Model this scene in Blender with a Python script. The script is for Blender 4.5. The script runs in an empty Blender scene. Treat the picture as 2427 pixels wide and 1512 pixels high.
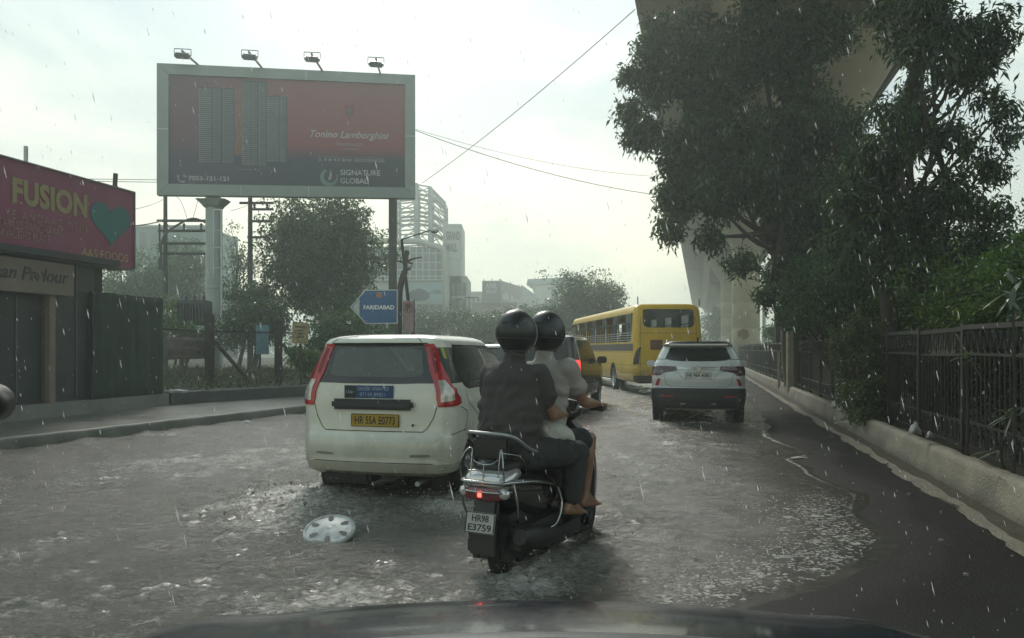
import bpy, bmesh, math, random
import numpy as np
from mathutils import Vector, Matrix, noise as mnoise
from mathutils.geometry import delaunay_2d_cdt
R = math.radians
random.seed(7); rng = np.random.default_rng(7)
scene = bpy.context.scene
C = scene.collection

# ------------------------------------------------------------ camera, sky, sun, exposure
cam = bpy.data.cameras.new('camera'); camo = bpy.data.objects.new('camera', cam); C.objects.link(camo)
EYE = 1.42
camo.location = (0, 0, EYE); camo.rotation_euler = (R(90), 0, 0)
cam.sensor_width = 36; cam.lens = 36*1750/2427; cam.shift_y = 0.0297
cam.clip_start = 0.05; cam.clip_end = 3000
cam.dof.use_dof = False
scene.camera = camo

SUN_EL, SUN_AZ = R(36), R(-9)      # ahead, behind thin cloud
world = bpy.data.worlds.new('World'); scene.world = world; world.use_nodes = True
wn = world.node_tree; wn.nodes.clear()
def N(t, kind, **kw):
    n = t.nodes.new(kind)
    for k, v in kw.items(): setattr(n, k, v)
    return n
wo = N(wn, 'ShaderNodeOutputWorld'); bg = N(wn, 'ShaderNodeBackground'); bg.inputs['Strength'].default_value = 0.12
sky = N(wn, 'ShaderNodeTexSky', sky_type='NISHITA', sun_disc=False)
sky.sun_elevation = SUN_EL; sky.sun_rotation = SUN_AZ; sky.air_density = 1.0; sky.dust_density = 3.0
tc = N(wn, 'ShaderNodeTexCoord'); mp = N(wn, 'ShaderNodeMapping'); mp.inputs['Scale'].default_value = (1.0, 1.0, 2.4)
mp.inputs['Location'].default_value = (0.35, 0.1, 0.2)
n1 = N(wn, 'ShaderNodeTexNoise'); n1.inputs['Scale'].default_value = 2.9; n1.inputs['Detail'].default_value = 9; n1.inputs['Roughness'].default_value = 0.52; n1.inputs['Distortion'].default_value = 0.35
rp = N(wn, 'ShaderNodeValToRGB'); rp.color_ramp.elements[0].position = 0.42; rp.color_ramp.elements[1].position = 0.58
rp.color_ramp.elements[0].color = (0.0, 0.0, 0.0, 1); rp.color_ramp.elements[1].color = (1, 1, 1, 1)
# height gradient of the cloud deck: warm and bright low down, cooler above
sp = N(wn, 'ShaderNodeSeparateXYZ')
gr = N(wn, 'ShaderNodeValToRGB')
e = gr.color_ramp.elements; e[0].position = 0.0; e[0].color = (6.6, 6.2, 4.5, 1); e[1].position = 0.48; e[1].color = (3.6, 4.7, 5.0, 1)
m_ = e.new(0.22); m_.color = (5.3, 5.6, 4.9, 1)
cl = N(wn, 'ShaderNodeMixRGB'); cl.blend_type = 'MULTIPLY'; cl.inputs[0].default_value = 1
c2 = N(wn, 'ShaderNodeValToRGB'); c2.color_ramp.elements[0].color = (0.76, 0.82, 0.87, 1); c2.color_ramp.elements[1].color = (1.14, 1.12, 1.06, 1)
mx = N(wn, 'ShaderNodeMixRGB'); mx.inputs[0].default_value = 0.9
L = wn.links.new
L(tc.outputs['Generated'], mp.inputs[0]); L(mp.outputs[0], n1.inputs['Vector']); L(n1.outputs['Fac'], rp.inputs[0])
L(tc.outputs['Generated'], sp.inputs[0]); L(sp.outputs['Z'], gr.inputs[0])
L(rp.outputs[0], c2.inputs[0]); L(gr.outputs[0], cl.inputs[1]); L(c2.outputs[0], cl.inputs[2])
L(sky.outputs[0], mx.inputs[1]); L(cl.outputs[0], mx.inputs[2]); L(mx.outputs[0], bg.inputs['Color']); L(bg.outputs[0], wo.inputs[0])

sl = bpy.data.lights.new('sun', 'SUN'); sl.energy = 1.5; sl.angle = R(16); sl.color = (1.0, 0.95, 0.86)
so = bpy.data.objects.new('sun', sl); C.objects.link(so)
sd = Vector((math.sin(SUN_AZ)*math.cos(SUN_EL), math.cos(SUN_AZ)*math.cos(SUN_EL), math.sin(SUN_EL)))
so.rotation_euler = sd.to_track_quat('Z', 'Y').to_euler(); so.location = (0, 0, 60)

scene.view_settings.view_transform = 'Standard'; scene.view_settings.look = 'None'
scene.view_settings.exposure = 0.52; scene.view_settings.gamma = 1.0
cy = scene.cycles
cy.use_denoising = True
try: cy.denoiser = 'OPENIMAGEDENOISE'
except Exception: pass
cy.max_bounces = 7; cy.diffuse_bounces = 3; cy.glossy_bounces = 3; cy.transmission_bounces = 6; cy.transparent_max_bounces = 10; cy.volume_bounces = 1
cy.use_adaptive_sampling = True; cy.adaptive_threshold = 0.02; cy.sample_clamp_indirect = 6
cy.volume_step_rate = 4.0

# ------------------------------------------------------------ helpers
def at(px, py, Y):
    """a point seen at (px, py) of a 2427 x 1512 view and standing Y metres ahead"""
    return Vector(((px-1213.5)/1750*Y, Y, EYE-(py-828)/1750*Y))
def tag(o, label=None, cat=None, group=None, kind=None):
    if label: o['label'] = label
    if cat: o['category'] = cat
    if group: o['group'] = group
    if kind: o['kind'] = kind
    return o
def thing(name, label, cat, loc=(0, 0, 0), rz=0, group=None):
    o = bpy.data.objects.new(name, None); C.objects.link(o)
    o.location = loc; o.rotation_euler = (0, 0, rz); o.empty_display_size = .2
    return tag(o, label, cat, group)
def link(name, me, m, parent=None):
    o = bpy.data.objects.new(name, me); C.objects.link(o)
    if m is not None and not me.materials: me.materials.append(m)
    if parent: o.parent = parent
    return o
def copy_tree(o, parent=None):
    c = o.copy(); C.objects.link(c)
    if parent: c.parent = parent
    for ch in list(o.children): copy_tree(ch, c)
    return c
def npmesh(name, verts, faces, smooth=False):
    """verts (n,3), faces (m,k) arrays"""
    me = bpy.data.meshes.new(name); verts = np.asarray(verts, np.float32); faces = np.asarray(faces, np.int32)
    me.vertices.add(len(verts)); me.vertices.foreach_set('co', verts.ravel())
    k = faces.shape[1]; me.loops.add(faces.size); me.loops.foreach_set('vertex_index', faces.ravel())
    me.polygons.add(len(faces)); me.polygons.foreach_set('loop_start', np.arange(0, faces.size, k, dtype=np.int32))
    try: me.polygons.foreach_set('loop_total', np.full(len(faces), k, np.int32))
    except Exception: pass
    if smooth: me.polygons.foreach_set('use_smooth', np.ones(len(faces), bool))
    me.update(calc_edges=True)
    return me
def smooth_by_angle(me, ang=35):
    bm = bmesh.new(); bm.from_mesh(me)
    for f in bm.faces: f.smooth = True
    for ed in bm.edges:
        if len(ed.link_faces) == 2 and ed.calc_face_angle(0) > R(ang): ed.smooth = False
    bm.to_mesh(me); bm.free()

class MB:
    def __init__(s): s.v = []; s.f = []
    def add(s, vs, fs):
        b = len(s.v); s.v += [tuple(v) for v in vs]; s.f += [tuple(b+i for i in f) for f in fs]; return s
    def box(s, c, d, rz=0, M=None):
        hx, hy, hz = d[0]/2, d[1]/2, d[2]/2
        vs = [Vector((x*hx, y*hy, z*hz)) for x in (-1, 1) for y in (-1, 1) for z in (-1, 1)]
        m = M or Matrix.Rotation(rz, 3, 'Z'); vs = [m@v+Vector(c) for v in vs]
        return s.add(vs, [(0, 1, 3, 2), (4, 6, 7, 5), (0, 4, 5, 1), (2, 3, 7, 6), (0, 2, 6, 4), (1, 5, 7, 3)])
    def bbox(s, c, d, b=.01, rz=0, M=None):
        """box with chamfered edges"""
        bm = bmesh.new(); bmesh.ops.create_cube(bm, size=1)
        for v in bm.verts: v.co = Vector((v.co.x*d[0], v.co.y*d[1], v.co.z*d[2]))
        bmesh.ops.bevel(bm, geom=bm.edges[:], offset=b, segments=2, affect='EDGES')
        m = M or Matrix.Rotation(rz, 3, 'Z')
        bm.verts.ensure_lookup_table()
        s.add([m@v.co+Vector(c) for v in bm.verts], [[v.index for v in f.verts] for f in bm.faces]); bm.free(); return s
    def bar(s, a, b, w, h=None):
        a = Vector(a); b = Vector(b); h = h or w; d = (b-a); l = d.length
        q = d.to_track_quat('Z', 'Y').to_matrix()
        return s.box((a+b)/2, (w, h, l), M=q)
    def tube(s, pts, r, n=8, cap=True):
        pts = [Vector(p) for p in pts]; k = len(pts)
        rr = r if hasattr(r, '__len__') else [r]*k
        vs = []; up = None
        for i, p in enumerate(pts):
            d = (pts[min(i+1, k-1)]-pts[max(i-1, 0)])
            if d.length < 1e-9: d = Vector((0, 0, 1))
            d.normalize()
            if up is None: up = d.orthogonal().normalized()
            up = (up-d*up.dot(d))
            if up.length < 1e-6: up = d.orthogonal()
            up.normalize(); sd_ = d.cross(up)
            for j in range(n):
                a = 2*math.pi*j/n; vs.append(p+(up*math.cos(a)+sd_*math.sin(a))*rr[i])
        fs = [(i*n+j, i*n+(j+1) % n, (i+1)*n+(j+1) % n, (i+1)*n+j) for i in range(k-1) for j in range(n)]
        if cap: fs += [tuple(range(n))[::-1], tuple((k-1)*n+j for j in range(n))]
        return s.add(vs, fs)
    def sphere(s, c, r, sc=(1, 1, 1), n=14):
        vs = []; fs = []; m = n//2
        for i in range(m+1):
            th = math.pi*i/m
            for j in range(n):
                a = 2*math.pi*j/n
                vs.append(Vector(c)+Vector((math.sin(th)*math.cos(a)*sc[0], math.sin(th)*math.sin(a)*sc[1], math.cos(th)*sc[2]))*r)
        fs = [(i*n+j, i*n+(j+1) % n, (i+1)*n+(j+1) % n, (i+1)*n+j) for i in range(m) for j in range(n)]
        return s.add(vs, fs)
    def lathe(s, prof, c=(0, 0, 0), axis='Z', n=24):
        """prof: (r, h) pairs"""
        vs = []
        for r, h in prof:
            for j in range(n):
                a = 2*math.pi*j/n; x, y = r*math.cos(a), r*math.sin(a)
                vs.append(Vector(c)+(Vector((x, y, h)) if axis == 'Z' else Vector((h, x, y)) if axis == 'X' else Vector((x, h, y))))
        k = len(prof)
        fs = [(i*n+j, i*n+(j+1) % n, (i+1)*n+(j+1) % n, (i+1)*n+j) for i in range(k-1) for j in range(n)]
        return s.add(vs, fs)
    def prism(s, poly, M, t):
        """poly in local (x,y) of matrix M, thickness t along +z"""
        n = len(poly)
        vs = [M@Vector((x, y, 0)) for x, y in poly]+[M@Vector((x, y, t)) for x, y in poly]
        return s.add(vs, [tuple(range(n))[::-1], tuple(range(n, 2*n))]+[(i, (i+1) % n, n+(i+1) % n, n+i) for i in range(n)])
    def ringloft(s, rings, axis='Y', n=20, p=2.4):
        """rings: (pos, cx, cz, hw, hh) superellipses along an axis; Y: (x,z) rings, Z: (x,y) rings"""
        vs = []
        for pos, cx, cz, hw, hh in rings:
            for j in range(n):
                a = 2*math.pi*j/n; c_, s_ = math.cos(a), math.sin(a)
                x = cx+hw*math.copysign(abs(c_)**(2/p), c_); z = cz+hh*math.copysign(abs(s_)**(2/p), s_)
                vs.append((x, pos, z) if axis == 'Y' else (x, z, pos))
        k = len(rings)
        fs = [(i*n+j, i*n+(j+1) % n, (i+1)*n+(j+1) % n, (i+1)*n+j) for i in range(k-1) for j in range(n)]
        fs += [tuple(range(n))[::-1], tuple((k-1)*n+j for j in range(n))]
        return s.add(vs, fs)
    def build(s, name, m, parent=None, smooth=None):
        me = bpy.data.meshes.new(name); me.from_pydata(s.v, [], s.f)
        bm = bmesh.new(); bm.from_mesh(me); bmesh.ops.recalc_face_normals(bm, faces=bm.faces[:]); bm.to_mesh(me); bm.free()
        if smooth: smooth_by_angle(me, smooth)
        return link(name, me, m, parent)

def interp_path(pts, n, closed=False):
    """Catmull-Rom through points"""
    P = [Vector(p) for p in pts]; k = len(P); out = []
    seg = k if closed else k-1
    for i in range(seg):
        p0 = P[(i-1) % k] if closed or i > 0 else P[0]*2-P[1]
        p1 = P[i]; p2 = P[(i+1) % k]
        p3 = P[(i+2) % k] if closed or i+2 < k else P[-1]*2-P[-2]
        for j in range(n):
            t = j/n
            out.append(0.5*((2*p1)+(p2-p0)*t+(2*p0-5*p1+4*p2-p3)*t*t+(3*p1-p0-3*p2+p3)*t**3))
    if not closed: out.append(P[-1])
    return out

def textmesh(body, h, M, width=None, bold=0.0, shear=0.0, spacing=1.0, thick=.004, align='LEFT'):
    """text h metres tall (capitals) lying in local xy of M; squeezed to width"""
    cu = bpy.data.curves.new('lettering', 'FONT'); cu.body = body; cu.size = 1; cu.offset = bold; cu.shear = shear
    cu.space_character = spacing; cu.extrude = 0.5; cu.resolution_u = 3; cu.fill_mode = 'BOTH'
    o = bpy.data.objects.new('lettering', cu); C.objects.link(o)
    dg = bpy.context.evaluated_depsgraph_get(); me = bpy.data.meshes.new_from_object(o.evaluated_get(dg))
    n = len(me.vertices); co = np.empty(n*3, np.float32); me.vertices.foreach_get('co', co); co = co.reshape(-1, 3)
    x0, x1 = co[:, 0].min(), co[:, 0].max(); cap = .7
    k = h/cap; kx = k if width is None else width/(x1-x0)
    W_ = (x1-x0)*kx
    co[:, 0] = (co[:, 0]-x0)*kx - (W_/2 if align == 'CENTER' else W_ if align == 'RIGHT' else 0)
    co[:, 1] *= k; co[:, 2] = (co[:, 2]+.5)*thick
    A = np.array(M)[:3, :3]; T = np.array(M)[:3, 3]
    co = co@A.T+T
    me.vertices.foreach_set('co', co.astype(np.float32).ravel()); me.update(); me.materials.clear()
    bpy.data.objects.remove(o)
    return me
def frame(o, x, y):
    """matrix with origin o, x and y directions"""
    x = Vector(x).normalized(); y = Vector(y); y = (y-x*y.dot(x)).normalized(); z = x.cross(y)
    return Matrix(((x.x, y.x, z.x, o[0]), (x.y, y.y, z.y, o[1]), (x.z, y.z, z.z, o[2]), (0, 0, 0, 1)))

# ------------------------------------------------------------ materials
_m = {}
def mat(name, col, rough=.6, metal=0, var=.25, scale=3.0, bump=0.0, bscale=None, col2=None, spec=.5, coat=0, stretch=(1, 1, 1), emit=None, es=1, alpha=None, trans=0, dirt=None):
    if name in _m: return _m[name]
    m = bpy.data.materials.new(name); m.use_nodes = True; t = m.node_tree; b = t.nodes['Principled BSDF']
    Lk = t.links.new
    c = tuple(col)+(1,)
    b.inputs['Roughness'].default_value = rough; b.inputs['Metallic'].default_value = metal
    b.inputs['Specular IOR Level'].default_value = spec; b.inputs['Coat Weight'].default_value = coat; b.inputs['Coat Roughness'].default_value = .08
    b.inputs['Transmission Weight'].default_value = trans
    tc = N(t, 'ShaderNodeTexCoord'); mp = N(t, 'ShaderNodeMapping'); mp.inputs['Scale'].default_value = stretch
    Lk(tc.outputs['Object'], mp.inputs[0])
    if var > 0 or col2:
        n = N(t, 'ShaderNodeTexNoise'); n.inputs['Scale'].default_value = scale; n.inputs['Detail'].default_value = 6; n.inputs['Roughness'].default_value = .6
        Lk(mp.outputs[0], n.inputs['Vector'])
        r = N(t, 'ShaderNodeValToRGB'); r.color_ramp.elements[0].position = .32; r.color_ramp.elements[1].position = .68
        if col2: a, z = c, tuple(col2)+(1,)
        else: a = tuple(x*(1-var) for x in col)+(1,); z = tuple(min(1, x*(1+var*.6)) for x in col)+(1,)
        r.color_ramp.elements[0].color = a; r.color_ramp.elements[1].color = z
        Lk(n.outputs['Fac'], r.inputs[0]); last = r.outputs[0]
        if dirt:   # grime rising from the base: (colour, z from, z to)
            dc, z0, z1 = dirt
            g = N(t, 'ShaderNodeSeparateXYZ'); Lk(tc.outputs['Object'], g.inputs[0])
            ad = N(t, 'ShaderNodeMath', operation='MULTIPLY_ADD'); Lk(n.outputs['Fac'], ad.inputs[0]); ad.inputs[1].default_value = (z1-z0)*.9; Lk(g.outputs['Z'], ad.inputs[2])
            mr = N(t, 'ShaderNodeMapRange'); mr.inputs['From Min'].default_value = z0+(z1-z0)*.45; mr.inputs['From Max'].default_value = z1+(z1-z0)*.45; mr.inputs['To Min'].default_value = .8; mr.inputs['To Max'].default_value = 0
            Lk(ad.outputs[0], mr.inputs[0]); mm = N(t, 'ShaderNodeMixRGB'); Lk(mr.outputs[0], mm.inputs[0]); Lk(last, mm.inputs[1]); mm.inputs[2].default_value = tuple(dc)+(1,); last = mm.outputs[0]
        Lk(last, b.inputs['Base Color'])
        rr = N(t, 'ShaderNodeMapRange'); rr.inputs['To Min'].default_value = max(.02, rough-.12); rr.inputs['To Max'].default_value = min(1, rough+.12); Lk(n.outputs['Fac'], rr.inputs[0]); Lk(rr.outputs[0], b.inputs['Roughness'])
    else: b.inputs['Base Color'].default_value = c
    if bump:
        n2 = N(t, 'ShaderNodeTexNoise'); n2.inputs['Scale'].default_value = bscale or scale*6; n2.inputs['Detail'].default_value = 5; Lk(mp.outputs[0], n2.inputs['Vector'])
        bp = N(t, 'ShaderNodeBump'); bp.inputs['Strength'].default_value = bump; bp.inputs['Distance'].default_value = .02; Lk(n2.outputs['Fac'], bp.inputs['Height']); Lk(bp.outputs[0], b.inputs['Normal'])
    if emit: b.inputs['Emission Color'].default_value = tuple(emit)+(1,); b.inputs['Emission Strength'].default_value = es
    if alpha is not None: b.inputs['Alpha'].default_value = alpha
    _m[name] = m; return m
def glass_mat(name, tint, alpha, rough=.04):
    if name in _m: return _m[name]
    m = bpy.data.materials.new(name); m.use_nodes = True; t = m.node_tree; t.nodes.clear()
    o = N(t, 'ShaderNodeOutputMaterial'); g = N(t, 'ShaderNodeBsdfGlossy'); g.inputs['Roughness'].default_value = rough
    d = N(t, 'ShaderNodeBsdfDiffuse'); d.inputs['Color'].default_value = (tint[0], tint[1], tint[2], 1)
    tr = N(t, 'ShaderNodeBsdfTransparent'); tr.inputs['Color'].default_value = (.82, .9, .86, 1)
    a = N(t, 'ShaderNodeMixShader'); a.inputs[0].default_value = alpha
    t.links.new(tr.outputs[0], a.inputs[1]); t.links.new(d.outputs[0], a.inputs[2])
    f = N(t, 'ShaderNodeFresnel'); f.inputs['IOR'].default_value = 1.5
    # film of rain: uneven gloss
    tc = N(t, 'ShaderNodeTexCoord'); n = N(t, 'ShaderNodeTexNoise'); n.inputs['Scale'].default_value = 90; n.inputs['Detail'].default_value = 3
    t.links.new(tc.outputs['Object'], n.inputs[0]); bp = N(t, 'ShaderNodeBump'); bp.inputs['Strength'].default_value = .25; bp.inputs['Distance'].default_value = .004
    t.links.new(n.outputs['Fac'], bp.inputs['Height']); t.links.new(bp.outputs[0], g.inputs['Normal'])
    b = N(t, 'ShaderNodeMixShader'); t.links.new(f.outputs[0], b.inputs[0]); t.links.new(a.outputs[0], b.inputs[1]); t.links.new(g.outputs[0], b.inputs[2]); t.links.new(b.outputs[0], o.inputs[0])
    _m[name] = m; return m
def leaf_mat(name, dark, light, trans=.3, yellow=None):
    if name in _m: return _m[name]
    m = bpy.data.materials.new(name); m.use_nodes = True; t = m.node_tree; t.nodes.clear()
    o = N(t, 'ShaderNodeOutputMaterial'); g = N(t, 'ShaderNodeNewGeometry')
    r = N(t, 'ShaderNodeValToRGB'); r.color_ramp.elements[0].color = tuple(dark)+(1,); r.color_ramp.elements[1].color = tuple(light)+(1,)
    if yellow: y = r.color_ramp.elements.new(.94); y.color = tuple(light)+(1,); r.color_ramp.elements[-1].color = tuple(yellow)+(1,)
    t.links.new(g.outputs['Random Per Island'], r.inputs[0])
    p = N(t, 'ShaderNodeBsdfPrincipled'); p.inputs['Roughness'].default_value = .28; t.links.new(r.outputs[0], p.inputs['Base Color'])
    tr = N(t, 'ShaderNodeBsdfTranslucent'); mu = N(t, 'ShaderNodeMixRGB', blend_type='MULTIPLY'); mu.inputs[0].default_value = 1; mu.inputs[2].default_value = (1.3, 1.5, .5, 1)
    t.links.new(r.outputs[0], mu.inputs[1]); t.links.new(mu.outputs[0], tr.inputs[0])
    mx = N(t, 'ShaderNodeMixShader'); mx.inputs[0].default_value = trans
    t.links.new(p.outputs[0], mx.inputs[1]); t.links.new(tr.outputs[0], mx.inputs[2]); t.links.new(mx.outputs[0], o.inputs[0])
    _m[name] = m; return m

M_tyre = mat('tyre rubber', (.018, .018, .018), .75, var=.2)
M_black = mat('black plastic', (.02, .021, .022), .45, var=.2)
M_dark = mat('dark interior', (.03, .03, .03), .9)
M_steel = mat('galvanised steel', (.42, .44, .43), .45, .5, var=.2, scale=2)
M_chrome = mat('chrome', (.42, .43, .43), .22, 1, var=.3, scale=9)
M_rim = mat('alloy rim', (.5, .5, .5), .35, .8, var=.1)
M_conc = mat('pale concrete', (.36, .34, .28), .8, var=.28, scale=1.2, bump=.3, bscale=14)
M_white = mat('white lettering', (.75, .75, .72), .6, var=.05)
M_blackletter = mat('black lettering', (.02, .02, .02), .6, var=0)
M_bark = mat('bark', (.055, .045, .035), .9, var=.4, scale=6, bump=.8, bscale=25, stretch=(1, 1, .25))
M_redlamp = mat('red lamp plastic', (.42, .012, .018), .12, var=.25, scale=14, coat=.5)
M_redlit = mat('lit red lamp', (.6, .01, .01), .3, var=0, emit=(1, .02, .02), es=4)
M_clear = mat('clear lamp plastic', (.55, .52, .48), .15, .3, var=.3, scale=20)
# ------------------------------------------------------------ the setting
S_ = .2554                               # the road runs off at this slope to the right of straight ahead
def road(s, Y): return (s+S_*Y, Y)
# water's edge on the right, in metres
EDGE = np.array([(1.0, 1.2), (1.0, 3.0), (1.16, 4.03), (1.58, 4.34), (2.05, 4.65), (2.45, 5.06), (2.84, 5.63), (2.9, 6.2), (2.98, 6.52), (3.2, 6.9), (3.38, 7.27), (3.36, 8.0), (3.4, 8.48),
                 (3.52, 8.9), (3.56, 9.56), (4.0, 10.0), (4.07, 10.4), (4.1, 11.2), (4.15, 12.1), (4.6, 13.5), (5.2, 15.5), (6.6, 21), (9.3, 30), (17.4, 60), (50, 190)])
def edge_dist(X, Y):
    """signed distance to the water's edge, + inside the water"""
    P = np.stack([X.ravel(), Y.ravel()], 1); d = np.full(len(P), 1e9); side = np.zeros(len(P))
    for a, b in zip(EDGE[:-1], EDGE[1:]):
        ab = b-a; t = np.clip(((P-a)@ab)/(ab@ab), 0, 1); q = a+t[:, None]*ab; dd = np.hypot(*(P-q).T)
        cr = ab[0]*(P[:, 1]-a[1])-ab[1]*(P[:, 0]-a[0])
        k = dd < d; d = np.where(k, dd, d); side = np.where(k, cr, side)
    return (d*np.where(side > 0, 1, -1)).reshape(X.shape)
_w = []
for i in range(90):
    k = 2*math.pi/(0.075*(22**rng.random())); a = rng.normal(1.38, .55)      # crests mostly across the view, drifting down the road
    _w.append((k*math.cos(a), k*math.sin(a), rng.random()*6.28, .0128/(k**.58)))
def waves(X, Y, cut=0):
    H = np.zeros_like(X)
    wx = X+.06*np.sin(Y*3.1+X)+.03*np.sin(Y*9+1); wy = Y+.06*np.sin(X*2.7+2)+.03*np.sin(X*8)
    for kx, ky, ph, am in _w:
        if cut and math.hypot(kx, ky) > cut: continue
        H += am*(1-1.6*np.abs(np.sin((kx*wx+ky*wy+ph)*.5)))
    return H
def g2(X, Y, x, y, sx, sy=None): sy = sy or sx; return np.exp(-((X-x)/sx)**2-((Y-y)/sy)**2)
def water_patch(x0, x1, y0, y1, st, cut):
    nx = int((x1-x0)/st)+1; ny = int((y1-y0)/st)+1
    X, Y = np.meshgrid(np.linspace(x0, x1, nx), np.linspace(y0, y1, ny)); d = edge_dist(X, Y)
    lo = np.zeros_like(X)
    for i in range(14):
        k = .5+rng.random()*1.6; a = rng.random()*6.28; lo += np.sin(k*(X*math.cos(a)+Y*math.sin(a))+rng.random()*6)
    lo = lo/7
    calm = np.clip((d-.1)/1.9, 0, 1); calm = calm*calm*(3-2*calm)
    amp = (.06+.94*calm)*(1+.5*lo)*np.clip(1-(Y-14)/60, .35, 1)
    H = waves(X, Y, cut)*amp
    # rough water thrown up by the wheels of the cars and the scooter
    rough = g2(X, Y, -2.1, 7.3, .5, .5)+g2(X, Y, -1.9, 6.3, .7, .6)*.7+g2(X, Y, -.55, 6.7, .45)*.8+g2(X, Y, 0.05, 4.5, .3, .4)*.9+g2(X, Y, .35, 4.9, .35)*.7+g2(X, Y, 2.8, 13.9, .5)+g2(X, Y, 4.2, 13.9, .5)*.7+g2(X, Y, -.9, 4.3, .7, .4)*.6
    nz = np.zeros_like(X)
    for i in range(40):
        k = 7+rng.random()*34; a = rng.random()*6.28; nz += np.abs(np.sin(k*(X*math.cos(a)+Y*math.sin(a))+rng.random()*6+2*lo))
    nz = (nz/40-.64)*9
    H += rough*(nz*.03+.03)
    wake = np.exp(-(((X+2.3)+.62*(Y-7.3)*-1)/.16)**2)*(Y < 7.6)*(Y > 3)*.7        # the bow wave trailing from the hatchback's left wheel
    H += .035*wake*(.6+.4*nz)
    H -= .006
    s = X-S_*Y
    foam = rough*.75+wake*.3+(.50*g2(X, Y, -2.9, 10.2, 2.6, 3.2)+.42*g2(X, Y, 1.5, 9.0, .9, 3.4)+.25*g2(X, Y, -2.0, 3.6, 1.6, 1.0))+.40*np.clip((1.2-s)/3, 0, 1)*(Y < 16)+.10+.16*lo  # broad patches also paint sky glare into the water colour as froth
    foam += np.exp(-((d-.01)/.03)**2)*(.95+.35*lo)*(Y < 14.5)*np.clip((Y-5.6)/1.2, 0, 1)                       # line of froth along the edge
    speck = (d > .02)*(np.exp(-((d-.25)/.42)**2)*.62+.40*np.exp(-((d-.8)/.9)**2))*np.clip((8.6-Y)/2, 0, 1)*(X > .7)
    return X, Y, H, foam, speck, d, rough+wake*.5
def grid_faces(nx, ny, off=0):
    i = np.arange(ny-1)[:, None]*nx+np.arange(nx-1)[None]; i = i.ravel()+off
    return np.stack([i, i+1, i+nx+1, i+nx], 1)
VV = []; FF = []; at_f = []; at_s = []; at_c = []; at_m = []; off = 0
for (x0, x1, y0, y1, st, cut) in ((-6.6, 4.9, 1.5, 10.0, .021, 0), (-13, 6.4, 9.98, 18, .05, 90), (-16, 14, 17.97, 44, .12, 40), (-30, 50, 43.9, 190, 1.1, 8), (-13, -6.58, 3.5, 10.0, .06, 90)):
    X, Y, H, fo, sp_, d, ms = water_patch(x0, x1, y0, y1, st, cut)
    F = grid_faces(X.shape[1], X.shape[0], off); keep = (d.ravel() > -.35)
    F = F[keep[F-off].any(1)]
    VV.append(np.stack([X.ravel(), Y.ravel(), H.ravel()], 1)); FF.append(F); at_f.append(fo.ravel()); at_s.append(sp_.ravel()); at_c.append(np.clip(d.ravel()/2.2, 0, 1)); at_m.append(ms.ravel()); off += X.size
me = npmesh('water', np.concatenate(VV), np.concatenate(FF), True)
for nm, ar in (('foam', at_f), ('speck', at_s), ('rush', at_c), ('mud', at_m)):  # foam holds froth and painted sky glare
    a = me.attributes.new(nm, 'FLOAT', 'POINT'); a.data.foreach_set('value', np.concatenate(ar).astype(np.float32))
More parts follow.
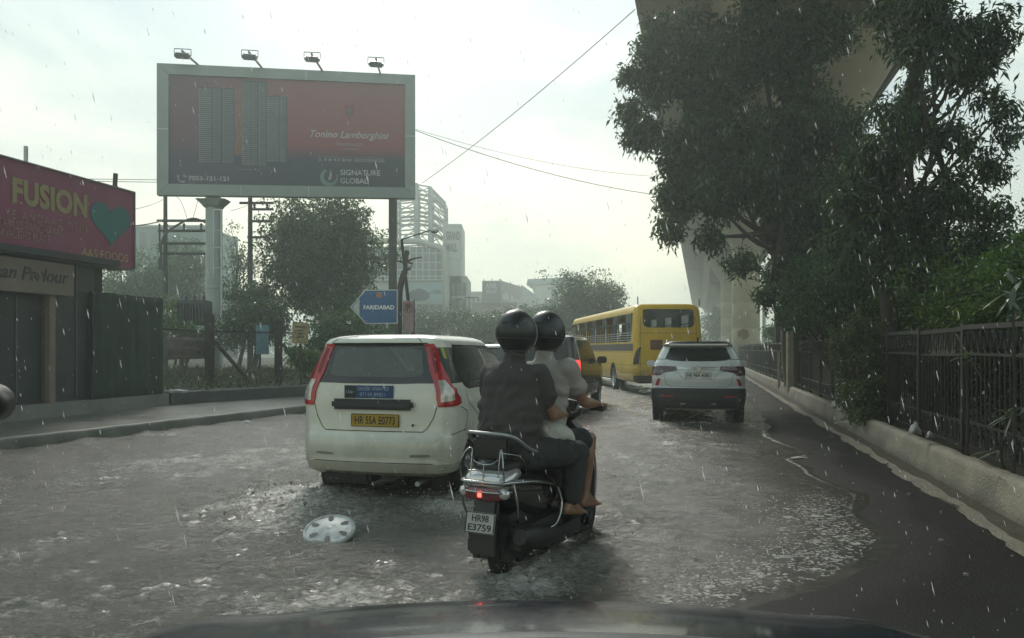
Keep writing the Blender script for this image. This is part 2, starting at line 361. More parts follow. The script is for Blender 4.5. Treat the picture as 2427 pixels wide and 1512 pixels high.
def water_mat():
    m = bpy.data.materials.new('muddy flood water'); m.use_nodes = True; t = m.node_tree; b = t.nodes['Principled BSDF']; Lk = t.links.new
    def attr(n): a = N(t, 'ShaderNodeAttribute', attribute_name=n); return a.outputs['Fac']
    tc = N(t, 'ShaderNodeTexCoord')
    def noise(sc, det=5, stretch=(1, 1, 1), rough=.6, dist=0):
        mp = N(t, 'ShaderNodeMapping'); mp.inputs['Scale'].default_value = stretch; mp.inputs['Rotation'].default_value = (0, 0, R(-14)); Lk(tc.outputs['Object'], mp.inputs[0])
        n = N(t, 'ShaderNodeTexNoise'); n.inputs['Scale'].default_value = sc; n.inputs['Detail'].default_value = det; n.inputs['Roughness'].default_value = rough; n.inputs['Distortion'].default_value = dist
        Lk(mp.outputs[0], n.inputs['Vector']); return n.outputs['Fac']
    def math_(op, a, b_=None, c=None):
        n = N(t, 'ShaderNodeMath', operation=op)
        for i, v in enumerate((a, b_, c)):
            if v is None: continue
            if isinstance(v, (int, float)): n.inputs[i].default_value = v
            else: Lk(v, n.inputs[i])
        return n.outputs[0]
    def step(v, a, z, lo=0, hi=1):
        n = N(t, 'ShaderNodeMapRange'); n.inputs['From Min'].default_value = a; n.inputs['From Max'].default_value = z; n.inputs['To Min'].default_value = lo; n.inputs['To Max'].default_value = hi; Lk(v, n.inputs[0]); return n.outputs[0]
    # froth, also painted sky glare: streaky noise lifted by the foam attribute
    nf = noise(34, 12, (.5, 1.2, 1), .85, .5); nf2 = noise(2.2, 4)
    fo = math_('ADD', math_('MULTIPLY', attr('foam'), .26), math_('ADD', nf, math_('MULTIPLY', math_('SUBTRACT', nf2, .5), .35)))
    fo = step(fo, .68, .86, 0, .7)
    vo = N(t, 'ShaderNodeTexVoronoi'); vo.inputs['Scale'].default_value = 30; mpv = N(t, 'ShaderNodeMapping'); mpv.inputs['Scale'].default_value = (.8, 1.25, 1); Lk(tc.outputs['Object'], mpv.inputs[0])
    nd = N(t, 'ShaderNodeTexNoise'); nd.inputs['Scale'].default_value = 9; Lk(mpv.outputs[0], nd.inputs['Vector'])
    mxv = N(t, 'ShaderNodeMixRGB'); mxv.inputs[0].default_value = .2; Lk(mpv.outputs[0], mxv.inputs[1]); Lk(nd.outputs['Color'], mxv.inputs[2]); Lk(mxv.outputs[0], vo.inputs['Vector'])
    lim = math_('MULTIPLY', attr('speck'), math_('MULTIPLY', noise(7, 3), 1.0)); spk = math_('MULTIPLY', math_('MINIMUM', math_('MAXIMUM', math_('MULTIPLY', math_('SUBTRACT', lim, vo.outputs['Distance']), 7), 0), 1), .7)
    foam = math_('MAXIMUM', fo, spk)  # froth and specks, with the painted sky glare
    cr = N(t, 'ShaderNodeValToRGB'); cr.color_ramp.elements[0].color = (.030, .028, .023, 1); cr.color_ramp.elements[1].color = (.115, .102, .078, 1)
    Lk(math_('ADD', math_('MULTIPLY', attr('rush'), .45), math_('ADD', math_('MULTIPLY', attr('mud'), .5), math_('MULTIPLY', noise(1.4, 4), .3))), cr.inputs[0])
    mx = N(t, 'ShaderNodeMixRGB'); Lk(foam, mx.inputs[0]); Lk(cr.outputs[0], mx.inputs[1]); mx.inputs[2].default_value = (.62, .60, .54, 1)
    Lk(mx.outputs[0], b.inputs['Base Color']); Lk(step(foam, 0, 1, .07, .55), b.inputs['Roughness']); b.inputs['IOR'].default_value = 1.6
    # ripples and the pocks made by raindrops
    rip = noise(22, 6, (.7, 1.4, 1), .66, .7); rip2 = noise(70, 3, (.8, 1.3, 1)); 
    v2 = N(t, 'ShaderNodeTexVoronoi'); v2.inputs['Scale'].default_value = 11; Lk(tc.outputs['Object'], v2.inputs['Vector'])
    ring = math_('MULTIPLY', math_('SINE', math_('MULTIPLY', v2.outputs['Distance'], 60)), step(v2.outputs['Distance'], .0, .45, .5, 0))
    hgt = math_('ADD', math_('ADD', math_('MULTIPLY', rip, math_('ADD', .15, attr('rush'))), math_('MULTIPLY', rip2, .3)), math_('ADD', math_('MULTIPLY', ring, .10), math_('MULTIPLY', foam, .25)))
    bp = N(t, 'ShaderNodeBump'); bp.inputs['Strength'].default_value = .9; bp.inputs['Distance'].default_value = .026; Lk(hgt, bp.inputs['Height']); Lk(bp.outputs[0], b.inputs['Normal'])
    return m
tag(link('water', me, water_mat()), 'brown flood water with ripples and froth covering the road', kind='structure')

# road surface: dips under the water, rises to the right
def road_patch(x0, x1, y0, y1, st):
    X, Y = np.meshgrid(np.linspace(x0, x1, int((x1-x0)/st)+1), np.linspace(y0, y1, int((y1-y0)/st)+1)); d = edge_dist(X, Y)
    Z = np.where(d > 0, -.014-.05*np.minimum(d, 2), np.minimum(-.014-d*.09, .026))
    Z += .004*np.sin(X*3+Y)*np.sin(Y*2.1)
    return X, Y, Z
VV = []; FF = []; off = 0
for a in ((-14, 6.5, 1.2, 16, .07), (-30, 50, 15.9, 190, .6)):
    X, Y, Z = road_patch(*a)
    if a[2] > 10: Z[0] -= .02
    VV.append(np.stack([X.ravel(), Y.ravel(), Z.ravel()], 1)); FF.append(grid_faces(X.shape[1], X.shape[0], off)); off += X.size
M_road = mat('wet asphalt', (.010, .010, .0098), .46, var=.5, scale=1.3, bump=.5, bscale=130, spec=.12)
tag(link('road', npmesh('road', np.concatenate(VV), np.concatenate(FF), True), M_road), 'dark wet asphalt between the water and the kerb', kind='structure')
M_earth = mat('bare earth and grass', (.055, .05, .035), .95, col2=(.05, .075, .03), scale=1.5, bump=.6, bscale=20)
tag(link('ground', npmesh('ground', [(-480, -60, -.32), (480, -60, -.32), (480, 640, -.32), (-480, 640, -.32)], [(0, 1, 2, 3)]), M_earth), 'flat ground reaching to the horizon', kind='structure')

# gutter strip of cement dirt along the right kerb
def strip(name, pts_a, pts_b, mt, label, kind='structure'):
    n = len(pts_a); v = list(pts_a)+list(pts_b); return tag(link(name, npmesh(name, v, [(i, i+1, n+i+1, n+i) for i in range(n-1)], True), mt), label, kind=kind)
ys = np.concatenate([np.arange(1.5, 16, .12), np.arange(16, 120, .8)])
def jit(y, a, f=1.7, ph=0): return a*(math.sin(y*f+ph)+.6*math.sin(y*f*2.7+ph*2)+.4*math.sin(y*f*7.1+ph))
pa = [(*road(2.20+jit(y, .03, 2.2)+.012*math.sin(y*31)+.05*mnoise.noise(Vector((y*1.1, 0, 0))), y), .029) for y in ys]; pb = [(*road(2.56, y), .045) for y in ys]
M_gut = mat('gutter silt', (.12, .108, .082), .6, col2=(.19, .17, .125), scale=3.2, bump=.6, bscale=40)
strip('silt_line', pa, [(*road(2.34+jit(y, .03, 1.7, 2), y), .040) for y in ys], M_gut, 'irregular pale line of silt and cement along the gutter')
strip('gutter', [(*road(2.24, y), .031) for y in ys], [(*road(2.56, y), .036) for y in ys], mat('wet brown silt', (.022, .018, .012), .4, col2=(.07, .058, .038), scale=5, bump=.7, bscale=40), 'dark wet silt lying along the foot of the right kerb')
# right kerb: a line of kerb blocks with a battered face
def kerb_mesh(prof, y0, y1, path, seg=2.6, gap=.004, noise_a=.013):
    """prof: (s, z); path(s, y)->x,y"""
    vs = []; fs = []; y = y0; n = len(prof)
    while y < y1:
        L_ = min(seg*(1 if y < 25 else 4), y1-y); k = 26 if y < 25 else 6
        base = len(vs); dz = random.uniform(-.003, .003); ds = random.uniform(-.003, .003)
        for i in range(k+1):
            yy = y+gap+(L_-2*gap)*i/k
            for s, z in prof:
                nn = mnoise.noise(Vector((s*9, yy*3.1, z*9)))+.6*mnoise.noise(Vector((s*20, yy*11, z*20)))
                e_ = 1.0 if z > .05 else .3
                X, Y = path(s+ds+nn*noise_a*e_, yy); vs.append((X, Y, z+dz+nn*noise_a*.8*e_ if z > 0 else z))
        for i in range(k):
            for j in range(n-1): fs.append((base+i*n+j, base+i*n+j+1, base+(i+1)*n+j+1, base+(i+1)*n+j))
        fs.append(tuple(base+j for j in range(n))); fs.append(tuple(base+k*n+j for j in range(n))[::-1])
        y += L_
    me = bpy.data.meshes.new('kerb'); me.from_pydata(vs, [], fs); bm = bmesh.new(); bm.from_mesh(me); bmesh.ops.recalc_face_normals(bm, faces=bm.faces[:]); bm.to_mesh(me); bm.free(); smooth_by_angle(me, 50); return me
M_kerb = mat('weathered kerb concrete', (.21, .19, .14), .75, var=.42, scale=1.6, bump=.7, bscale=35, dirt=((.06, .052, .038), .02, .16))
kb = tag(link('kerb', kerb_mesh([(2.52, -.1), (2.52, .02), (2.535, .10), (2.56, .20), (2.575, .28), (2.59, .325), (2.63, .345), (2.70, .345), (2.745, .33), (2.76, .28), (2.765, .1)], 1.2, 110, road), M_kerb), 'high worn concrete kerb on the right side of the road', kind='structure')
# soil behind the kerb
Xs = []; soil = mat('median soil', (.035, .03, .02), .95, col2=(.075, .062, .04), scale=4, bump=1, bscale=22)
nx = 60; yy = np.concatenate([np.arange(1.2, 20, .15), np.arange(20, 120, 1.5)]); V = []
for y in yy:
    for i in range(nx):
        s = 2.74+(i/(nx-1))**1.5*16; z = .24+.05*mnoise.noise(Vector((s*2, y*2, 0)))+.02*mnoise.noise(Vector((s*9, y*9, 3))); V.append((*road(s, y), z))
tag(link('median', npmesh('median', V, grid_faces(nx, len(yy)), True), soil), 'bare soil of the median behind the kerb', kind='structure')

# left side: kerb, pavement, raised lot
LK = [(-10.2, 1), (-9.4, 5), (-7.9, 8.8), (-7.27, 10.5), (-6.3, 12.9), (-4.9, 16.3), (-3.4, 20), (-.8, 27), (3.5, 38), (9, 54), (22, 92)]
LKp = [Vector((x, y, 0)) for x, y in LK]; LKd = interp_path(LKp, 14)
def left_path(s, y):
    """s metres to the left of the left kerb's face at path row y (an index along the kerb)"""
    i = min(int(y), len(LKd)-2); f = y-i; p = LKd[i].lerp(LKd[i+1], f); d = (LKd[i+1]-LKd[i]).normalized(); q = p+Vector((-d.y, d.x, 0))*s; return q.x, q.y
prof = [(0, -.2), (0, .0), (.015, .10), (.03, .135), (.06, .15), (.18, .15), (.19, .10)]
vs = []; n = len(prof); k = len(LKd)*2-1
for i in range(k):
    yy_ = i/2
    for s, z in prof:
        x, y = left_path(s, yy_); nn = mnoise.noise(Vector((x*3, y*3, z*5))); vs.append((x+nn*.012, y, z+nn*.010 if z > 0 else z))
tag(link('kerb', npmesh('kerb', vs, grid_faces(n, k), True), mat('grey kerb stone', (.15, .15, .13), .6, var=.4, scale=2, bump=.5, bscale=30)), 'low grey kerb along the left pavement', kind='structure')
vs = []; cols = [.185, .5, .9, 1.4, 2.2, 3.4, 5]
for i in range(k):
    for s in cols: x, y = left_path(s, i/2); vs.append((x, y, .135+.008*mnoise.noise(Vector((x*2, y*2, 0)))))
tag(link('pavement', npmesh('pavement', vs, grid_faces(len(cols), k), True), mat('wet pavement', (.13, .125, .11), .38, var=.45, scale=1.8, bump=.5, bscale=26)), 'wet silted pavement in front of the shop', kind='structure')
lot = [(-8.2, 17.1), (-5.75, 20.6), (-2.9, 28), (1.4, 39), (7, 55), (18, 92), (-60, 92), (-60, 18)]
M_lot = mat('weedy lot earth', (.05, .047, .033), .95, col2=(.05, .07, .028), scale=1.2, bump=.9, bscale=9)
mb = MB(); mb.prism([(x, y) for x, y in lot], Matrix.Translation((0, 0, -.2)), .58)
tag(mb.build('verge', M_lot), 'raised weedy ground of the vacant lot on the left', kind='structure')

# ------------------------------------------------------------ viaduct
M_deck = mat('viaduct concrete', (.33, .295, .22), .8, var=.22, scale=.5, bump=.2, bscale=4, stretch=(1, 1, .5))
v = thing('viaduct', 'elevated concrete metro viaduct deck running along the median overhead', 'viaduct')
def deck_section(s0, s1, prof, closed=True):
    vs = []; Ys = [-30]+list(np.arange(-10, 230, 10)); n = len(prof)
    for y in Ys:
        for s, z in prof: vs.append((*road(s, y), z))
    fs = [(i*n+j, i*n+(j+1) % n, (i+1)*n+(j+1) % n, (i+1)*n+j) for i in range(len(Ys)-1) for j in range(n if closed else n-1)]
    fs += [tuple(range(n)), tuple((len(Ys)-1)*n+j for j in range(n))[::-1]]
    return MB().add(vs, fs)
cs = 3.3
deck_section(0, 0, [(cs-5.5, 14.2), (cs-5.5, 14.45), (cs+5.5, 14.45), (cs+5.5, 14.2), (cs+2.9, 13.75), (cs+2.0, 12.3), (cs-2.0, 12.3), (cs-2.9, 13.75)]).build('girder', M_deck, v)
for sg in (-1, 1):
    o = deck_section(0, 0, [(cs+sg*5.68, 14.05), (cs+sg*5.68, 15.5), (cs+sg*5.52, 15.5), (cs+sg*5.52, 14.05)]).build('parapet', mat('parapet concrete', (.33, .33, .30), .8, var=.2, scale=.7), v)
jm = MB().box((0, 0, 0), (.04, .05, 1.4)).build('joint', mat('joint', (.12, .12, .11), .9), v); jm.location = (*road(cs-5.69, -8), 14.8)
for y in np.arange(-5, 220, 3): j_ = jm.copy(); C.objects.link(j_); j_.location = (*road(cs-5.69, y), 14.8)
def pier(px, Y, w, label, ztop=9.0):
    x = (px-1213.5)/1750*Y; t = thing('viaduct_pier', label, 'pier', (x, Y, 0), -math.atan(S_), 'piers under the viaduct')
    r = w/2; sx = (cs+S_*Y-x)
    prof = [(r*1.0, 0), (r, .9), (r*.985, .95), (r, 1.0)]
    for h in (3, 5, 7): prof += [(r, h), (r*.985, h+.03), (r, h+.06)]
    prof += [(r, ztop)]
    mb = MB(); n = 48; vs = []
    for rr, h in prof:
        for j in range(n):
            a = 2*math.pi*j/n; q = rr*(1-.018*(j % 4 == 0)); vs.append((q*math.cos(a), q*math.sin(a), h))
    k = len(prof); mb.add(vs, [(i*n+j, i*n+(j+1) % n, (i+1)*n+(j+1) % n, (i+1)*n+j) for i in range(k-1) for j in range(n)])
    mb.build('shaft', mat('pier concrete', (.38, .335, .22), .8, var=.25, scale=.7, bump=.2, bscale=6), t, 30)
    c = MB(); c.ringloft([(ztop, 0, 0, r, r), (ztop+.6, 0, 0, r*1.1, r), (ztop+1.6, 0, 0, r*1.7, r*1.02), (ztop+2.5, 0, 0, r*2.2, r*1.05), (12.29, 0, 0, r*2.3, r*1.05)], 'Z', 28, 3)
    c.build('pier_cap', M_deck, t, 40)
    return t
pier(1956, 26.3, 2.1, 'nearest viaduct pier, mostly hidden behind the tall leafy tree')
p2 = pier(1768, 58, 2.1, 'thick beige round viaduct pier right of the white SUV, marked with a brown disc')
o = MB().lathe([(0, -.0), (.42, -.0), (.42, .02)], axis='Y', n=24).build('round_mark', mat('faded brown paint', (.17, .10, .035), .8, var=.3, scale=6), p2); o.location = (-.25, -1.09, 2.6)
pier(1730, 88, 2.1, 'farther viaduct pier, just left of the thick beige one')
pier(1716, 122, 2.1, 'farthest viaduct pier visible behind the white SUV')

# ------------------------------------------------------------ right fence
M_iron = mat('dark iron', (.020, .017, .015), .5, var=.35, scale=5)
M_plate = mat('beige sheet', (.16, .14, .10), .7, var=.3, scale=4)
fz0, fz1 = .22, 1.68
fence = thing('iron_fence', 'dark ornamental iron fence with rings along the median', 'fence')
PL = 1.64; sF = 2.93
dirv = Vector((S_, 1, 0)).normalized()
def panel_mesh(lod):
    mb = MB(); L_ = PL*1.032-.05
    for z, h in ((fz1-.03, .05), (1.36, .03), (.62, .025), (.36, .03)): mb.box((0, L_/2, z), (.035 if z > 1.6 else .02, L_, h))
    nb = 13
    for i in range(1, nb):
        y = L_*i/nb; mb.box((0, y, (.36+1.36)/2), (.012, .014, 1.0))
    for i in range(9):
        y0 = L_*(i+.5)/9
        def loop(cy, cz, ry, rz, a0=0, a1=2*math.pi, n=14):
            mb.tube([(0.002*(i % 2), cy+ry*math.cos(a0+(a1-a0)*j/n), cz+rz*math.sin(a0+(a1-a0)*j/n)) for j in range(n+1)], .006, 4 if lod else 5, False)
        loop(y0, 1.505, .068, .125); loop(y0, 1.505, .035, .085, n=10)
        loop(y0+.04, .36, .085, .24, 0, math.pi, 10); loop(y0, .44, .05, .085, n=10)
    me = bpy.data.meshes.new('panel'); me.from_pydata(mb.v, [], mb.f); me.materials.append(M_iron); return me
pm = panel_mesh(0); pstm = MB(); pstm.bbox((0, 0, (1.72+.1)/2), (.075, .075, 1.62), .006); po_ = pstm.build('post', M_iron, fence); post_me = po_.data; bpy.data.objects.remove(po_)
plm = MB(); plm.box((.012, .75, 1.505), (.004, .96, .27)); 
for i in range(5): plm.box((.008, .27+.24*i, 1.505), (.012, .015, .27))
pl_o = plm.build('plate', M_plate, fence); plate_me = pl_o.data; bpy.data.objects.remove(pl_o)
Yp = 1.64; i = 0
ang = -math.atan(S_)
while Yp < 100:
    x, y = road(sF, Yp)
    for nm, me_ in (('post', post_me), ('panel', pm))+((('plate', plate_me),) if i in (4, 7, 9, 12, 14, 15, 18, 20, 23, 24, 25, 26) or i > 28 else ()):
        o = link(nm, me_, None, fence); o.location = (x, y, 0); o.rotation_euler = (random.uniform(-.01, .01), random.uniform(-.012, .012), ang)
        if nm != 'post': o.location = Vector((x, y, 0))+dirv*.04
    Yp += PL; i += 1
# ------------------------------------------------------------ vehicles: a lofted skin, its openings and the pieces set in it
def pip(poly, P):
    x, y = P[:, 0], P[:, 1]; ins = np.zeros(len(P), bool); j = len(poly)-1
    for i in range(len(poly)):
        xi, yi = poly[i]; xj, yj = poly[j]
        k = ((yi > y) != (yj > y)) & (x < (xj-xi)*(y-yi)/((yj-yi) or 1e-12)+xi); ins ^= k; j = i
    return ins
def rounded(poly, r, n=4):
    out = []; k = len(poly)
    for i in range(k):
        p = Vector(poly[i]); a = (Vector(poly[i-1])-p); b = (Vector(poly[(i+1) % k])-p); rr = min(r, a.length*.45, b.length*.45)
        a = p+a.normalized()*rr; b = p+b.normalized()*rr
        for j in range(n+1):
            t = j/n; q = a*(1-t)**2+p*2*t*(1-t)+b*t*t; out.append((q.x, q.y))
    return out
class Loft:
    KT = .22; KU = .35      # scale of the parameter plane
    def __init__(s, st):
        s.st = np.array(st, float)      # z, w, yr, yf, rr, rf, bulge
        s.n = len(st)
    def par(s, t):
        t = np.clip(t, 0, s.n-1); i = np.minimum(t.astype(int), s.n-2); f = (t-i)[:, None]
        return s.st[i]*(1-f)+s.st[i+1]*f
    def S(s, u, t):
        u = np.asarray(u, float); t = np.asarray(t, float); z, w, yr, yf, rr, rf, bl = s.par(t).T
        sg = np.where(u < 0, -1, 1); a = np.abs(u)
        rr = np.minimum(rr, w*.9); rf = np.minimum(rf, w*.9)
        ry = np.minimum(rr, (yf-yr)*.4); rfy = np.minimum(rf, (yf-yr)*.4)
        x = np.zeros_like(a); y = np.zeros_like(a)
        k = a <= 1; x = np.where(k, a*(w-rr), x); y = np.where(k, yr+bl*a**2, y)
        th = np.clip(a-1, 0, 1)*math.pi/2; k = (a > 1) & (a <= 2)
        x = np.where(k, w-rr+rr*np.sin(th), x); y = np.where(k, yr+bl+ry*(1-np.cos(th)), y)
        f = np.clip(a-2, 0, 1); k = (a > 2) & (a <= 3)
        x = np.where(k, w+.012*np.sin(f*math.pi), x); y = np.where(k, (yr+bl+ry)*(1-f)+(yf-bl-rfy)*f, y)
        th = np.clip(a-3, 0, 1)*math.pi/2; k = (a > 3) & (a <= 4)
        x = np.where(k, w-rf+rf*np.cos(th), x); y = np.where(k, yf-bl-rfy+rfy*np.sin(th), y)
        f = np.clip(5-a, 0, 1); k = a > 4
        x = np.where(k, f*(w-rf), x); y = np.where(k, yf-bl*f**2, y)
        return np.stack([x*sg, y, z], 1)
    def nrm(s, u, t, e=.02):
        a = s.S(u+e, t)-s.S(u-e, t); b = s.S(u, np.minimum(t+e, s.n-1))-s.S(u, np.maximum(t-e, 0)); n = np.cross(a, b)
        n /= np.maximum(np.linalg.norm(n, axis=1), 1e-9)[:, None]; return n
    def tz(s, z): return float(np.interp(z, s.st[:, 0], np.arange(s.n)))
    def rear(s, x, z):
        t = s.tz(z); q = s.par(np.array([t]))[0]; w, rr = q[1], q[4]; a = abs(x); m = w-rr
        u = a/m if a <= m else 1+math.asin(min(1, (a-m)/rr))/(math.pi/2)
        return (math.copysign(u, x), t)
    def side(s, y, z, sg=1):
        t = s.tz(z); q = s.par(np.array([t]))[0]; z_, w, yr, yf, rr, rf, bl = q
        return (sg*(2+(y-(yr+bl+rr))/((yf-bl-rf)-(yr+bl+rr))), t)
    def front(s, x, z):
        t = s.tz(z); q = s.par(np.array([t]))[0]; return (math.copysign(5-abs(x)/(q[1]-q[5]), x), t)
    def cdt(s, poly, holes, grid):
        """triangulate inside poly minus holes; all in scaled (u,t)"""
        vs = []; es = []
        def addloop(p):
            b = len(vs); q = []
            for i in range(len(p)):
                a = Vector(p[i]); c = Vector(p[(i+1) % len(p)]); k = max(1, int((c-a).length/grid/1.5)+0)
                for j in range(k): q.append(a.lerp(c, j/k))
            vs.extend(q); es.extend([(b+i, b+(i+1) % len(q)) for i in range(len(q))])
        addloop(poly)
        for h in holes: addloop(h)
        P = np.array(poly); x0, y0 = P.min(0); x1, y1 = P.max(0)
        return vs, es, (x0, y0, x1, y1)
    def sheet(s, name, poly, m, parent, holes=(), off=0.0, skirt=0.0, grid=.12, ulines=None, tlines=None, ang=40):
        K = np.array([s.KU, s.KT]); sc = lambda p: [(a*s.KU, b*s.KT) for a, b in p]
        vs, es, bb = s.cdt(sc(poly), [sc(h) for h in holes], grid*.35)
        if ulines is None: ulines = np.arange(bb[0]/s.KU, bb[2]/s.KU, grid)
        if tlines is None: tlines = np.arange(bb[1]/s.KT, bb[3]/s.KT, grid*1.6)
        G = np.array([(u*s.KU, t*s.KT) for u in ulines for t in tlines])
        if len(G): G = G[pip(sc(poly), G)]
        if len(G):
            # keep grid points off the outlines
            E = np.array([tuple(v) for v in vs]); d = np.sqrt(((G[:, None]-E[None])**2).sum(2)).min(1) if len(G)*len(E) < 3e7 else np.ones(len(G)); G = G[d > grid*.035]
        allv = vs+[Vector((float(a), float(b))) for a, b in G]
        ov, oe, of, *_ = delaunay_2d_cdt(allv, es, [], 0, 1e-6)
        Pv = np.array([tuple(v) for v in ov]); F = np.array([f for f in of if len(f) == 3], int)
        cen = Pv[F].mean(1); k = pip(sc(poly), cen)
        for h in holes: k &= ~pip(sc(h), cen)
        F = F[k]; u = Pv[:, 0]/s.KU; t = Pv[:, 1]/s.KT
        n = s.nrm(u, t); p = s.S(u, t)+n*off
        bm = bmesh.new(); bv = [bm.verts.new(q) for q in p]
        for f in F:
            try: bm.faces.new([bv[i] for i in f])
            except ValueError: pass
        if skirt:
            for e in [e for e in bm.edges if len(e.link_faces) == 1]:
                a, b = e.verts; ia, ib = a.index, b.index
            bm.verts.index_update(); bnd = [e for e in bm.edges if len(e.link_faces) == 1]; mp_ = {}
            for e in bnd:
                for w in e.verts:
                    if w not in mp_: mp_[w] = bm.verts.new(w.co-Vector(n[w.index])*skirt)
            for e in bnd:
                a, b = e.verts
                try: bm.faces.new((a, b, mp_[b], mp_[a]))
                except ValueError: pass
        bmesh.ops.delete(bm, geom=[w for w in bm.verts if not w.link_faces], context='VERTS')
        bmesh.ops.recalc_face_normals(bm, faces=bm.faces[:])
        me = bpy.data.meshes.new(name); bm.to_mesh(me); bm.free(); smooth_by_angle(me, ang)
        return link(name, me, m, parent)
    def ribbon(s, name, pts, w, m, parent, off=.0015):
        """thin line drawn on the skin: panel gap or trim; pts in (u,t)"""
        u = np.array([p[0] for p in pts]); t = np.array([p[1] for p in pts])
        uu = []; tt = []
        for i in range(len(pts)-1):
            for j in range(8): f = j/8; uu.append(u[i]*(1-f)+u[i+1]*f); tt.append(t[i]*(1-f)+t[i+1]*f)
        uu.append(u[-1]); tt.append(t[-1]); uu = np.array(uu); tt = np.array(tt); p = s.S(uu, tt); n = s.nrm(uu, tt); d = np.gradient(p, axis=0); sd_ = np.cross(n, d); sd_ /= np.maximum(np.linalg.norm(sd_, axis=1), 1e-9)[:, None]
        a = p+n*off+sd_*w/2; b = p+n*off-sd_*w/2; k = len(p)
        return np.concatenate([a, b]).tolist(), [(i, i+1, k+i+1, k+i) for i in range(k-1)]
    def lines(s, name, paths, w, m, parent):
        for q in paths: MB().add(*s.ribbon(name, q, w, m, parent)).build(name, m, parent)
    def whole(s, name, m, parent, holes, ustep=None):
        ul = np.concatenate([np.linspace(0, 1, 7)[:-1], np.linspace(1, 2, 8)[:-1], np.linspace(2, 3, 18)[:-1], np.linspace(3, 4, 8)[:-1], np.linspace(4, 5, 7)]); ul = np.concatenate([-ul[::-1][:-1], ul])
        tl = np.arange(0, s.n-1+.001, .5)
        return s.sheet(name, [(-5, 0), (5, 0), (5, s.n-1.001), (-5, s.n-1.001)], m, parent, holes, ulines=ul[1:-1], tlines=tl[1:-1], ang=32)
def circ(cx, cy, rx, ry=None, n=20, a0=0, a1=360): ry = ry or rx; return [(cx+rx*math.cos(R(a0+(a1-a0)*i/n)), cy+ry*math.sin(R(a0+(a1-a0)*i/n))) for i in range(n+(a1-a0 != 360))]
def make_wheel(name, x, y, r, w, parent, spokes=7, cap=False):
    wh = bpy.data.objects.new(name, None); C.objects.link(wh); wh.parent = parent; wh.location = (x, y, r)
    sg = 1 if x > 0 else -1
    t = MB().lathe([(r*.62, -w/2), (r*.9, -w/2), (r*.975, -w*.42), (r, -w*.25), (r, w*.25), (r*.975, w*.42), (r*.9, w/2), (r*.62, w/2)], axis='X', n=32).build('tyre', M_tyre, wh, 50)
    m = MB(); m.lathe([(r*.63, w*.5), (r*.6, w*.44), (r*.56, w*.3), (r*.56, -w*.3), (r*.63, -w*.4)], axis='X', n=28)
    m.lathe([(0.001, w*.42), (r*.14, w*.42), (r*.15, w*.3)], axis='X', n=14)
    for i in range(spokes):
        a = 2*math.pi*i/spokes; m.bar((w*.34, r*.1*math.cos(a), r*.1*math.sin(a)), (w*.38, r*.58*math.cos(a), r*.58*math.sin(a)), .055 if spokes < 8 else .03, .03)
    rim = m.build('rim', M_rim, wh, 40)
    if sg < 0: rim.scale = (-1, 1, 1)
    d = MB().lathe([(0.001, 0), (r*.56, 0), (r*.56, .01)], axis='X', n=20).build('brake_disc', mat('brake', (.05, .045, .04), .6, .5), wh)
    return wh
def seat(y, x, parent, h=1.18):
    m = MB(); m.bbox((x, y-.12, .78), (.46, .14, .62), .05); m.bbox((x, y+.14, .50), (.46, .5, .16), .05); m.bbox((x, y-.16, h), (.24, .09, .16), .04)
    return m.build('seat', M_dark, parent, 40)
def plate(parent, c, w, h, mt, rows, mtext=M_blackletter, rx=0, rz=0, name='number_plate', frame_m=None):
    """a plate facing -y"""
    Mx = Matrix.Translation(c)@Matrix.Rotation(rz, 4, 'Z')@Matrix.Rotation(rx, 4, 'X')
    p = MB(); p.bbox((0, 0, 0), (w, .012, h), .004); p.v = [tuple(Mx@Vector(v)) for v in p.v]; pl = p.build(name, mt, parent)
    n = len(rows); rh = h*.86/n
    for i, (tx, wf) in enumerate(rows):
        zc = h*.43-rh*(i+1)+rh*.16
        me = textmesh(tx, rh*.70, Mx@Matrix(((1, 0, 0, 0), (0, 0, -1, -.0065), (0, 1, 0, zc), (0, 0, 0, 1))), width=w*wf, bold=.015, thick=.0012, align='CENTER')
        link('lettering', me, mtext, pl)
    bz = MB()
    for cc, dd in (((0, -.0075, h/2-.004), (w, .004, .005)), ((0, -.0075, -h/2+.004), (w, .004, .005)), ((-w/2+.003, -.0075, 0), (.005, .004, h-.02)), ((w/2-.003, -.0075, 0), (.005, .004, h-.02))): bz.box(cc, dd)
    bz.v = [tuple(Mx@Vector(v)) for v in bz.v]; bz.build('border', mtext if not frame_m else frame_m, pl)
    return pl

GL = glass_mat('car glass', (.03, .04, .04), .42); GLD = glass_mat('dark tinted glass', (.012, .018, .018), .88); GLW = glass_mat('wet rear glass', (.20, .22, .205), .42, .12)
BODYSHUT = mat('panel gap', (.035, .033, .028), .8, var=0)
def paint(name, col, dirt=(.20, .17, .11)):
    return mat(name, col, .30, 0, var=.10, scale=2.5, coat=.7, dirt=(dirt, .25, .75), bump=.02, bscale=60)
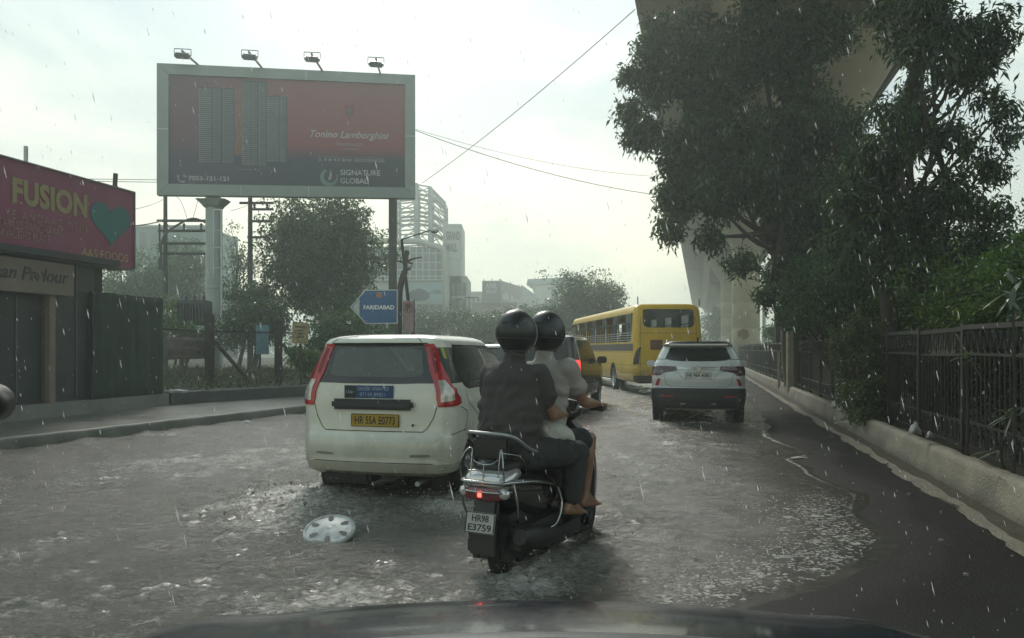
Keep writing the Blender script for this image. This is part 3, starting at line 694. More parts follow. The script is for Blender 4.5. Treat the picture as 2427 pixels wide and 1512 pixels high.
# ---- white tall hatchback
def hatchback():
    t = thing('hatchback_car', 'white tall hatchback with yellow number plate, seen from behind beside the scooter', 'car', group='white hatchbacks')
    P = paint('cream white paint', (.66, .66, .57))
    st = [(.29, .70, .10, 3.50, .16, .25, .03), (.33, .77, .03, 3.58, .2, .3, .04), (.42, .80, .0, 3.63, .2, .3, .05), (.43, .80, .005, 3.63, .2, .3, .05), (.56, .812, .0, 3.65, .2, .3, .05), (.66, .812, .012, 3.64, .2, .3, .05), (.71, .81, .05, 3.63, .17, .3, .05),
          (.86, .812, .06, 3.60, .15, .3, .05), (1.0, .81, .065, 3.48, .14, .3, .05), (1.08, .80, .07, 3.15, .13, .3, .05), (1.13, .79, .078, 2.75, .13, .2, .05), (1.17, .775, .085, 2.68, .13, .2, .05),
          (1.30, .735, .115, 2.48, .13, .16, .05), (1.45, .69, .15, 2.20, .13, .15, .05), (1.545, .655, .175, 2.0, .13, .15, .05), (1.59, .635, .17, 1.93, .13, .14, .05), (1.625, .605, .19, 1.86, .14, .14, .05), (1.65, .55, .24, 1.75, .15, .15, .05), (1.668, .44, .36, 1.6, .15, .15, .05), (1.676, .28, .55, 1.4, .1, .1, .03), (1.68, .02, .9, .95, .01, .01, 0)]
    b = Loft(st); r = b.rear; s = b.side
    rearglass = rounded([r(-.50, 1.25), r(.50, 1.25), r(.455, 1.535), r(-.455, 1.535)], .35)
    surround = [r(-.62, 1.195), (-1.02, b.tz(1.30)), (-1.02, b.tz(1.585)), (1.02, b.tz(1.585)), (1.02, b.tz(1.30)), r(.62, 1.195), r(.3, 1.185), r(-.3, 1.185)]
    holes = [rearglass]; sides = []
    for sg in (1, -1):
        w1 = rounded([s(.62, 1.16, sg), s(1.32, 1.13, sg), s(1.34, 1.545, sg), s(.55, 1.55, sg), s(.46, 1.40, sg)], .12)
        w2 = rounded([s(1.40, 1.13, sg), s(2.42, 1.13, sg), s(2.30, 1.30, sg), s(1.98, 1.545, sg), s(1.42, 1.55, sg)], .12)
        sides += [w1, w2]
        holes += [w1, w2, [s(.70+.36*math.cos(a), max(.295, .22+.42*math.sin(a)), sg) for a in np.linspace(math.pi+.1, -.1, 18)] if False else [s(y, z, sg) for y, z in [(.34, .292)]+[(.71+.345*math.cos(a), .27+.385*math.sin(a)) for a in np.linspace(math.pi-.06, .06, 14)]+[(1.08, .292)]],
                  [s(y, z, sg) for y, z in [(2.62, .292)]+[(2.99+.345*math.cos(a), .27+.385*math.sin(a)) for a in np.linspace(math.pi-.06, .06, 14)]+[(3.35, .292)]]]
    wind = rounded([b.front(-.54, 1.19), b.front(.54, 1.19), b.front(.47, 1.54), b.front(-.47, 1.54)], .25); 
    holes.append(wind)
    body = b.whole('body', P, t, holes)
    b.sheet('window_surround', surround, mat('black gloss trim', (.015, .015, .017), .15, var=.1, coat=.4), t, [rearglass], off=.004, skirt=.006, grid=.14)
    b.sheet('rear_window', rearglass, GLW, t, off=.002, grid=.15)
    b.sheet('windscreen', wind, GL, t, off=.001, grid=.15)
    for w_ in sides: b.sheet('side_window', w_, GL, t, off=.001, grid=.12)
    for sg in (1, -1):
        a = [(.63, 1.12), (2.42, 1.12), (2.46, 1.135), (2.33, 1.31), (2.01, 1.56), (.53, 1.57), (.43, 1.40), (.56, 1.14)]
        out = [s(y, z, sg) for y, z in a]
        b.sheet('window_frame', out, _m['black gloss trim'], t, sides[(0 if sg > 0 else 2):(2 if sg > 0 else 4)], off=.003, skirt=.004, grid=.12)
    for sg in (1, -1):
        lamp = [(.93*sg, b.tz(1.575)), (1.30*sg, b.tz(1.575)), (1.36*sg, b.tz(1.40)), (1.55*sg, b.tz(1.27)), (1.95*sg, b.tz(1.13)), (2.03*sg, b.tz(1.05)), (2.03*sg, b.tz(.985)), (1.9*sg, b.tz(.975)), (.98*sg, b.tz(.965)), (.955*sg, b.tz(1.05)), (.955*sg, b.tz(1.2)), (.93*sg, b.tz(1.3))]
        lo = b.sheet('tail_lamp', rounded(lamp, .06, 2), M_redlamp, t, off=.014, skirt=.02, grid=.1)
        inn = [(1.08*sg, b.tz(1.22)), (1.40*sg, b.tz(1.22)), (1.70*sg, b.tz(1.12)), (1.72*sg, b.tz(1.03)), (1.08*sg, b.tz(1.01))]
        b.sheet('clear_lens', rounded(inn, .1, 3), M_clear, lo, off=.018, skirt=.006, grid=.1)
        col = [(1.0*sg, b.tz(1.53)), (1.18*sg, b.tz(1.53)), (1.22*sg, b.tz(1.30)), (1.0*sg, b.tz(1.28))]
        b.sheet('inner_lens', rounded(col, .05, 2), mat('dark red lens', (.22, .005, .012), .2, var=.3, scale=50), lo, off=.0165, skirt=.003, grid=.1)
    q = lambda x, z: r(x, z)
    b.lines('panel_gap', [[(-.97, b.tz(.97)), (-.93, b.tz(.86)), (-.86, b.tz(.76)), (-.8, b.tz(.725)), (.8, b.tz(.725)), (.86, b.tz(.76)), (.93, b.tz(.86)), (.97, b.tz(.97))],
                          [(-1.0, b.tz(1.59)), (-.97, b.tz(1.64)), (-.4, b.tz(1.655))], [(.9, b.tz(1.592)), (.9, b.tz(1.64)), (.88, b.tz(1.668))],
                          [(-1.4, b.tz(.425)), (1.4, b.tz(.425))],
                          [s(1.36, 1.11), s(1.37, .75), s(1.36, .36)], [s(.52, 1.12), s(.60, .98), s(.98, .80), s(1.06, .66)], [s(2.42, 1.10), s(2.44, .7), s(2.40, .36)], [(2.03, b.tz(.96)), (2.10, b.tz(.90)), (2.08, b.tz(.72)), (1.6, b.tz(.70))]], .008, BODYSHUT, t)
    for sg in (1, -1): b.sheet('reflector', rounded([r(.40*sg, .485), r(.60*sg, .49), r(.60*sg, .515), r(.40*sg, .51)], .05, 2), mat('bumper slot', (.22, .2, .15), .5), t, off=.003, skirt=.004)
    MB().bbox((0, .045, .985), (.86, .06, .105), .028).build('handle_bar', mat('worn black plastic', (.03, .035, .04), .5, var=.3), t, 40)
    p = plate(t, (.03, .052, .83), .50, .125, mat('yellow plate', (.42, .27, .02), .5, var=.25, scale=9), [('HR 55A E0773', .84)])
    # advert stuck above the bar
    st_ = MB(); st_.box((.015, .071, 1.105), (.40, .006, .125)); adv = st_.build('sticker', mat('blue sticker', (.018, .055, .16), .5, var=.3, scale=12), t)
    st2 = MB(); st2.box((-.245, .071, 1.105), (.117, .006, .125)); st2.build('sticker', mat('black sticker', (.01, .022, .022), .5), t)
    TM = lambda x, z: Matrix(((1, 0, 0, x), (0, 0, -1, .0675), (0, 1, 0, z), (0, 0, 0, 1)))
    link('lettering', textmesh('DRIVER WANTED', .036, TM(-.16, 1.118), width=.33, bold=.01, thick=.001), mat('faded lettering', (.25, .32, .42), .6), adv)
    link('lettering', textmesh('97110 89821', .036, TM(-.14, 1.062), width=.27, bold=.01, thick=.001), _m['faded lettering'], adv)
    link('lettering', textmesh('Uber', .03, TM(-.285, 1.09), width=.085, thick=.001), _m['faded lettering'], adv)
    MB().sphere((.42, .058, .79), .013).build('lock', M_black, t)
    MB().sphere((.0, .06, 1.14), .001).v
    b.sheet('sticker', rounded([(1.52, b.tz(1.535)), (1.75, b.tz(1.535)), (1.80, b.tz(1.43)), (1.58, b.tz(1.43))], .04, 2), mat('yellow sticker', (.42, .42, .08), .6), t, off=.003, skirt=.004)
    un = MB(); un.box((0, 1.8, .33), (1.3, 3.2, .10)); un.box((0, 1.85, .55), (1.36, 2.9, .35)); un.bbox((-.3, .25, .27), (.5, .3, .16), .03); un.build('underbody', M_dark, t)
    un = MB(); un.tube([(.45, .1, .22), (.45, .5, .22)], .025, 10); un.build('exhaust_pipe', M_steel, t, 40)
    for sg in (1, -1):
        seat(2.05, .34*sg, t); seat(.95, .34*sg, t, 1.24); make_wheel('wheel', .70*sg, .71, .285, .155, t); make_wheel('wheel', .70*sg, 2.99, .285, .155, t)
        MB().bbox((.90*sg, 2.35, 1.17), (.20, .09, .13), .03).build('wing_mirror', P, t, 40)
    dm = MB(); dm.bbox((0, 2.72, 1.02), (1.25, .35, .14), .04); dm.build('dashboard', M_dark, t)
    for sg in (1, -1):
        for y in (.71, 2.99): MB().lathe([(.001, 0), (.37, 0), (.37, .2*sg)], (.50*sg, y, .28), 'X', 20).build('wheel_housing', M_dark, t)
    return t
hb = hatchback(); hb.location = (-1.375, 7.14, -.10); hb.rotation_euler = (0, 0, R(-14.3))
h2 = copy_tree(hb); h2.location = (-.62, 18.5, -.12); h2.rotation_euler = (0, 0, R(-14)); h2['label'] = 'roof of a small white car farther ahead, between the nearer hatchback and the helmets'
for ch in list(h2.children):
    if ch.name.startswith('sticker'):
        for k in list(ch.children): bpy.data.objects.remove(k)
        bpy.data.objects.remove(ch)
# ---- white compact SUV
def suv_white():
    t = thing('suv_car', 'white compact SUV with dark lower bumper and dark rear lamps, driving next to the kerb', 'car')
    P = mat('white SUV paint', (.60, .61, .60), .26, 0, var=.06, scale=2, coat=.8)
    st = [(.30, .78, .15, 4.05, .2, .3, .05), (.34, .87, .05, 4.2, .25, .35, .06), (.50, .90, .01, 4.3, .26, .4, .07), (.70, .905, .02, 4.31, .26, .4, .07), (.745, .90, .05, 4.31, .25, .4, .07), (.90, .90, .03, 4.28, .24, .4, .07), (1.02, .895, .06, 4.15, .22, .4, .07), (1.06, .89, .10, 3.95, .22, .35, .07), (1.13, .875, .115, 3.4, .22, .3, .07), (1.20, .85, .15, 3.05, .2, .25, .06), (1.26, .81, .20, 2.95, .18, .2, .06),
          (1.40, .75, .32, 2.65, .17, .2, .06), (1.53, .685, .42, 2.3, .16, .18, .06), (1.565, .665, .36, 2.2, .15, .16, .05), (1.60, .64, .37, 2.1, .15, .16, .05), (1.635, .56, .5, 1.95, .15, .15, .04), (1.65, .35, .8, 1.6, .1, .1, .03), (1.655, .02, 1.2, 1.25, .01, .01, 0)]
    b = Loft(st); r = b.rear; s = b.side
    low = [(-5, b.tz(.30)), (5, b.tz(.30)), (5, b.tz(.72)), (-5, b.tz(.72))]
    rg = rounded([r(-.60, 1.275), r(-.3, 1.245), r(.3, 1.245), r(.60, 1.275), r(.53, 1.525), r(-.53, 1.525)], .2)
    arches = []; sides = []
    for sg in (1, -1):
        for yc in (.85, 3.45): arches.append([s(yc-.40, .302, sg)]+[s(yc+.385*math.cos(a), .30+.40*math.sin(a), sg) for a in np.linspace(math.pi-.05, .05, 14)]+[s(yc+.40, .302, sg)])
        sides.append(rounded([s(.80, 1.24, sg), s(2.62, 1.20, sg), s(2.15, 1.52, sg), s(.95, 1.53, sg)], .1))
    wind = rounded([b.front(-.58, 1.28), b.front(.58, 1.28), b.front(.48, 1.52), b.front(-.48, 1.52)], .2)
    b.whole('body', P, t, [rg, wind]+arches+sides)
    blk = mat('rough black cladding', (.018, .018, .019), .55, var=.2)
    b.sheet('bumper', [(-1.95, b.tz(.335)), (1.95, b.tz(.335)), (2.0, b.tz(.69)), (1.5, b.tz(.72)), (-1.5, b.tz(.72)), (-2.0, b.tz(.69))], blk, t, off=.010, skirt=.014, grid=.12)
    b.sheet('rear_window', rg, GLD, t, off=.001); b.sheet('windscreen', wind, GLD, t)
    for w_ in sides: b.sheet('side_window', w_, GLD, t, off=.001)
    b.sheet('roof', [(-1.95, b.tz(1.545)), (1.95, b.tz(1.545)), (3.9, b.tz(1.545)), (3.9, b.tz(1.652)), (-3.9, b.tz(1.652)), (-3.9, b.tz(1.545))], mat('dark roof', (.02, .022, .025), .2, var=.1, coat=.5), t, off=.004, skirt=.006, grid=.2)
    for sg in (1, -1):
        l = b.sheet('tail_lamp', rounded([r(.42*sg, 1.14), (1.3*sg, b.tz(1.15)), (1.98*sg, b.tz(1.13)), (2.02*sg, b.tz(1.07)), (1.7*sg, b.tz(.97)), (1.15*sg, b.tz(.965)), r(.40*sg, 1.075)], .06, 2), mat('smoked lamp', (.06, .006, .012), .08, var=.3, scale=12, coat=.8), t, off=.016, skirt=.02, grid=.1)
        b.sheet('reflector', rounded([(1.15*sg, b.tz(.91)), (1.33*sg, b.tz(.90)), (1.5*sg, b.tz(.77)), (1.3*sg, b.tz(.765))], .03, 2), M_redlamp, t, off=.006, skirt=.008)
        b.sheet('lower_reflector', rounded([r(.48*sg, .55), r(.72*sg, .56), r(.72*sg, .585), r(.48*sg, .575)], .03, 2), M_redlamp, t, off=.014, skirt=.008)
        b.sheet('pillar_trim', [(1.05*sg, b.tz(1.29)), (1.9*sg, b.tz(1.29)), (1.9*sg, b.tz(1.54)), (1.05*sg, b.tz(1.54))], P, t, off=.003, skirt=.004)
        rl = MB(); rl.tube([(.60*sg, .55, 1.62), (.61*sg, .65, 1.665), (.61*sg, 1.9, 1.67), (.58*sg, 2.0, 1.63)], .016, 6); rl.build('roof_rail', M_steel, t, 40)
        MB().bbox((1.0*sg, 2.5, 1.16), (.2, .1, .14), .03).build('wing_mirror', P, t, 40)
        seat(2.1, .38*sg, t); seat(1.1, .38*sg, t, 1.24)
        make_wheel('wheel', .80*sg, .85, .33, .20, t); make_wheel('wheel', .80*sg, 3.45, .33, .20, t)
    b.sheet('garnish', [r(-.40, 1.135), r(.40, 1.135), r(.40, 1.085), r(-.40, 1.085)], mat('satin chrome', (.55, .55, .53), .22, .8, var=.1), t, off=.012, skirt=.012)
    e = MB(); e.lathe([(.001, .0), (.055, .0), (.062, .012), (.055, .02)], (0, .07, 1.10), 'Y', 20); e.build('emblem', M_chrome, t, 40)
    b.lines('panel_gap', [[r(-.62, 1.22), (-.98, b.tz(1.0)), (-.95, b.tz(.80)), (-.8, b.tz(.745)), (.8, b.tz(.745)), (.95, b.tz(.80)), (.98, b.tz(1.0)), r(.62, 1.22)], [r(-.52, 1.05), r(-.36, 1.0), r(-.30, .90), r(.30, .90), r(.36, 1.0), r(.52, 1.05)]], .007, BODYSHUT, t)
    plate(t, (0, .045, .975), .50, .12, mat('white plate', (.62, .62, .58), .5, var=.1), [('HR 98A 4080', .86)])
    sp_ = MB(); sp_.bbox((0, .40, 1.575), (1.14, .22, .035), .012); sp_.build('spoiler', P, t, 40)
    wp = MB(); wp.tube([(0, .17, 1.25), (.32, .24, 1.33)], .008, 6); wp.build('wiper', M_black, t)
    MB().bbox((0, .06, .42), (.7, .06, .05), .015).build('skid_trim', mat('grey trim', (.25, .25, .25), .4, var=.1), t, 40)
    un = MB(); un.box((0, 2.1, .36), (1.4, 3.8, .12)); un.box((0, 2.1, .60), (1.4, 3.3, .45)); un.build('underbody', M_dark, t)
    an = MB(); an.tube([(0, .75, 1.64), (0, .68, 1.70), (0, .62, 1.71)], .02, 6); an.build('antenna', M_black, t, 40)
    return t
ws = suv_white(); ws.location = (3.62, 14.35, -.06); ws.rotation_euler = (0, 0, R(-13))
# ---- dark SUV with a lit tail lamp
def suv_dark():
    t = thing('suv_car', 'dark SUV with one bright red tail lamp, half hidden behind the two riders', 'car')
    P = mat('dark grey paint', (.022, .020, .020), .22, 0, var=.15, scale=2, coat=.8)
    st = [(.35, .75, .12, 4.0, .15, .2, .03), (.40, .84, .03, 4.2, .16, .25, .03), (.62, .86, .0, 4.25, .15, .25, .03), (.70, .86, .04, 4.25, .12, .2, .03), (1.0, .86, .05, 4.22, .12, .2, .03), (1.12, .855, .055, 4.1, .12, .2, .03), (1.18, .85, .06, 3.1, .12, .15, .03), (1.24, .84, .07, 2.95, .12, .12, .03), (1.5, .78, .11, 2.65, .1, .1, .03), (1.70, .73, .15, 2.4, .1, .1, .03), (1.76, .68, .2, 2.3, .1, .1, .03), (1.80, .5, .4, 2.1, .1, .1, .02), (1.815, .02, 1.1, 1.2, .01, .01, 0)]
    b = Loft(st); r = b.rear; s = b.side
    rg = rounded([r(-.62, 1.24), r(.62, 1.24), r(.56, 1.68), r(-.56, 1.68)], .2); sides = []; arches = []
    for sg in (1, -1):
        for y0, y1 in ((.35, 1.15), (1.22, 1.98), (2.05, 2.75)): sides.append(rounded([s(y0, 1.2, sg), s(y1, 1.2, sg), s(min(y1, 2.35), 1.68, sg), s(y0, 1.68, sg)], .06))
        for yc in (.85, 3.4): arches.append([s(yc-.41, .352, sg)]+[s(yc+.40*math.cos(a), .34+.42*math.sin(a), sg) for a in np.linspace(math.pi-.05, .05, 12)]+[s(yc+.41, .352, sg)])
    b.whole('body', P, t, [rg]+sides+arches); b.sheet('rear_window', rg, GLD, t, off=.001)
    for w_ in sides: b.sheet('side_window', w_, GLD, t, off=.001)
    for sg in (1, -1):
        b.sheet('tail_lamp', rounded([(1.0*sg, b.tz(1.24)), (1.75*sg, b.tz(1.24)), (1.85*sg, b.tz(.86)), (1.0*sg, b.tz(.86))], .05, 2), M_redlit, t, off=.014, skirt=.02)
        MB().bbox((1.0*sg, 2.75, 1.22), (.24, .10, .17), .03).build('wing_mirror', M_black, t, 40)
        make_wheel('wheel', .76*sg, .85, .35, .2, t); make_wheel('wheel', .76*sg, 3.4, .35, .2, t)
        rl = MB(); rl.tube([(.62*sg, .4, 1.75), (.63*sg, .5, 1.80), (.63*sg, 2.1, 1.81), (.6*sg, 2.2, 1.77)], .014, 6); rl.build('roof_rail', M_steel, t, 40)
    b.lines('panel_gap', [[s(1.19, 1.18), s(1.2, .5)], [s(2.03, 1.18), s(2.05, .5)], [s(2.85, 1.16), s(2.85, .6)]], .01, mat('trim line', (.1, .1, .1), .5), t)
    MB().box((0, 2.1, .5), (1.4, 3.6, .3)).build('underbody', M_dark, t)
    return t
ds = suv_dark(); ds.location = (.62, 16.2, -.06); ds.rotation_euler = (0, 0, R(-14.3))
# ---- yellow bus
def bus():
    t = thing('bus', 'yellow bus with barred side windows turning across the road ahead', 'bus')
    P = mat('bus yellow paint', (.78, .48, .018), .38, 0, var=.14, scale=1.2, coat=.35, dirt=((.16, .11, .04), .35, 1.0))
    Lb = 12.6
    st = [(.42, 1.10, .10, Lb-.1, .1, .2, .03), (.46, 1.13, .03, Lb, .14, .25, .05), (.85, 1.14, .0, Lb, .16, .3, .06), (.95, 1.14, .03, Lb, .16, .3, .06), (1.5, 1.14, .03, Lb, .16, .3, .06), (2.0, 1.14, .04, Lb-.05, .16, .3, .06), (2.72, 1.11, .10, Lb-.25, .18, .3, .06), (2.84, 1.08, .13, Lb-.3, .18, .3, .06), (2.93, 1.0, .22, Lb-.4, .18, .3, .06), (2.97, .85, .4, Lb-.6, .15, .3, .05), (2.99, .02, 1.5, Lb-2, .01, .01, 0)]
    b = Loft(st); r = b.rear; s = b.side; b.KU = .5
    rg = rounded([r(-.86, 2.18), r(.86, 2.18), r(.84, 2.78), r(-.84, 2.78)], .25); holes = [rg]; wins = []; ys = [.45, 2.4, 4.35, 6.3, 8.25, 10.2]
    for sg in (1, -1):
        for y0 in ys: wins.append(rounded([s(y0+.06, 1.72, sg), s(y0+1.88, 1.72, sg), s(y0+1.88, 2.66, sg), s(y0+.06, 2.66, sg)], .02, 2))
        for yc in (3.1, 10.6): holes.append([s(yc-.52, .422, sg)]+[s(yc+.5*math.cos(a), .46+.55*math.sin(a), sg) for a in np.linspace(math.pi-.03, .03, 12)]+[s(yc+.52, .422, sg)])
    b.whole('body', P, t, holes+wins)
    b.sheet('rear_window', rg, GLD, t, off=.004, skirt=.01, grid=.2)
    dk = mat('bus window metal', (.035, .04, .04), .5)
    for sg in (1, -1):
        b.sheet('stripe', [s(.2, 1.42, sg), s(11.9, 1.42, sg), s(11.9, 1.66, sg), s(.2, 1.66, sg)], mat('maroon grey stripe', (.11, .085, .08), .5, var=.3, scale=3), t, off=.004, skirt=.006, grid=.3)
        for i, y0 in enumerate(ys):
            w_ = MB(); x = 1.125*sg
            for yy_ in (y0+.02, y0+1.9): w_.box((x, yy_, 2.19), (.03, .09, .96))
            w_.box((x-.012*sg, y0+.96, 2.36), (.02, 1.8, .03)); w_.box((x-.012*sg, y0+.96, 2.03), (.02, .05, .62)); w_.box((x-.012*sg, y0+.5, 2.03), (.02, .03, .62)); w_.box((x-.012*sg, y0+1.42, 2.03), (.02, .03, .62))
            fr = w_.build('window', dk, t)
            ba = MB()
            for z in (1.78, 1.86, 1.94, 2.02): ba.tube([(x+.03*sg, y0+.02, z), (x+.03*sg, y0+1.9, z)], .010, 5)
            ba.build('bars', M_steel, fr)
            g = MB(); g.box((x-.03*sg, y0+.48, 2.2), (.006, .92, .9)); g.build('pane', glass_mat('bus glass', (.12, .14, .13), .35), fr)
        make_wheel('wheel', .98*sg, 3.1, .46, .28, t, 5); make_wheel('wheel', .98*sg, 10.6, .46, .28, t, 5)
        b.sheet('tail_lamp', rounded([(.93*sg, b.tz(1.55)), (1.25*sg, b.tz(1.50)), (1.75*sg, b.tz(1.15)), (1.85*sg, b.tz(.98)), (1.05*sg, b.tz(.99))], .05, 2), mat('black lamp cluster', (.02, .02, .02), .1, var=.2, coat=.7), t, off=.012, skirt=.016)
    b.sheet('route_board', rounded([r(-.62, 1.46), r(-.22, 1.46), r(-.22, 1.78), r(-.62, 1.78)], .05, 2), mat('brown notice', (.16, .06, .025), .6, var=.3, scale=8), t, off=.005, skirt=.006)
    b.sheet('plate_recess', rounded([r(-.25, .60), r(.30, .60), r(.30, .80), r(-.25, .80)], .05, 2), mat('yellow plate', (.42, .27, .02), .5), t, off=.005, skirt=.006)
    b.sheet('door', [s(11.2, .6, -1), s(12.1, .6, -1), s(12.1, 2.5, -1), s(11.2, 2.5, -1)], mat('dull maroon', (.10, .03, .03), .4, var=.2), t, off=.004, skirt=.006)
    b.sheet('bumper', [(-1.8, b.tz(.46)), (1.8, b.tz(.46)), (1.8, b.tz(.62)), (-1.8, b.tz(.62))], mat('dark bumper', (.05, .045, .03), .6), t, off=.02, skirt=.022)
    b.lines('panel_gap', [[(-1.0, b.tz(2.0)), (1.0, b.tz(2.0))], [(-1.0, b.tz(1.0)), (1.0, b.tz(1.0))], [s(.3, .95, -1), s(11, .95, -1)], [s(.3, 1.38, -1), s(11, 1.38, -1)], [(-.96, b.tz(.6)), (-.96, b.tz(2.85))], [(.96, b.tz(.6)), (.96, b.tz(2.85))]], .014, mat('bus seam', (.22, .13, .02), .6, var=0), t)
    un = MB(); un.box((0, 6.2, .5), (1.7, 11.6, .3)); un.box((0, 6.3, .80), (2.15, 12, .06)); un.build('underbody', M_dark, t)
    for i in range(9):
        y = .8+i*1.15; m = MB()
        for x in (-.62, .62): m.bbox((x, y, 1.35), (.85, .12, .75), .03); m.bbox((x, y+.2, 1.1), (.85, .4, .12), .03)
        m.build('seat_row', mat('bus seat', (.03, .04, .07), .8), t)
    for sg in (1, -1): mi = MB(); mi.tube([(1.1*sg, Lb-.3, 2.3), (1.45*sg, Lb+.1, 2.3), (1.45*sg, Lb+.1, 2.1)], .02, 6); mi.bbox((1.45*sg, Lb+.1, 1.95), (.2, .06, .35), .02); mi.build('wing_mirror', M_black, t, 40)
    an = MB(); an.bar((-1.02, .1, 2.9), (-1.02, .1, 3.18), .03); an.bar((1.02, .1, 2.9), (1.02, .1, 3.12), .03); an.build('marker_post', mat('dark yellow post', (.25, .16, .02), .6), t)
    return t
bu = bus(); bu.location = (3.963+1.14*.996, 24+1.14*-.087, -.05); bu.rotation_euler = (0, 0, R(5))
# ---- the car the picture is taken from: bonnet, scuttle, wipers and left mirror
def own_car():
    t = thing('car_bonnet', 'dark wet bonnet, scuttle and left mirror of the car at the bottom of the view', 'car')
    M_b = mat('dark wet bonnet paint', (.006, .010, .020), .2, 0, var=.2, scale=8, coat=.5, bump=.10, bscale=120)
    nx, ny = 60, 30; V = []
    for j in range(ny):
        f = j/(ny-1)
        for i in range(nx):
            u = -1+2*i/(nx-1); w = 1.02-.05*f; y = .80+(1.62-.80)*f; crown = .055*u*u+.03*abs(u)**6
            xx = u*w+.04; yy_ = y-.12*abs(u)**3*f
            z = 1.02-.075*f-.085*f**4-crown*(1+.6*f)+.010*math.exp(-((abs(u)-.62)/.06)**2)
            V.append((xx, yy_, z))
    for i in range(nx):     # the nose falls away
        V.append((V[(ny-1)*nx+i][0]*.99, V[(ny-1)*nx+i][1]+.03, V[(ny-1)*nx+i][2]-.06))
    for i in range(nx): V.append((V[(ny-1)*nx+i][0]*.97, V[(ny-1)*nx+i][1]+.05, V[(ny-1)*nx+i][2]-.4))
    link('bonnet', npmesh('bonnet', V, grid_faces(nx, ny+2), True), M_b, t)
    sc_ = MB(); n = 40; vs = []
    for i in range(n):
        u = -1+2*i/(n-1); x = u*.76+.04; yb = .84-.16*u*u; zt = 1.103-.05*u*u
        vs += [(x, yb, zt-.035), (x, yb-.01, zt), (x, yb-.06, zt+.012), (x, yb-.28, zt+.0), (x, yb-.30, zt-.2)]
    sc_.add(vs, [(i*5+j, i*5+j+1, (i+1)*5+j+1, (i+1)*5+j) for i in range(n-1) for j in range(4)])
    sc_.build('scuttle', mat('grey scuttle plastic', (.045, .055, .06), .4, var=.2, scale=20), t, 40)
    gr_ = MB(); pts = [(u*.70+.04, .775-.16*u*u, 1.112-.05*u*u) for u in np.linspace(-1, .95, 30)]; gr_.tube(pts, .006, 6); gr_.build('wiper', M_black, t, 40)
    b = MB(); b.box((.04, .3, .78), (1.55, .9, .12)); b.box((.04, 1.1, .6), (1.2, .9, .2)); b.build('body', M_dark, t)
    # wheel-shaped ornament resting on the scuttle
    mi = MB(); cx_ = -1.145; mi.ringloft([(1.44, cx_, 1.305, .03, .025), (1.455, cx_, 1.305, .072, .045), (1.52, cx_, 1.305, .087, .055), (1.60, cx_, 1.305, .07, .045), (1.63, cx_, 1.305, .03, .02)], 'Y', 28, 2.3)
    mi.bar((-1.16, 1.50, 1.26), (-1.16, 1.25, 1.02), .03); w_ = mi.build('wing_mirror', mat('black mirror housing', (.012, .016, .017), .35, var=.1), t, 50)
    return t
own_car()
# ---- added disc on the water, standing in for a windscreen reflection
def reflection_disc(loc, r, rx, ry, rz, label):
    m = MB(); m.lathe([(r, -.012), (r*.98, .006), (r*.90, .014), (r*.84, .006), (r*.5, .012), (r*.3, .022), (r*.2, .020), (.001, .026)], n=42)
    o = m.build('reflection_disc', mat('white silver reflection', (.52, .53, .51), .4, .1, var=.45, scale=14), None, 30); o.location = loc; o.rotation_euler = (rx, ry, rz)
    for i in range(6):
        a = 2*math.pi*(i+.3)/6; d = Vector((math.cos(a), math.sin(a), 0)); q = Vector((-d.y, d.x, 0)); h = MB(); h.add([d*r*.62+d*r*.19*math.cos(b)+q*r*.10*math.sin(b)*(1+.3*math.cos(b))+Vector((0, 0, .0135)) for b in np.linspace(0, 2*math.pi, 15)[:-1]], [tuple(range(14))]); h.build('reflection_slot', M_black, o)
    return tag(o, label, 'reflection disc', 'added windscreen reflections')
reflection_disc((-1.40, 5.66, .035), .20, R(21), R(-7), .3, 'silver reflection disc added on the water for a windscreen reflection, left of the scooter')
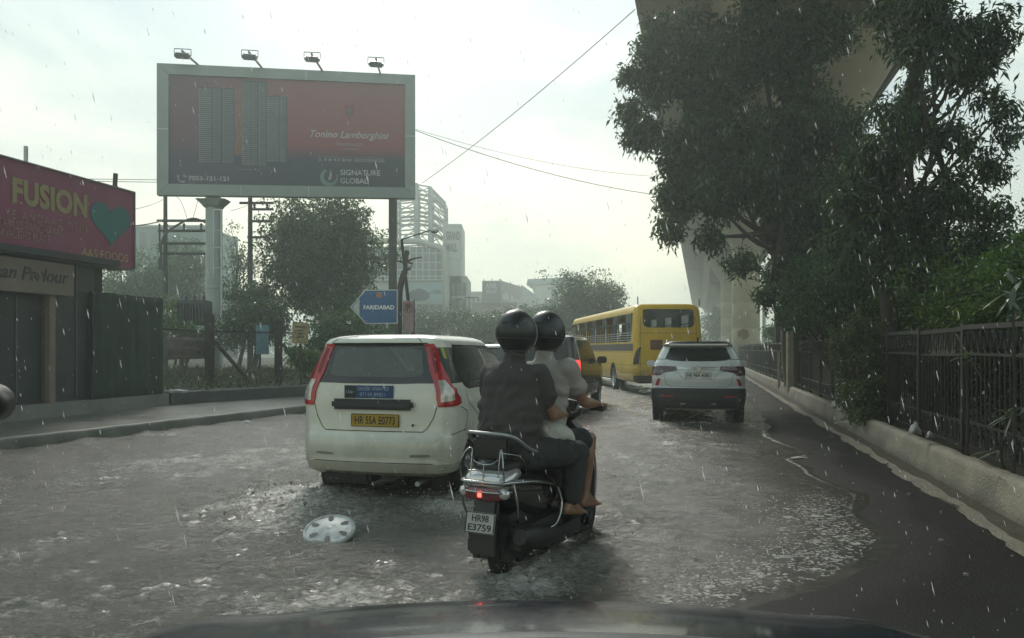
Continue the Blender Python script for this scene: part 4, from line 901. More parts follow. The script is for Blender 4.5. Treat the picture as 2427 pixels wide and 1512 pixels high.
#reflection_disc((-.222, .82, 1.099), .029, R(6), R(2), .2, 'tiny silver wheel ornament lying on the scuttle of the nearest car')
# ------------------------------------------------------------ scooter and its two riders
SX, SY, SA = -.02, 4.87, R(28)
def scooter():
    t = thing('scooter', 'dark scooter with chrome rear guards and HR98 number plate carrying two helmeted people', 'scooter', (SX, SY, -.10), -SA)
    P = mat('scooter dark paint', (.022, .020, .022), .16, 0, var=.25, scale=5, coat=.9)
    G = mat('scooter grey plastic', (.055, .058, .058), .5, var=.2)
    b = MB().ringloft([(-.338, 0, .655, .04, .015), (-.333, 0, .655, .11, .045), (-.30, 0, .65, .15, .072), (-.23, 0, .64, .172, .10), (-.10, 0, .615, .185, .13), (.05, 0, .585, .20, .165), (.22, 0, .555, .205, .18), (.36, 0, .525, .195, .185), (.44, 0, .50, .17, .175), (.49, 0, .48, .12, .15), (.50, 0, .47, .06, .1)], 'Y', 32, 2.5).build('rear_cowl', P, t, 60)
    u = MB(); u.bbox((0, .12, .33), (.38, .80, .30), .08); u.bbox((.0, .46, .26), (.44, .56, .20), .05); u.bbox((-.13, 0, .26), (.12, .5, .16), .04); u.build('engine', mat('engine casing', (.06, .06, .06), .5, .6, var=.3, scale=12), t, 50)
    MB().ringloft([(-.26, 0, .765, .07, .02), (-.24, 0, .77, .12, .035), (-.1, 0, .785, .145, .045), (.08, 0, .785, .155, .05), (.22, 0, .76, .16, .045), (.4, 0, .745, .14, .045), (.54, 0, .73, .09, .035), (.56, 0, .72, .04, .02)], 'Y', 24, 3).build('seat', mat('seat vinyl', (.018, .018, .018), .45, var=.2, bump=.3, bscale=200), t, 60)
    # tail lamp
    tl = MB().ringloft([(-.350, 0, .625, .11, .028), (-.342, 0, .625, .145, .040), (-.29, 0, .625, .158, .045)], 'Y', 24, 3).build('tail_lamp', mat('tail lens', (.16, .02, .03), .1, .2, var=.3, coat=1, scale=25), t, 50)
    MB().bbox((-.02, -.349, .625), (.028, .008, .040), .003).build('lit_bulb', mat('lit bulb', (1, .05, .05), .3, var=0, emit=(1, .03, .02), es=9), tl)
    for sg in (-1, 1): MB().sphere((.135*sg, -.325, .632), .042, (1.1, .6, .85), 14).build('indicator', mat('clear silver lens', (.6, .6, .6), .08, .6, var=.1), t, 60)
    # chrome cowl cap over the tail
    MB().ringloft([(-.340, 0, .70, .08, .02), (-.33, 0, .70, .14, .038), (-.24, 0, .72, .17, .048), (-.14, 0, .735, .165, .048), (-.08, 0, .74, .10, .03)], 'Y', 24, 2.6).build('tail_cap', mat('polished cap', (.62, .60, .59), .16, .6, var=.15, scale=9), t, 60)
    # guards
    g = MB(); r_ = .007
    def rail(pts, r=r_, cl=False, n=8): g.tube(interp_path(pts, 6, cl), r, 8)
    rail([(.235, .42, .50), (.235, .25, .60), (.215, 0, .665), (.175, -.27, .695), (.12, -.355, .70), (-.12, -.355, .70), (-.175, -.27, .695), (-.215, 0, .665), (-.235, .25, .60)], .0105)
    rail([(.17, -.27, .64), (.12, -.352, .64), (-.12, -.352, .64), (-.17, -.27, .64)], .007)
    for x in (-.12, .12): g.tube([(x, -.354, .70), (x, -.352, .64)], .006, 6)
    for sg in (-1, 1):
        rail([(.235*sg, .25, .60), (.26*sg, .27, .48), (.25*sg, .2, .36), (.20*sg, .10, .33)], .009)
        rail([(.175*sg, -.27, .695), (.20*sg, -.26, .56), (.17*sg, -.2, .44), (.10*sg, -.1, .42)], .008)
        rail([(.235*sg, .25, .47), (.24*sg, .5, .44), (.22*sg, .62, .36)], .008)
    g.build('crash_guard', M_chrome, t, 60)
    c = MB()
    def wire(pts, r=.0042): c.tube(interp_path(pts, 5), r, 6)
    for sg in (-1, 1):
        wire([(.15*sg, -.34, .70), (.155*sg, -.36, .80), (.13*sg, -.33, .885), (.105*sg, -.30, .90), (.10*sg, -.31, .84), (.10*sg, -.33, .71)])
    wire([(-.10, -.31, .845), (-.06, -.32, .815), (.0, -.325, .805), (.06, -.32, .815), (.10, -.31, .845)]); wire([(-.11, -.33, .765), (.11, -.33, .765)]); wire([(.0, -.33, .805), (-.0, -.34, .70)])
    wire([(.13, -.33, .885), (.17, -.15, .84), (.15, -.05, .75), (.14, -.02, .70)]); wire([(-.13, -.33, .885), (-.17, -.15, .84), (-.15, -.05, .75), (-.14, -.02, .70)])
    c.build('rear_carrier', M_chrome, t, 60)
    gr_ = MB(); gr_.tube(interp_path([(-.20, .18, .76), (-.20, .02, .83), (-.19, -.16, .94), (-.17, -.225, .985), (-.12, -.245, .99), (.10, -.245, .985), (.17, -.225, .965), (.20, -.10, .89), (.21, .05, .845), (.215, .22, .80), (.205, .32, .76)], 6), [.012]*61, 10); gr_.build('grab_rail', mat('grey alloy rail', (.30, .31, .31), .35, .6, var=.1), t, 60)
    pd = MB(); pd.bbox((0, -.235, .90), (.26, .035, .13), .015); pd.build('back_pad', M_black, t, 50)
    # mudguard, flap, plate
    m = MB(); m.bbox((0, -.30, .52), (.18, .05, .14), .02, M=Matrix.Rotation(R(-14), 3, 'X')); m.bbox((0, -.325, .345), (.17, .015, .20), .005, M=Matrix.Rotation(R(-6), 3, 'X')); m.build('mudflap', M_black, t, 40)
    pl = plate(t, (0, -.372, .452), .205, .13, mat('weathered white plate', (.42, .42, .40), .5, var=.2, scale=20), [('HR98', .58), ('E3759', .80)], rx=R(-12))
    global M_rim; _r = M_rim; M_rim = M_black; w = make_wheel('wheel', .001, 0, .225, .095, t, 5); w2 = make_wheel('wheel', .001, 1.24, .225, .085, t, 5)
    M_rim = _r; MB().ringloft([(.98, 0, .34, .02, .01), (1.02, 0, .38, .055, .05), (1.1, 0, .43, .07, .06), (1.25, 0, .455, .075, .05), (1.40, 0, .40, .065, .05), (1.47, 0, .32, .03, .03)], 'Y', 20, 2.4).build('front_mudguard', P, t, 60)
    fl = MB(); fl.bbox((0, .68, .33), (.40, .42, .07), .03); fl.build('footboard', G, t, 50)
    MB().ringloft([(.28, 0, .93, .18, .05), (.36, 0, .95, .225, .055), (.55, 0, .945, .235, .06), (.75, 0, .905, .225, .06), (.90, 0, .87, .19, .065), (.98, 0, .84, .13, .07), (1.02, 0, .82, .10, .06)], 'Z', 28, 2.6).build('front_apron', P, t, 60)
    tr = MB(); tr.tube(interp_path([(.235, .93, .42), (.245, .93, .60), (.235, .90, .78), (.20, .87, .92)], 6), .008, 6); tr.tube(interp_path([(-.235, .93, .42), (-.245, .93, .60), (-.235, .90, .78), (-.20, .87, .92)], 6), .008, 6); tr.build('apron_trim', M_chrome, t)
    MB().ringloft([(.98, 0, .80, .10, .06), (1.03, 0, .81, .17, .085), (1.08, 0, .83, .185, .09), (1.13, 0, .84, .13, .07), (1.15, 0, .84, .05, .03)], 'Z', 24, 2.5).build('handlebar_cover', P, t, 60)
    hb_ = MB(); hb_.tube(interp_path([(-.38, .74, 1.10), (-.2, .80, 1.085), (0, .82, 1.08), (.2, .80, 1.085), (.38, .74, 1.10)], 6), .011, 8); hb_.build('handlebar', M_steel, t, 60)
    for sg in (-1, 1):
        MB().tube([(.27*sg, .775, 1.09), (.385*sg, .737, 1.10)], .018, 12).build('grip', M_black, t, 50)
        bl = MB(); bl.tube(interp_path([(.22*sg, .83, 1.09), (.30*sg, .86, 1.09), (.41*sg, .80, 1.085)], 5), .006, 6); bl.build('brake_lever', M_steel, t, 50)
    ex = MB(); ex.tube([(.17, .35, .25), (.18, .12, .29)], .03, 12); ex.tube([(.19, .30, .28), (.20, .10, .29), (.205, -.16, .34), (.205, -.24, .36)], [.05, .075, .075, .05], 16); ex.build('exhaust_pipe', mat('sooty exhaust', (.03, .03, .03), .5, .3), t, 50)
    fr = MB(); 
    for sg in (-1, 1): fr.bbox((.25*sg, .40, .37), (.10, .06, .025), .01)
    fr.build('footrest', M_black, t, 40)
    return t
scooter()

def blob_mesh(name, chains, voxel, mt, parent, ellips=(), smooth=6, fold=None, cut=None):
    """one continuous surface: tapered limbs (lists of (x,y,z,r)) and ellipsoids, fused"""
    m = MB()
    for ch in chains:
        pts = [Vector(c[:3]) for c in ch]; rs = [c[3] for c in ch]; P = []; Rr = []
        for i in range(len(pts)-1):
            k = 4
            for j in range(k): P.append(pts[i].lerp(pts[i+1], j/k)); Rr.append(rs[i]*(1-j/k)+rs[i+1]*j/k)
        P.append(pts[-1]); Rr.append(rs[-1]); m.tube(P, Rr, 14)
        for p, r in zip(pts, rs): m.sphere(p, r*.999, n=14)
    for c, sc in ellips: m.sphere(c, 1, sc, 22)
    me = bpy.data.meshes.new(name); me.from_pydata(m.v, [], m.f); bm = bmesh.new(); bm.from_mesh(me); bmesh.ops.recalc_face_normals(bm, faces=bm.faces[:]); bm.to_mesh(me); bm.free()
    o = bpy.data.objects.new(name, me); C.objects.link(o); rm = o.modifiers.new('r', 'REMESH'); rm.mode = 'VOXEL'; rm.voxel_size = voxel; sm = o.modifiers.new('s', 'SMOOTH'); sm.iterations = smooth; sm.factor = .5
    me2 = bpy.data.meshes.new_from_object(o.evaluated_get(bpy.context.evaluated_depsgraph_get())); bpy.data.objects.remove(o)
    if fold:
        n = len(me2.vertices); co = np.empty(n*3, np.float32); no = np.empty(n*3, np.float32); me2.vertices.foreach_get('co', co); me2.vertices.foreach_get('normal', no); co = co.reshape(-1, 3); no = no.reshape(-1, 3)
        amp, fx, fz, seed = fold
        d = np.array([mnoise.noise(Vector((p[0]*fx+seed, p[1]*fx, p[2]*fz+1.5*mnoise.noise(Vector((p[0]*4, p[1]*4, p[2]*4+seed)))))) for p in co.tolist()])
        d = 1-np.abs(d)*2.4; co += no*(d*amp)[:, None]; me2.vertices.foreach_set('co', co.ravel())
    me2.polygons.foreach_set('use_smooth', np.ones(len(me2.polygons), bool)); me2.update()
    return link(name, me2, mt, parent)
M_skin = mat('wet brown skin', (.25, .135, .085), .38, var=.15, scale=8)
def hand(w, d, up, side, curl=1.0, grip_r=.018):
    """palm and five curled fingers; w wrist, d pointing direction, up back of the hand, side towards the thumb"""
    w = Vector(w); d = Vector(d).normalized(); side = Vector(side).normalized(); up = side.cross(d).normalized()*(1 if Vector(up).dot(side.cross(d)) > 0 else -1)
    out = []
    for i, (o, l) in enumerate(((.030, .78), (.010, .86), (-.011, .80), (-.031, .64))):
        k = w+d*(.078-.004*abs(i-1))+side*o*1.0; out.append([tuple(w+side*o*.55+d*.015)+(.017,), tuple(k)+(.0125,)])
        a = 0; p = k; ch = [tuple(k)+(.0115,)]
        for s_, rr in ((.036*l/.8, .0100), (.026*l/.8, .0092), (.020*l/.8, .0080)):
            a += R(50)*curl; p = p+(d*math.cos(a)-up*math.sin(a))*s_; ch.append(tuple(p)+(rr,))
        out.append(ch)
    b = w+d*.020+side*.026; p1 = b+(d*.55+side*.75-up*.25).normalized()*.034; p2 = p1+(d*.8+side*.1-up*.55).normalized()*.030; out.append([tuple(b)+(.014,), tuple(p1)+(.0115,), tuple(p2)+(.009,)])
    return out
def foot(an, d):
    an = Vector(an); d = Vector(d).normalized(); h = an-d*.045-Vector((0, 0, .055)); t = an+d*.15-Vector((0, 0, .078)); sd_ = Vector((d.y, -d.x, 0))
    ch = [[tuple(an)+(.040,), tuple(h)+(.034,)], [tuple(an)+(.038,), tuple(an+d*.07-Vector((0, 0, .045)))+(.034,), tuple(t)+(.026,)], [tuple(h)+(.032,), tuple(t)+(.026,)]]
    for i in range(5):
        q = t+sd_*(.030-.016*i); ch.append([tuple(q)+(.013,), tuple(q+d*(.045-.006*abs(i-1))-Vector((0, 0, .006)))+(.0095-.0008*i,)])
    return ch
def helmet(parent, c, yaw=0):
    h = bpy.data.objects.new('helmet', None); C.objects.link(h); h.parent = parent; h.location = c; h.rotation_euler = (R(-4), 0, yaw)
    vs = []; n = 36; m = 22
    for i in range(m+1):
        th = math.pi*.83*i/m
        for j in range(n):
            a = 2*math.pi*j/n; x = math.sin(th)*math.cos(a)*.134; y = math.sin(th)*math.sin(a)*.155; z = math.cos(th)*.158
            if z < -.03: k = 1-.12*min(1, (-.03-z)/.09); x *= k; y *= k
            vs.append((x, y, z))
    fs = [(i*n+j, i*n+(j+1) % n, (i+1)*n+(j+1) % n, (i+1)*n+j) for i in range(m) for j in range(n) if not (8 < i < 18 and 5 <= j <= 12)]
    MB().add(vs, fs).build('shell', mat('black helmet gloss', (.018, .020, .022), .42, var=.3, scale=14, coat=.1), h, 60)
    vz = []; 
    for i in range(9):
        th = math.pi*(.33+.33*i/8)
        for j in range(13): a = R(48+84*j/12); vz.append((math.sin(th)*math.cos(a)*.139, math.sin(th)*math.sin(a)*.158, math.cos(th)*.150))
    link('visor', npmesh('visor', vz, grid_faces(13, 9), True), mat('smoke visor', (.02, .025, .025), .08, var=0, coat=.5), h)
    sm_ = MB(); sm_.tube([(math.cos(a)*.1345, math.sin(a)*.1555, -.045) for a in np.linspace(R(140), R(400), 40)], .0022, 5); sm_.build('shell_seam', mat('helmet seam', (.06, .06, .06), .4), h)
    vt = MB(); vt.bbox((0, -.146, .055), (.045, .014, .012), .004); vt.bbox((0, -.151, .02), (.03, .008, .02), .003); vt.build('rear_vent', M_black, h, 40)
    ed = MB(); ed.tube([(math.sin(math.pi*(.30+.36*i/10))*math.cos(R(46))*.140, math.sin(math.pi*(.30+.36*i/10))*math.sin(R(46))*.160, math.cos(math.pi*(.30+.36*i/10))*.153) for i in range(11)], .004, 6); ed.build('visor_edge', mat('visor edge', (.45, .45, .44), .3), h)
    r = MB(); r.tube([(.072*math.cos(a), .09*math.sin(a)*.9, -.126) for a in np.linspace(0, 2*math.pi, 30)], .008, 6); r.build('rim_trim', M_black, h, 60)
    return h
def person(label, cat, shirt_m, fold_seed, hip, chest, neck, head, sh, arms, legs, sleeve, torso_r, shorts, back=None):
    t = thing('person', label, cat, (SX, SY, -.10), -SA)
    hc = Vector(head)
    ch = [[(*hip, .13), (*chest, .135)], [(*chest, .10), (*neck, .058), tuple(hc-Vector((0, .01, .06)))+(.060,)]]; el = [((hip[0], hip[1], hip[2]-.02), (.165, .13, .10)), (hc, (.076, .095, .115)), ((hc.x, hc.y+.03, hc.z-.07), (.055, .06, .05))]
    # face
    ch += [[tuple(hc+Vector((0, .090, .02)))+(.012,), tuple(hc+Vector((0, .108, -.02)))+(.014,)], [tuple(hc+Vector((-.02, .088, -.055)))+(.009,), tuple(hc+Vector((.02, .088, -.055)))+(.009,)]]
    el += [(tuple(hc+Vector((sx*.077, -.005, -.01))), (.010, .018, .03)) for sx in (-1, 1)]
    for S, E, Wr, D, up, sd_, curl in arms:
        d = (Vector(Wr)-Vector(E)).normalized(); m1 = Vector(E).lerp(Vector(Wr), .35)
        ch += [[(*S, .060), tuple(Vector(S).lerp(Vector(E), .5))+(.047,), (*E, .040), tuple(m1)+(.042,), (*Wr, .026)]]; ch += hand(Wr, D, up, sd_, curl)
    for H, K, A, D in legs:
        m1 = Vector(K).lerp(Vector(A), .3)-Vector((0, .018, 0))
        ch += [[(*H, .088), tuple(Vector(H).lerp(Vector(K), .5))+(.076,), (*K, .054), tuple(m1)+(.056,), tuple(Vector(K).lerp(Vector(A), .7))+(.040,), (*A, .033)]]; ch += foot(A, D)
    blob_mesh('body', ch, .0078, M_skin, t, el, 5)
    # shirt
    c2 = [[tuple(Vector(chest)+Vector((0, 0, .10)))+(torso_r*.55,), tuple(Vector(neck)-Vector((0, 0, .05)))+(.078,)]]
    hv_ = Vector(hip); cv = Vector(chest); el2 = []
    for i in range(7):
        f = i/6; p = hv_.lerp(cv+Vector((0, 0, .06)), f)-Vector((0, 0, .03*(1-f))); wx = torso_r*(.93+.17*math.sin(f*math.pi*.75)); el2.append((p, (wx, torso_r*.66, .115)))
    el2.append((cv+Vector((0, 0, .10)), (sh*.98, torso_r*.55, .095))); c2.append([tuple(Vector(neck)+Vector((0, 0, -.04)))+(.085,), tuple(Vector(neck)+Vector((0, 0, .045)))+(.064,)])
    for S, E, *_ in arms:
        e = Vector(S).lerp(Vector(E), sleeve); c2.append([tuple(Vector(S))+(.076,), tuple(Vector(S).lerp(e, .4))+(.072,), tuple(e)+(.067,)])
    blob_mesh('shirt', c2, .011, shirt_m, t, el2, 7, (.014, 8, 9, fold_seed))
    c3 = []
    for H, K, A, D in legs:
        e = Vector(H).lerp(Vector(K), shorts[0]); k = [tuple(Vector(H))+(.115,), tuple(Vector(H).lerp(e, .5))+(.105,), tuple(e)+(.088,)]
        if len(shorts) > 2: k += [tuple(Vector(K).lerp(Vector(A), shorts[2]))+(.072,)]
        c3.append(k)
    blob_mesh('trousers' if len(shorts) > 2 else 'shorts', c3, .011, shorts[1], t, [(hip, (.19, .155, .13))], 6, (.006, 12, 12, fold_seed+5))
    helmet(t, hc+Vector((0, .0, .015)), random.uniform(-.1, .1))
    return t
V3 = lambda *a: a
rider = person('person in a pale grey T-shirt, dark shorts and black helmet steering the scooter', 'person', mat('grey T-shirt', (.30, .28, .26), .85, var=.15, scale=6, bump=.15, bscale=160), 3.0,
    (.02, .36, .87), (.025, .44, 1.24), (.03, .475, 1.44), (.035, .50, 1.625), .20,
    [((.215, .47, 1.38), (.285, .60, 1.145), (.325, .735, 1.125), (.25, .9, -.05), (0, 0, 1), (-1, .2, 0), 1.35), ((-.175, .47, 1.38), (-.27, .58, 1.145), (-.325, .735, 1.125), (-.25, .9, -.05), (0, 0, 1), (1, .2, 0), 1.35)],
    [((.10, .38, .84), (.245, .80, .86), (.235, .74, .455), (.15, 1, -.05)), ((-.08, .38, .84), (-.20, .80, .84), (-.16, .76, .44), (-.1, 1, 0))], .55, .195, (.78, mat('dark shorts', (.018, .022, .026), .9, var=.2)))
# the pale shirt tail hanging at the waist
tails = blob_mesh('shirt_tail', [[(.17, .30, .965, .055), (.235, .38, .92, .055), (.25, .44, .87, .040), (.235, .41, .82, .03)], [(.14, .26, .98, .05), (.19, .27, .90, .04)]], .009, mat('pale undershirt', (.46, .46, .42), .85, var=.12, scale=8), rider, [((.20, .35, .93), (.07, .11, .075))], 6, (.010, 14, 10, 9))
pill = person('person in a charcoal T-shirt and black helmet riding pillion, seen from behind', 'person', mat('charcoal T-shirt', (.055, .049, .048), .85, var=.2, scale=5, bump=.15, bscale=160), 11.0,
    (0, -.02, .88), (0, .05, 1.24), (0, .07, 1.43), (.0, .10, 1.615), .185,
    [((.185, .06, 1.35), (.255, .14, 1.09), (.225, .35, 1.075), (-.25, .9, .05), (0, 0, 1), (-.9, -.2, .3), .7), ((-.175, .07, 1.35), (-.225, .16, 1.10), (-.19, .35, 1.07), (.25, .9, .05), (0, 0, 1), (.9, -.2, .3), .7)],
    [((.11, .02, .84), (.30, .44, .80), (.275, .37, .475), (.15, 1, -.1)), ((-.11, .02, .84), (-.29, .42, .80), (-.27, .37, .475), (-.15, 1, -.1))], .58, .212, (1.0, mat('dark trousers', (.032, .034, .035), .9, var=.2), .86))
# ------------------------------------------------------------ advertising hoarding
def hoarding():
    TL = at(374, 152, 34.3); TR = at(981.5, 180, 36.7); BR = at(986, 471, 36.7); BL = at(373, 463, 34.3)
    TL.x = BL.x = (TL.x+BL.x)/2; TR.x = BR.x = (TR.x+BR.x)/2
    t = thing('billboard', 'huge grey framed billboard on a steel column advertising red and dark blue apartment towers', 'billboard', (BL.x+3.2, BL.y+.9, .3)); org = Vector(t.location)
    def P(u, v, o=0):   # u,v in 0..1 over the outer frame
        a = BL.lerp(BR, u); b = TL.lerp(TR, u); return a.lerp(b, v)-org+nrm*o
    ex = (BR-BL).normalized(); nrm = ex.cross(Vector((0, 0, 1))); 
    W_ = (BR-BL).length; H_ = 6.1
    u0, u1, v0, v1 = .043, .957, .085, .92
    gal = mat('grey clad frame', (.21, .25, .235), .45, .25, var=.14, scale=.7)
    def quad(mb, us, ub, o0, o1):
        """slab between 4 (u,v) corners from offset o0 to o1"""
        a = [P(*q, o0) for q in us]+[P(*q, o1) for q in us]; mb.add(a, [(0, 1, 2, 3), (7, 6, 5, 4), (0, 4, 5, 1), (1, 5, 6, 2), (2, 6, 7, 3), (3, 7, 4, 0)])
    fr = MB()
    quad(fr, [(0, 0), (1, 0), (u1, v0), (u0, v0)], 0, -.25, .16); quad(fr, [(0, 1), (u0, v1), (u1, v1), (1, 1)], 0, -.25, .16)
    quad(fr, [(0, .002), (u0-.0005, v0+.002), (u0-.0005, v1-.002), (0, .998)], 0, -.24, .155); quad(fr, [(1, .002), (1, .998), (u1+.0005, v1-.002), (u1+.0005, v0+.002)], 0, -.24, .155)
    f = fr.build('frame', gal, t)
    se = MB()
    for u in (.31, .57): quad(se, [(u, .004), (u+.0015, .004), (u+.0015, v0-.004), (u, v0-.004)], 0, .15, .163); 
    quad(se, [(.56, v1+.004), (.562, v1+.004), (.562, .996), (.56, .996)], 0, .15, .163); quad(se, [(.003, .5), (u0-.003, .5), (u0-.003, .505), (.003, .505)], 0, .14, .158); quad(se, [(u1+.003, .5), (.997, .5), (.997, .505), (u1+.003, .505)], 0, .14, .158)
    se.build('cladding_seam', mat('seam', (.5, .52, .5), .5, var=0), f)
    # printed sheet: red above, dark blue below, purple towards the left
    pm_ = bpy.data.materials.new('printed sheet'); pm_.use_nodes = True; tt = pm_.node_tree; bs = tt.nodes['Principled BSDF']; bs.inputs['Roughness'].default_value = .5
    uv = N(tt, 'ShaderNodeUVMap'); s_ = N(tt, 'ShaderNodeSeparateXYZ'); tt.links.new(uv.outputs[0], s_.inputs[0])
    cr = N(tt, 'ShaderNodeValToRGB'); el = cr.color_ramp.elements; el[0].position = 0; el[0].color = (.010, .020, .040, 1); el[1].position = 1; el[1].color = (.20, .055, .065, 1)
    for p_, c_ in ((.30, (.012, .022, .045, 1)), (.36, (.09, .025, .045, 1)), (.44, (.20, .032, .045, 1)), (.72, (.21, .045, .055, 1))): k = el.new(p_); k.color = c_
    nz = N(tt, 'ShaderNodeTexNoise'); nz.inputs['Scale'].default_value = 5; tt.links.new(uv.outputs[0], nz.inputs[0]); ma = N(tt, 'ShaderNodeMath', operation='MULTIPLY_ADD'); ma.inputs[1].default_value = .10; tt.links.new(nz.outputs[0], ma.inputs[0]); tt.links.new(s_.outputs['Y'], ma.inputs[2]); tt.links.new(ma.outputs[0], cr.inputs[0])
    c2_ = N(tt, 'ShaderNodeMapRange'); c2_.inputs['From Min'].default_value = .0; c2_.inputs['From Max'].default_value = .5; c2_.inputs['To Min'].default_value = .75; c2_.inputs['To Max'].default_value = 0; tt.links.new(s_.outputs['X'], c2_.inputs[0])
    mm = N(tt, 'ShaderNodeMixRGB'); tt.links.new(c2_.outputs[0], mm.inputs[0]); tt.links.new(cr.outputs[0], mm.inputs[1]); mm.inputs[2].default_value = (.07, .05, .09, 1); tt.links.new(mm.outputs[0], bs.inputs['Base Color'])
    pv = [P(u0-.001, v0-.002, .05), P(u1+.001, v0-.002, .05), P(u1+.001, v1+.002, .05), P(u0-.001, v1+.002, .05)]+[P(u0, v0, -.05), P(u1, v0, -.05), P(u1, v1, -.05), P(u0, v1, -.05)]
    me = bpy.data.meshes.new('poster'); me.from_pydata(pv, [], [(0, 1, 2, 3), (7, 6, 5, 4)]); ul = me.uv_layers.new(name='UVMap')
    for i, c in enumerate([(0, 0), (1, 0), (1, 1), (0, 1)]*2): ul.data[i].uv = c
    poster = link('poster', me, pm_, t)
    def box01(mb, a, b, c, d, o0, o1):   # a..b in u, c..d in v over the printed area
        q = [(u0+(u1-u0)*x, v0+(v1-v0)*y) for x, y in ((a, c), (b, c), (b, d), (a, d))]; quad(mb, q, 0, o0, o1)
    def Mt(a, c, o=.055): return frame(P(u0+(u1-u0)*a, v0+(v1-v0)*c, o), ex, (0, 0, 1))
    IW = W_*(u1-u0); IH = H_*(v1-v0)
    tw_d = mat('tower print dark', (.022, .045, .07), .6, var=.3, scale=3); tw_l = mat('tower print pale', (.19, .18, .18), .6, var=.3, scale=2)
    g_ = mat('tower print glow', (.20, .085, .07), .6, var=.3)
    mb = MB(); box01(mb, .265, .30, .28, .90, .052, .056); mb.build('printed_glow', g_, poster)
    for (a, b, c, d) in ((.118, .265, .20, .90), (.295, .40, .18, .975), (.40, .485, .22, .85)):
        mb = MB(); box01(mb, a, b, c, d, .052, .058); tw = mb.build('printed_tower', tw_d, poster)
        st_ = MB(); cols_ = [(a+.004, a+(b-a)*.36), (a+(b-a)*.42, a+(b-a)*.62), (a+(b-a)*.70, b-.004)]
        n = int((d-c)/.0185)
        for k, (p, q) in enumerate(cols_):
            for i in range(n):
                y = c+.01+i*.0185+(.006 if k == 1 else 0)
                if y+.009 < d: box01(st_, p, q, y, y+.0075+(.002 if k == 0 else 0), .0575, .060)
        for p in cols_: box01(st_, p[0]-.002, p[0]+.001, c+.01, d-.01, .0575, .0598)
        st_.build('balconies', tw_l, tw)
    mb = MB(); box01(mb, .27, .37, .145, .148, .052, .056); mb.build('printed_line', tw_l, poster)
    lm = mat('printed white', (.42, .42, .42), .6, var=.25, scale=2); ld = mat('printed dim white', (.26, .25, .26), .6, var=.2)
    def tx(s, a, c, h, w, m=lm, **k): link('lettering', textmesh(s, h, Mt(a, c), width=w*IW, thick=.006, **k), m, poster)
    tx('Tonino Lamborghini', .585, .47, .34, .345, shear=.35, bold=.005)
    tx('RESIDENCES', .70, .395, .13, .115, ld); tx('GURUGRAM', .72, .355, .08, .075, ld)
    tx('3, 4 & 4.5 BHK RESIDENCES', .62, .245, .14, .29, ld, bold=.01); mb = MB(); box01(mb, .62, .91, .285, .287, .052, .056); mb.build('printed_line', ld, poster)
    tx('SIGNATURE', .715, .115, .26, .175, bold=.01); tx('GLOBAL', .715, .035, .26, .12, bold=.01)
    tx('7053-121-121', .077, .04, .2, .165, bold=.02)
    ph = MB(); c = P(u0+(u1-u0)*.055, v0+(v1-v0)*.06, .058)
    pts = [c+ex*(.20*math.cos(a)-.0)+Vector((0, 0, .20*math.sin(a))) for a in np.linspace(R(150), R(300), 10)]; ph.tube(pts, [.07, .07, .035, .03, .03, .03, .03, .035, .07, .07], 8); 
    for r in (.09, .15): ph.tube([c+ex*(r*math.cos(a))+Vector((0, 0, r*math.sin(a))) for a in np.linspace(R(10), R(80), 6)], .018, 6)
    ph.build('phone_symbol', lm, poster)
    lg = MB(); c = P(u0+(u1-u0)*.665, v0+(v1-v0)*.09, .056)
    lg.add([c+ex*(.42*math.cos(a)*(1 if i < 20 else .72)+(0 if i < 20 else .06))+Vector((0, 0, .42*math.sin(a)*(1 if i < 20 else .72)+(0 if i < 20 else .04)))+nrm*.004 for i, a in enumerate(list(np.linspace(R(120), R(380), 20))+list(np.linspace(R(380), R(120), 20)))], [tuple(range(40))])
    lg.build('round_logo', mat('logo green', (.10, .19, .16), .5, var=.2), poster)
    lg = MB(); lg.add([c+ex*x*.4+Vector((0, 0, z*.4))+nrm*.004 for x, z in ((-.1, -.3), (.05, .2), (.12, .9), (.35, .5), (.3, 0), (.1, -.35))], [tuple(range(6))]); lg.build('leaf_logo', mat('logo pale', (.3, .33, .3), .5), poster)
    sh = MB(); c = P(u0+(u1-u0)*.755, v0+(v1-v0)*.72, .056); sh.add([c+ex*x*.28+Vector((0, 0, z*.36))+nrm*.004 for x, z in ((-.8, 1), (.8, 1), (.85, .2), (.5, -.6), (0, -1.1), (-.5, -.6), (-.85, .2))], [tuple(range(7))]); sh.build('shield_emblem', mat('emblem red', (.17, .02, .03), .5), poster)
    sh = MB(); sh.add([c+ex*x*.2+Vector((0, 0, z*.24))+nrm*.007 for x, z in ((-.4, .8), (0, .5), (.5, .9), (.3, .2), (.5, -.5), (0, -.9), (-.2, -.2), (-.6, .1))], [tuple(range(8))]); sh.build('emblem_figure', mat('emblem grey', (.10, .08, .09), .5), poster)
    # column, head, back structure, second pole, lamps
    xc = at(505.5, 500, 35.3); b = MB(); b.lathe([(.35, 0), (.35, 8.4)], (xc.x-org.x, xc.y-org.y, 0), n=28); b.lathe([(.352, 4.0), (.37, 4.02), (.37, 4.14), (.352, 4.16)], (xc.x-org.x, xc.y-org.y, 0), n=28)
    b.build('column', mat('grey painted steel column', (.30, .34, .33), .4, .3, var=.2, scale=1.2, stretch=(1, 1, .4)), t, 40)
    b = MB(); zt = BL.z-org.z
    b.ringloft([(zt-.40, xc.x-org.x, xc.y-org.y, .36, .36), (zt-.30, xc.x-org.x, xc.y-org.y, .42, .42), (zt-.02, xc.x-org.x, xc.y-org.y, .72, .5)], 'Z', 12, 8); b.build('column_head', gal, t)
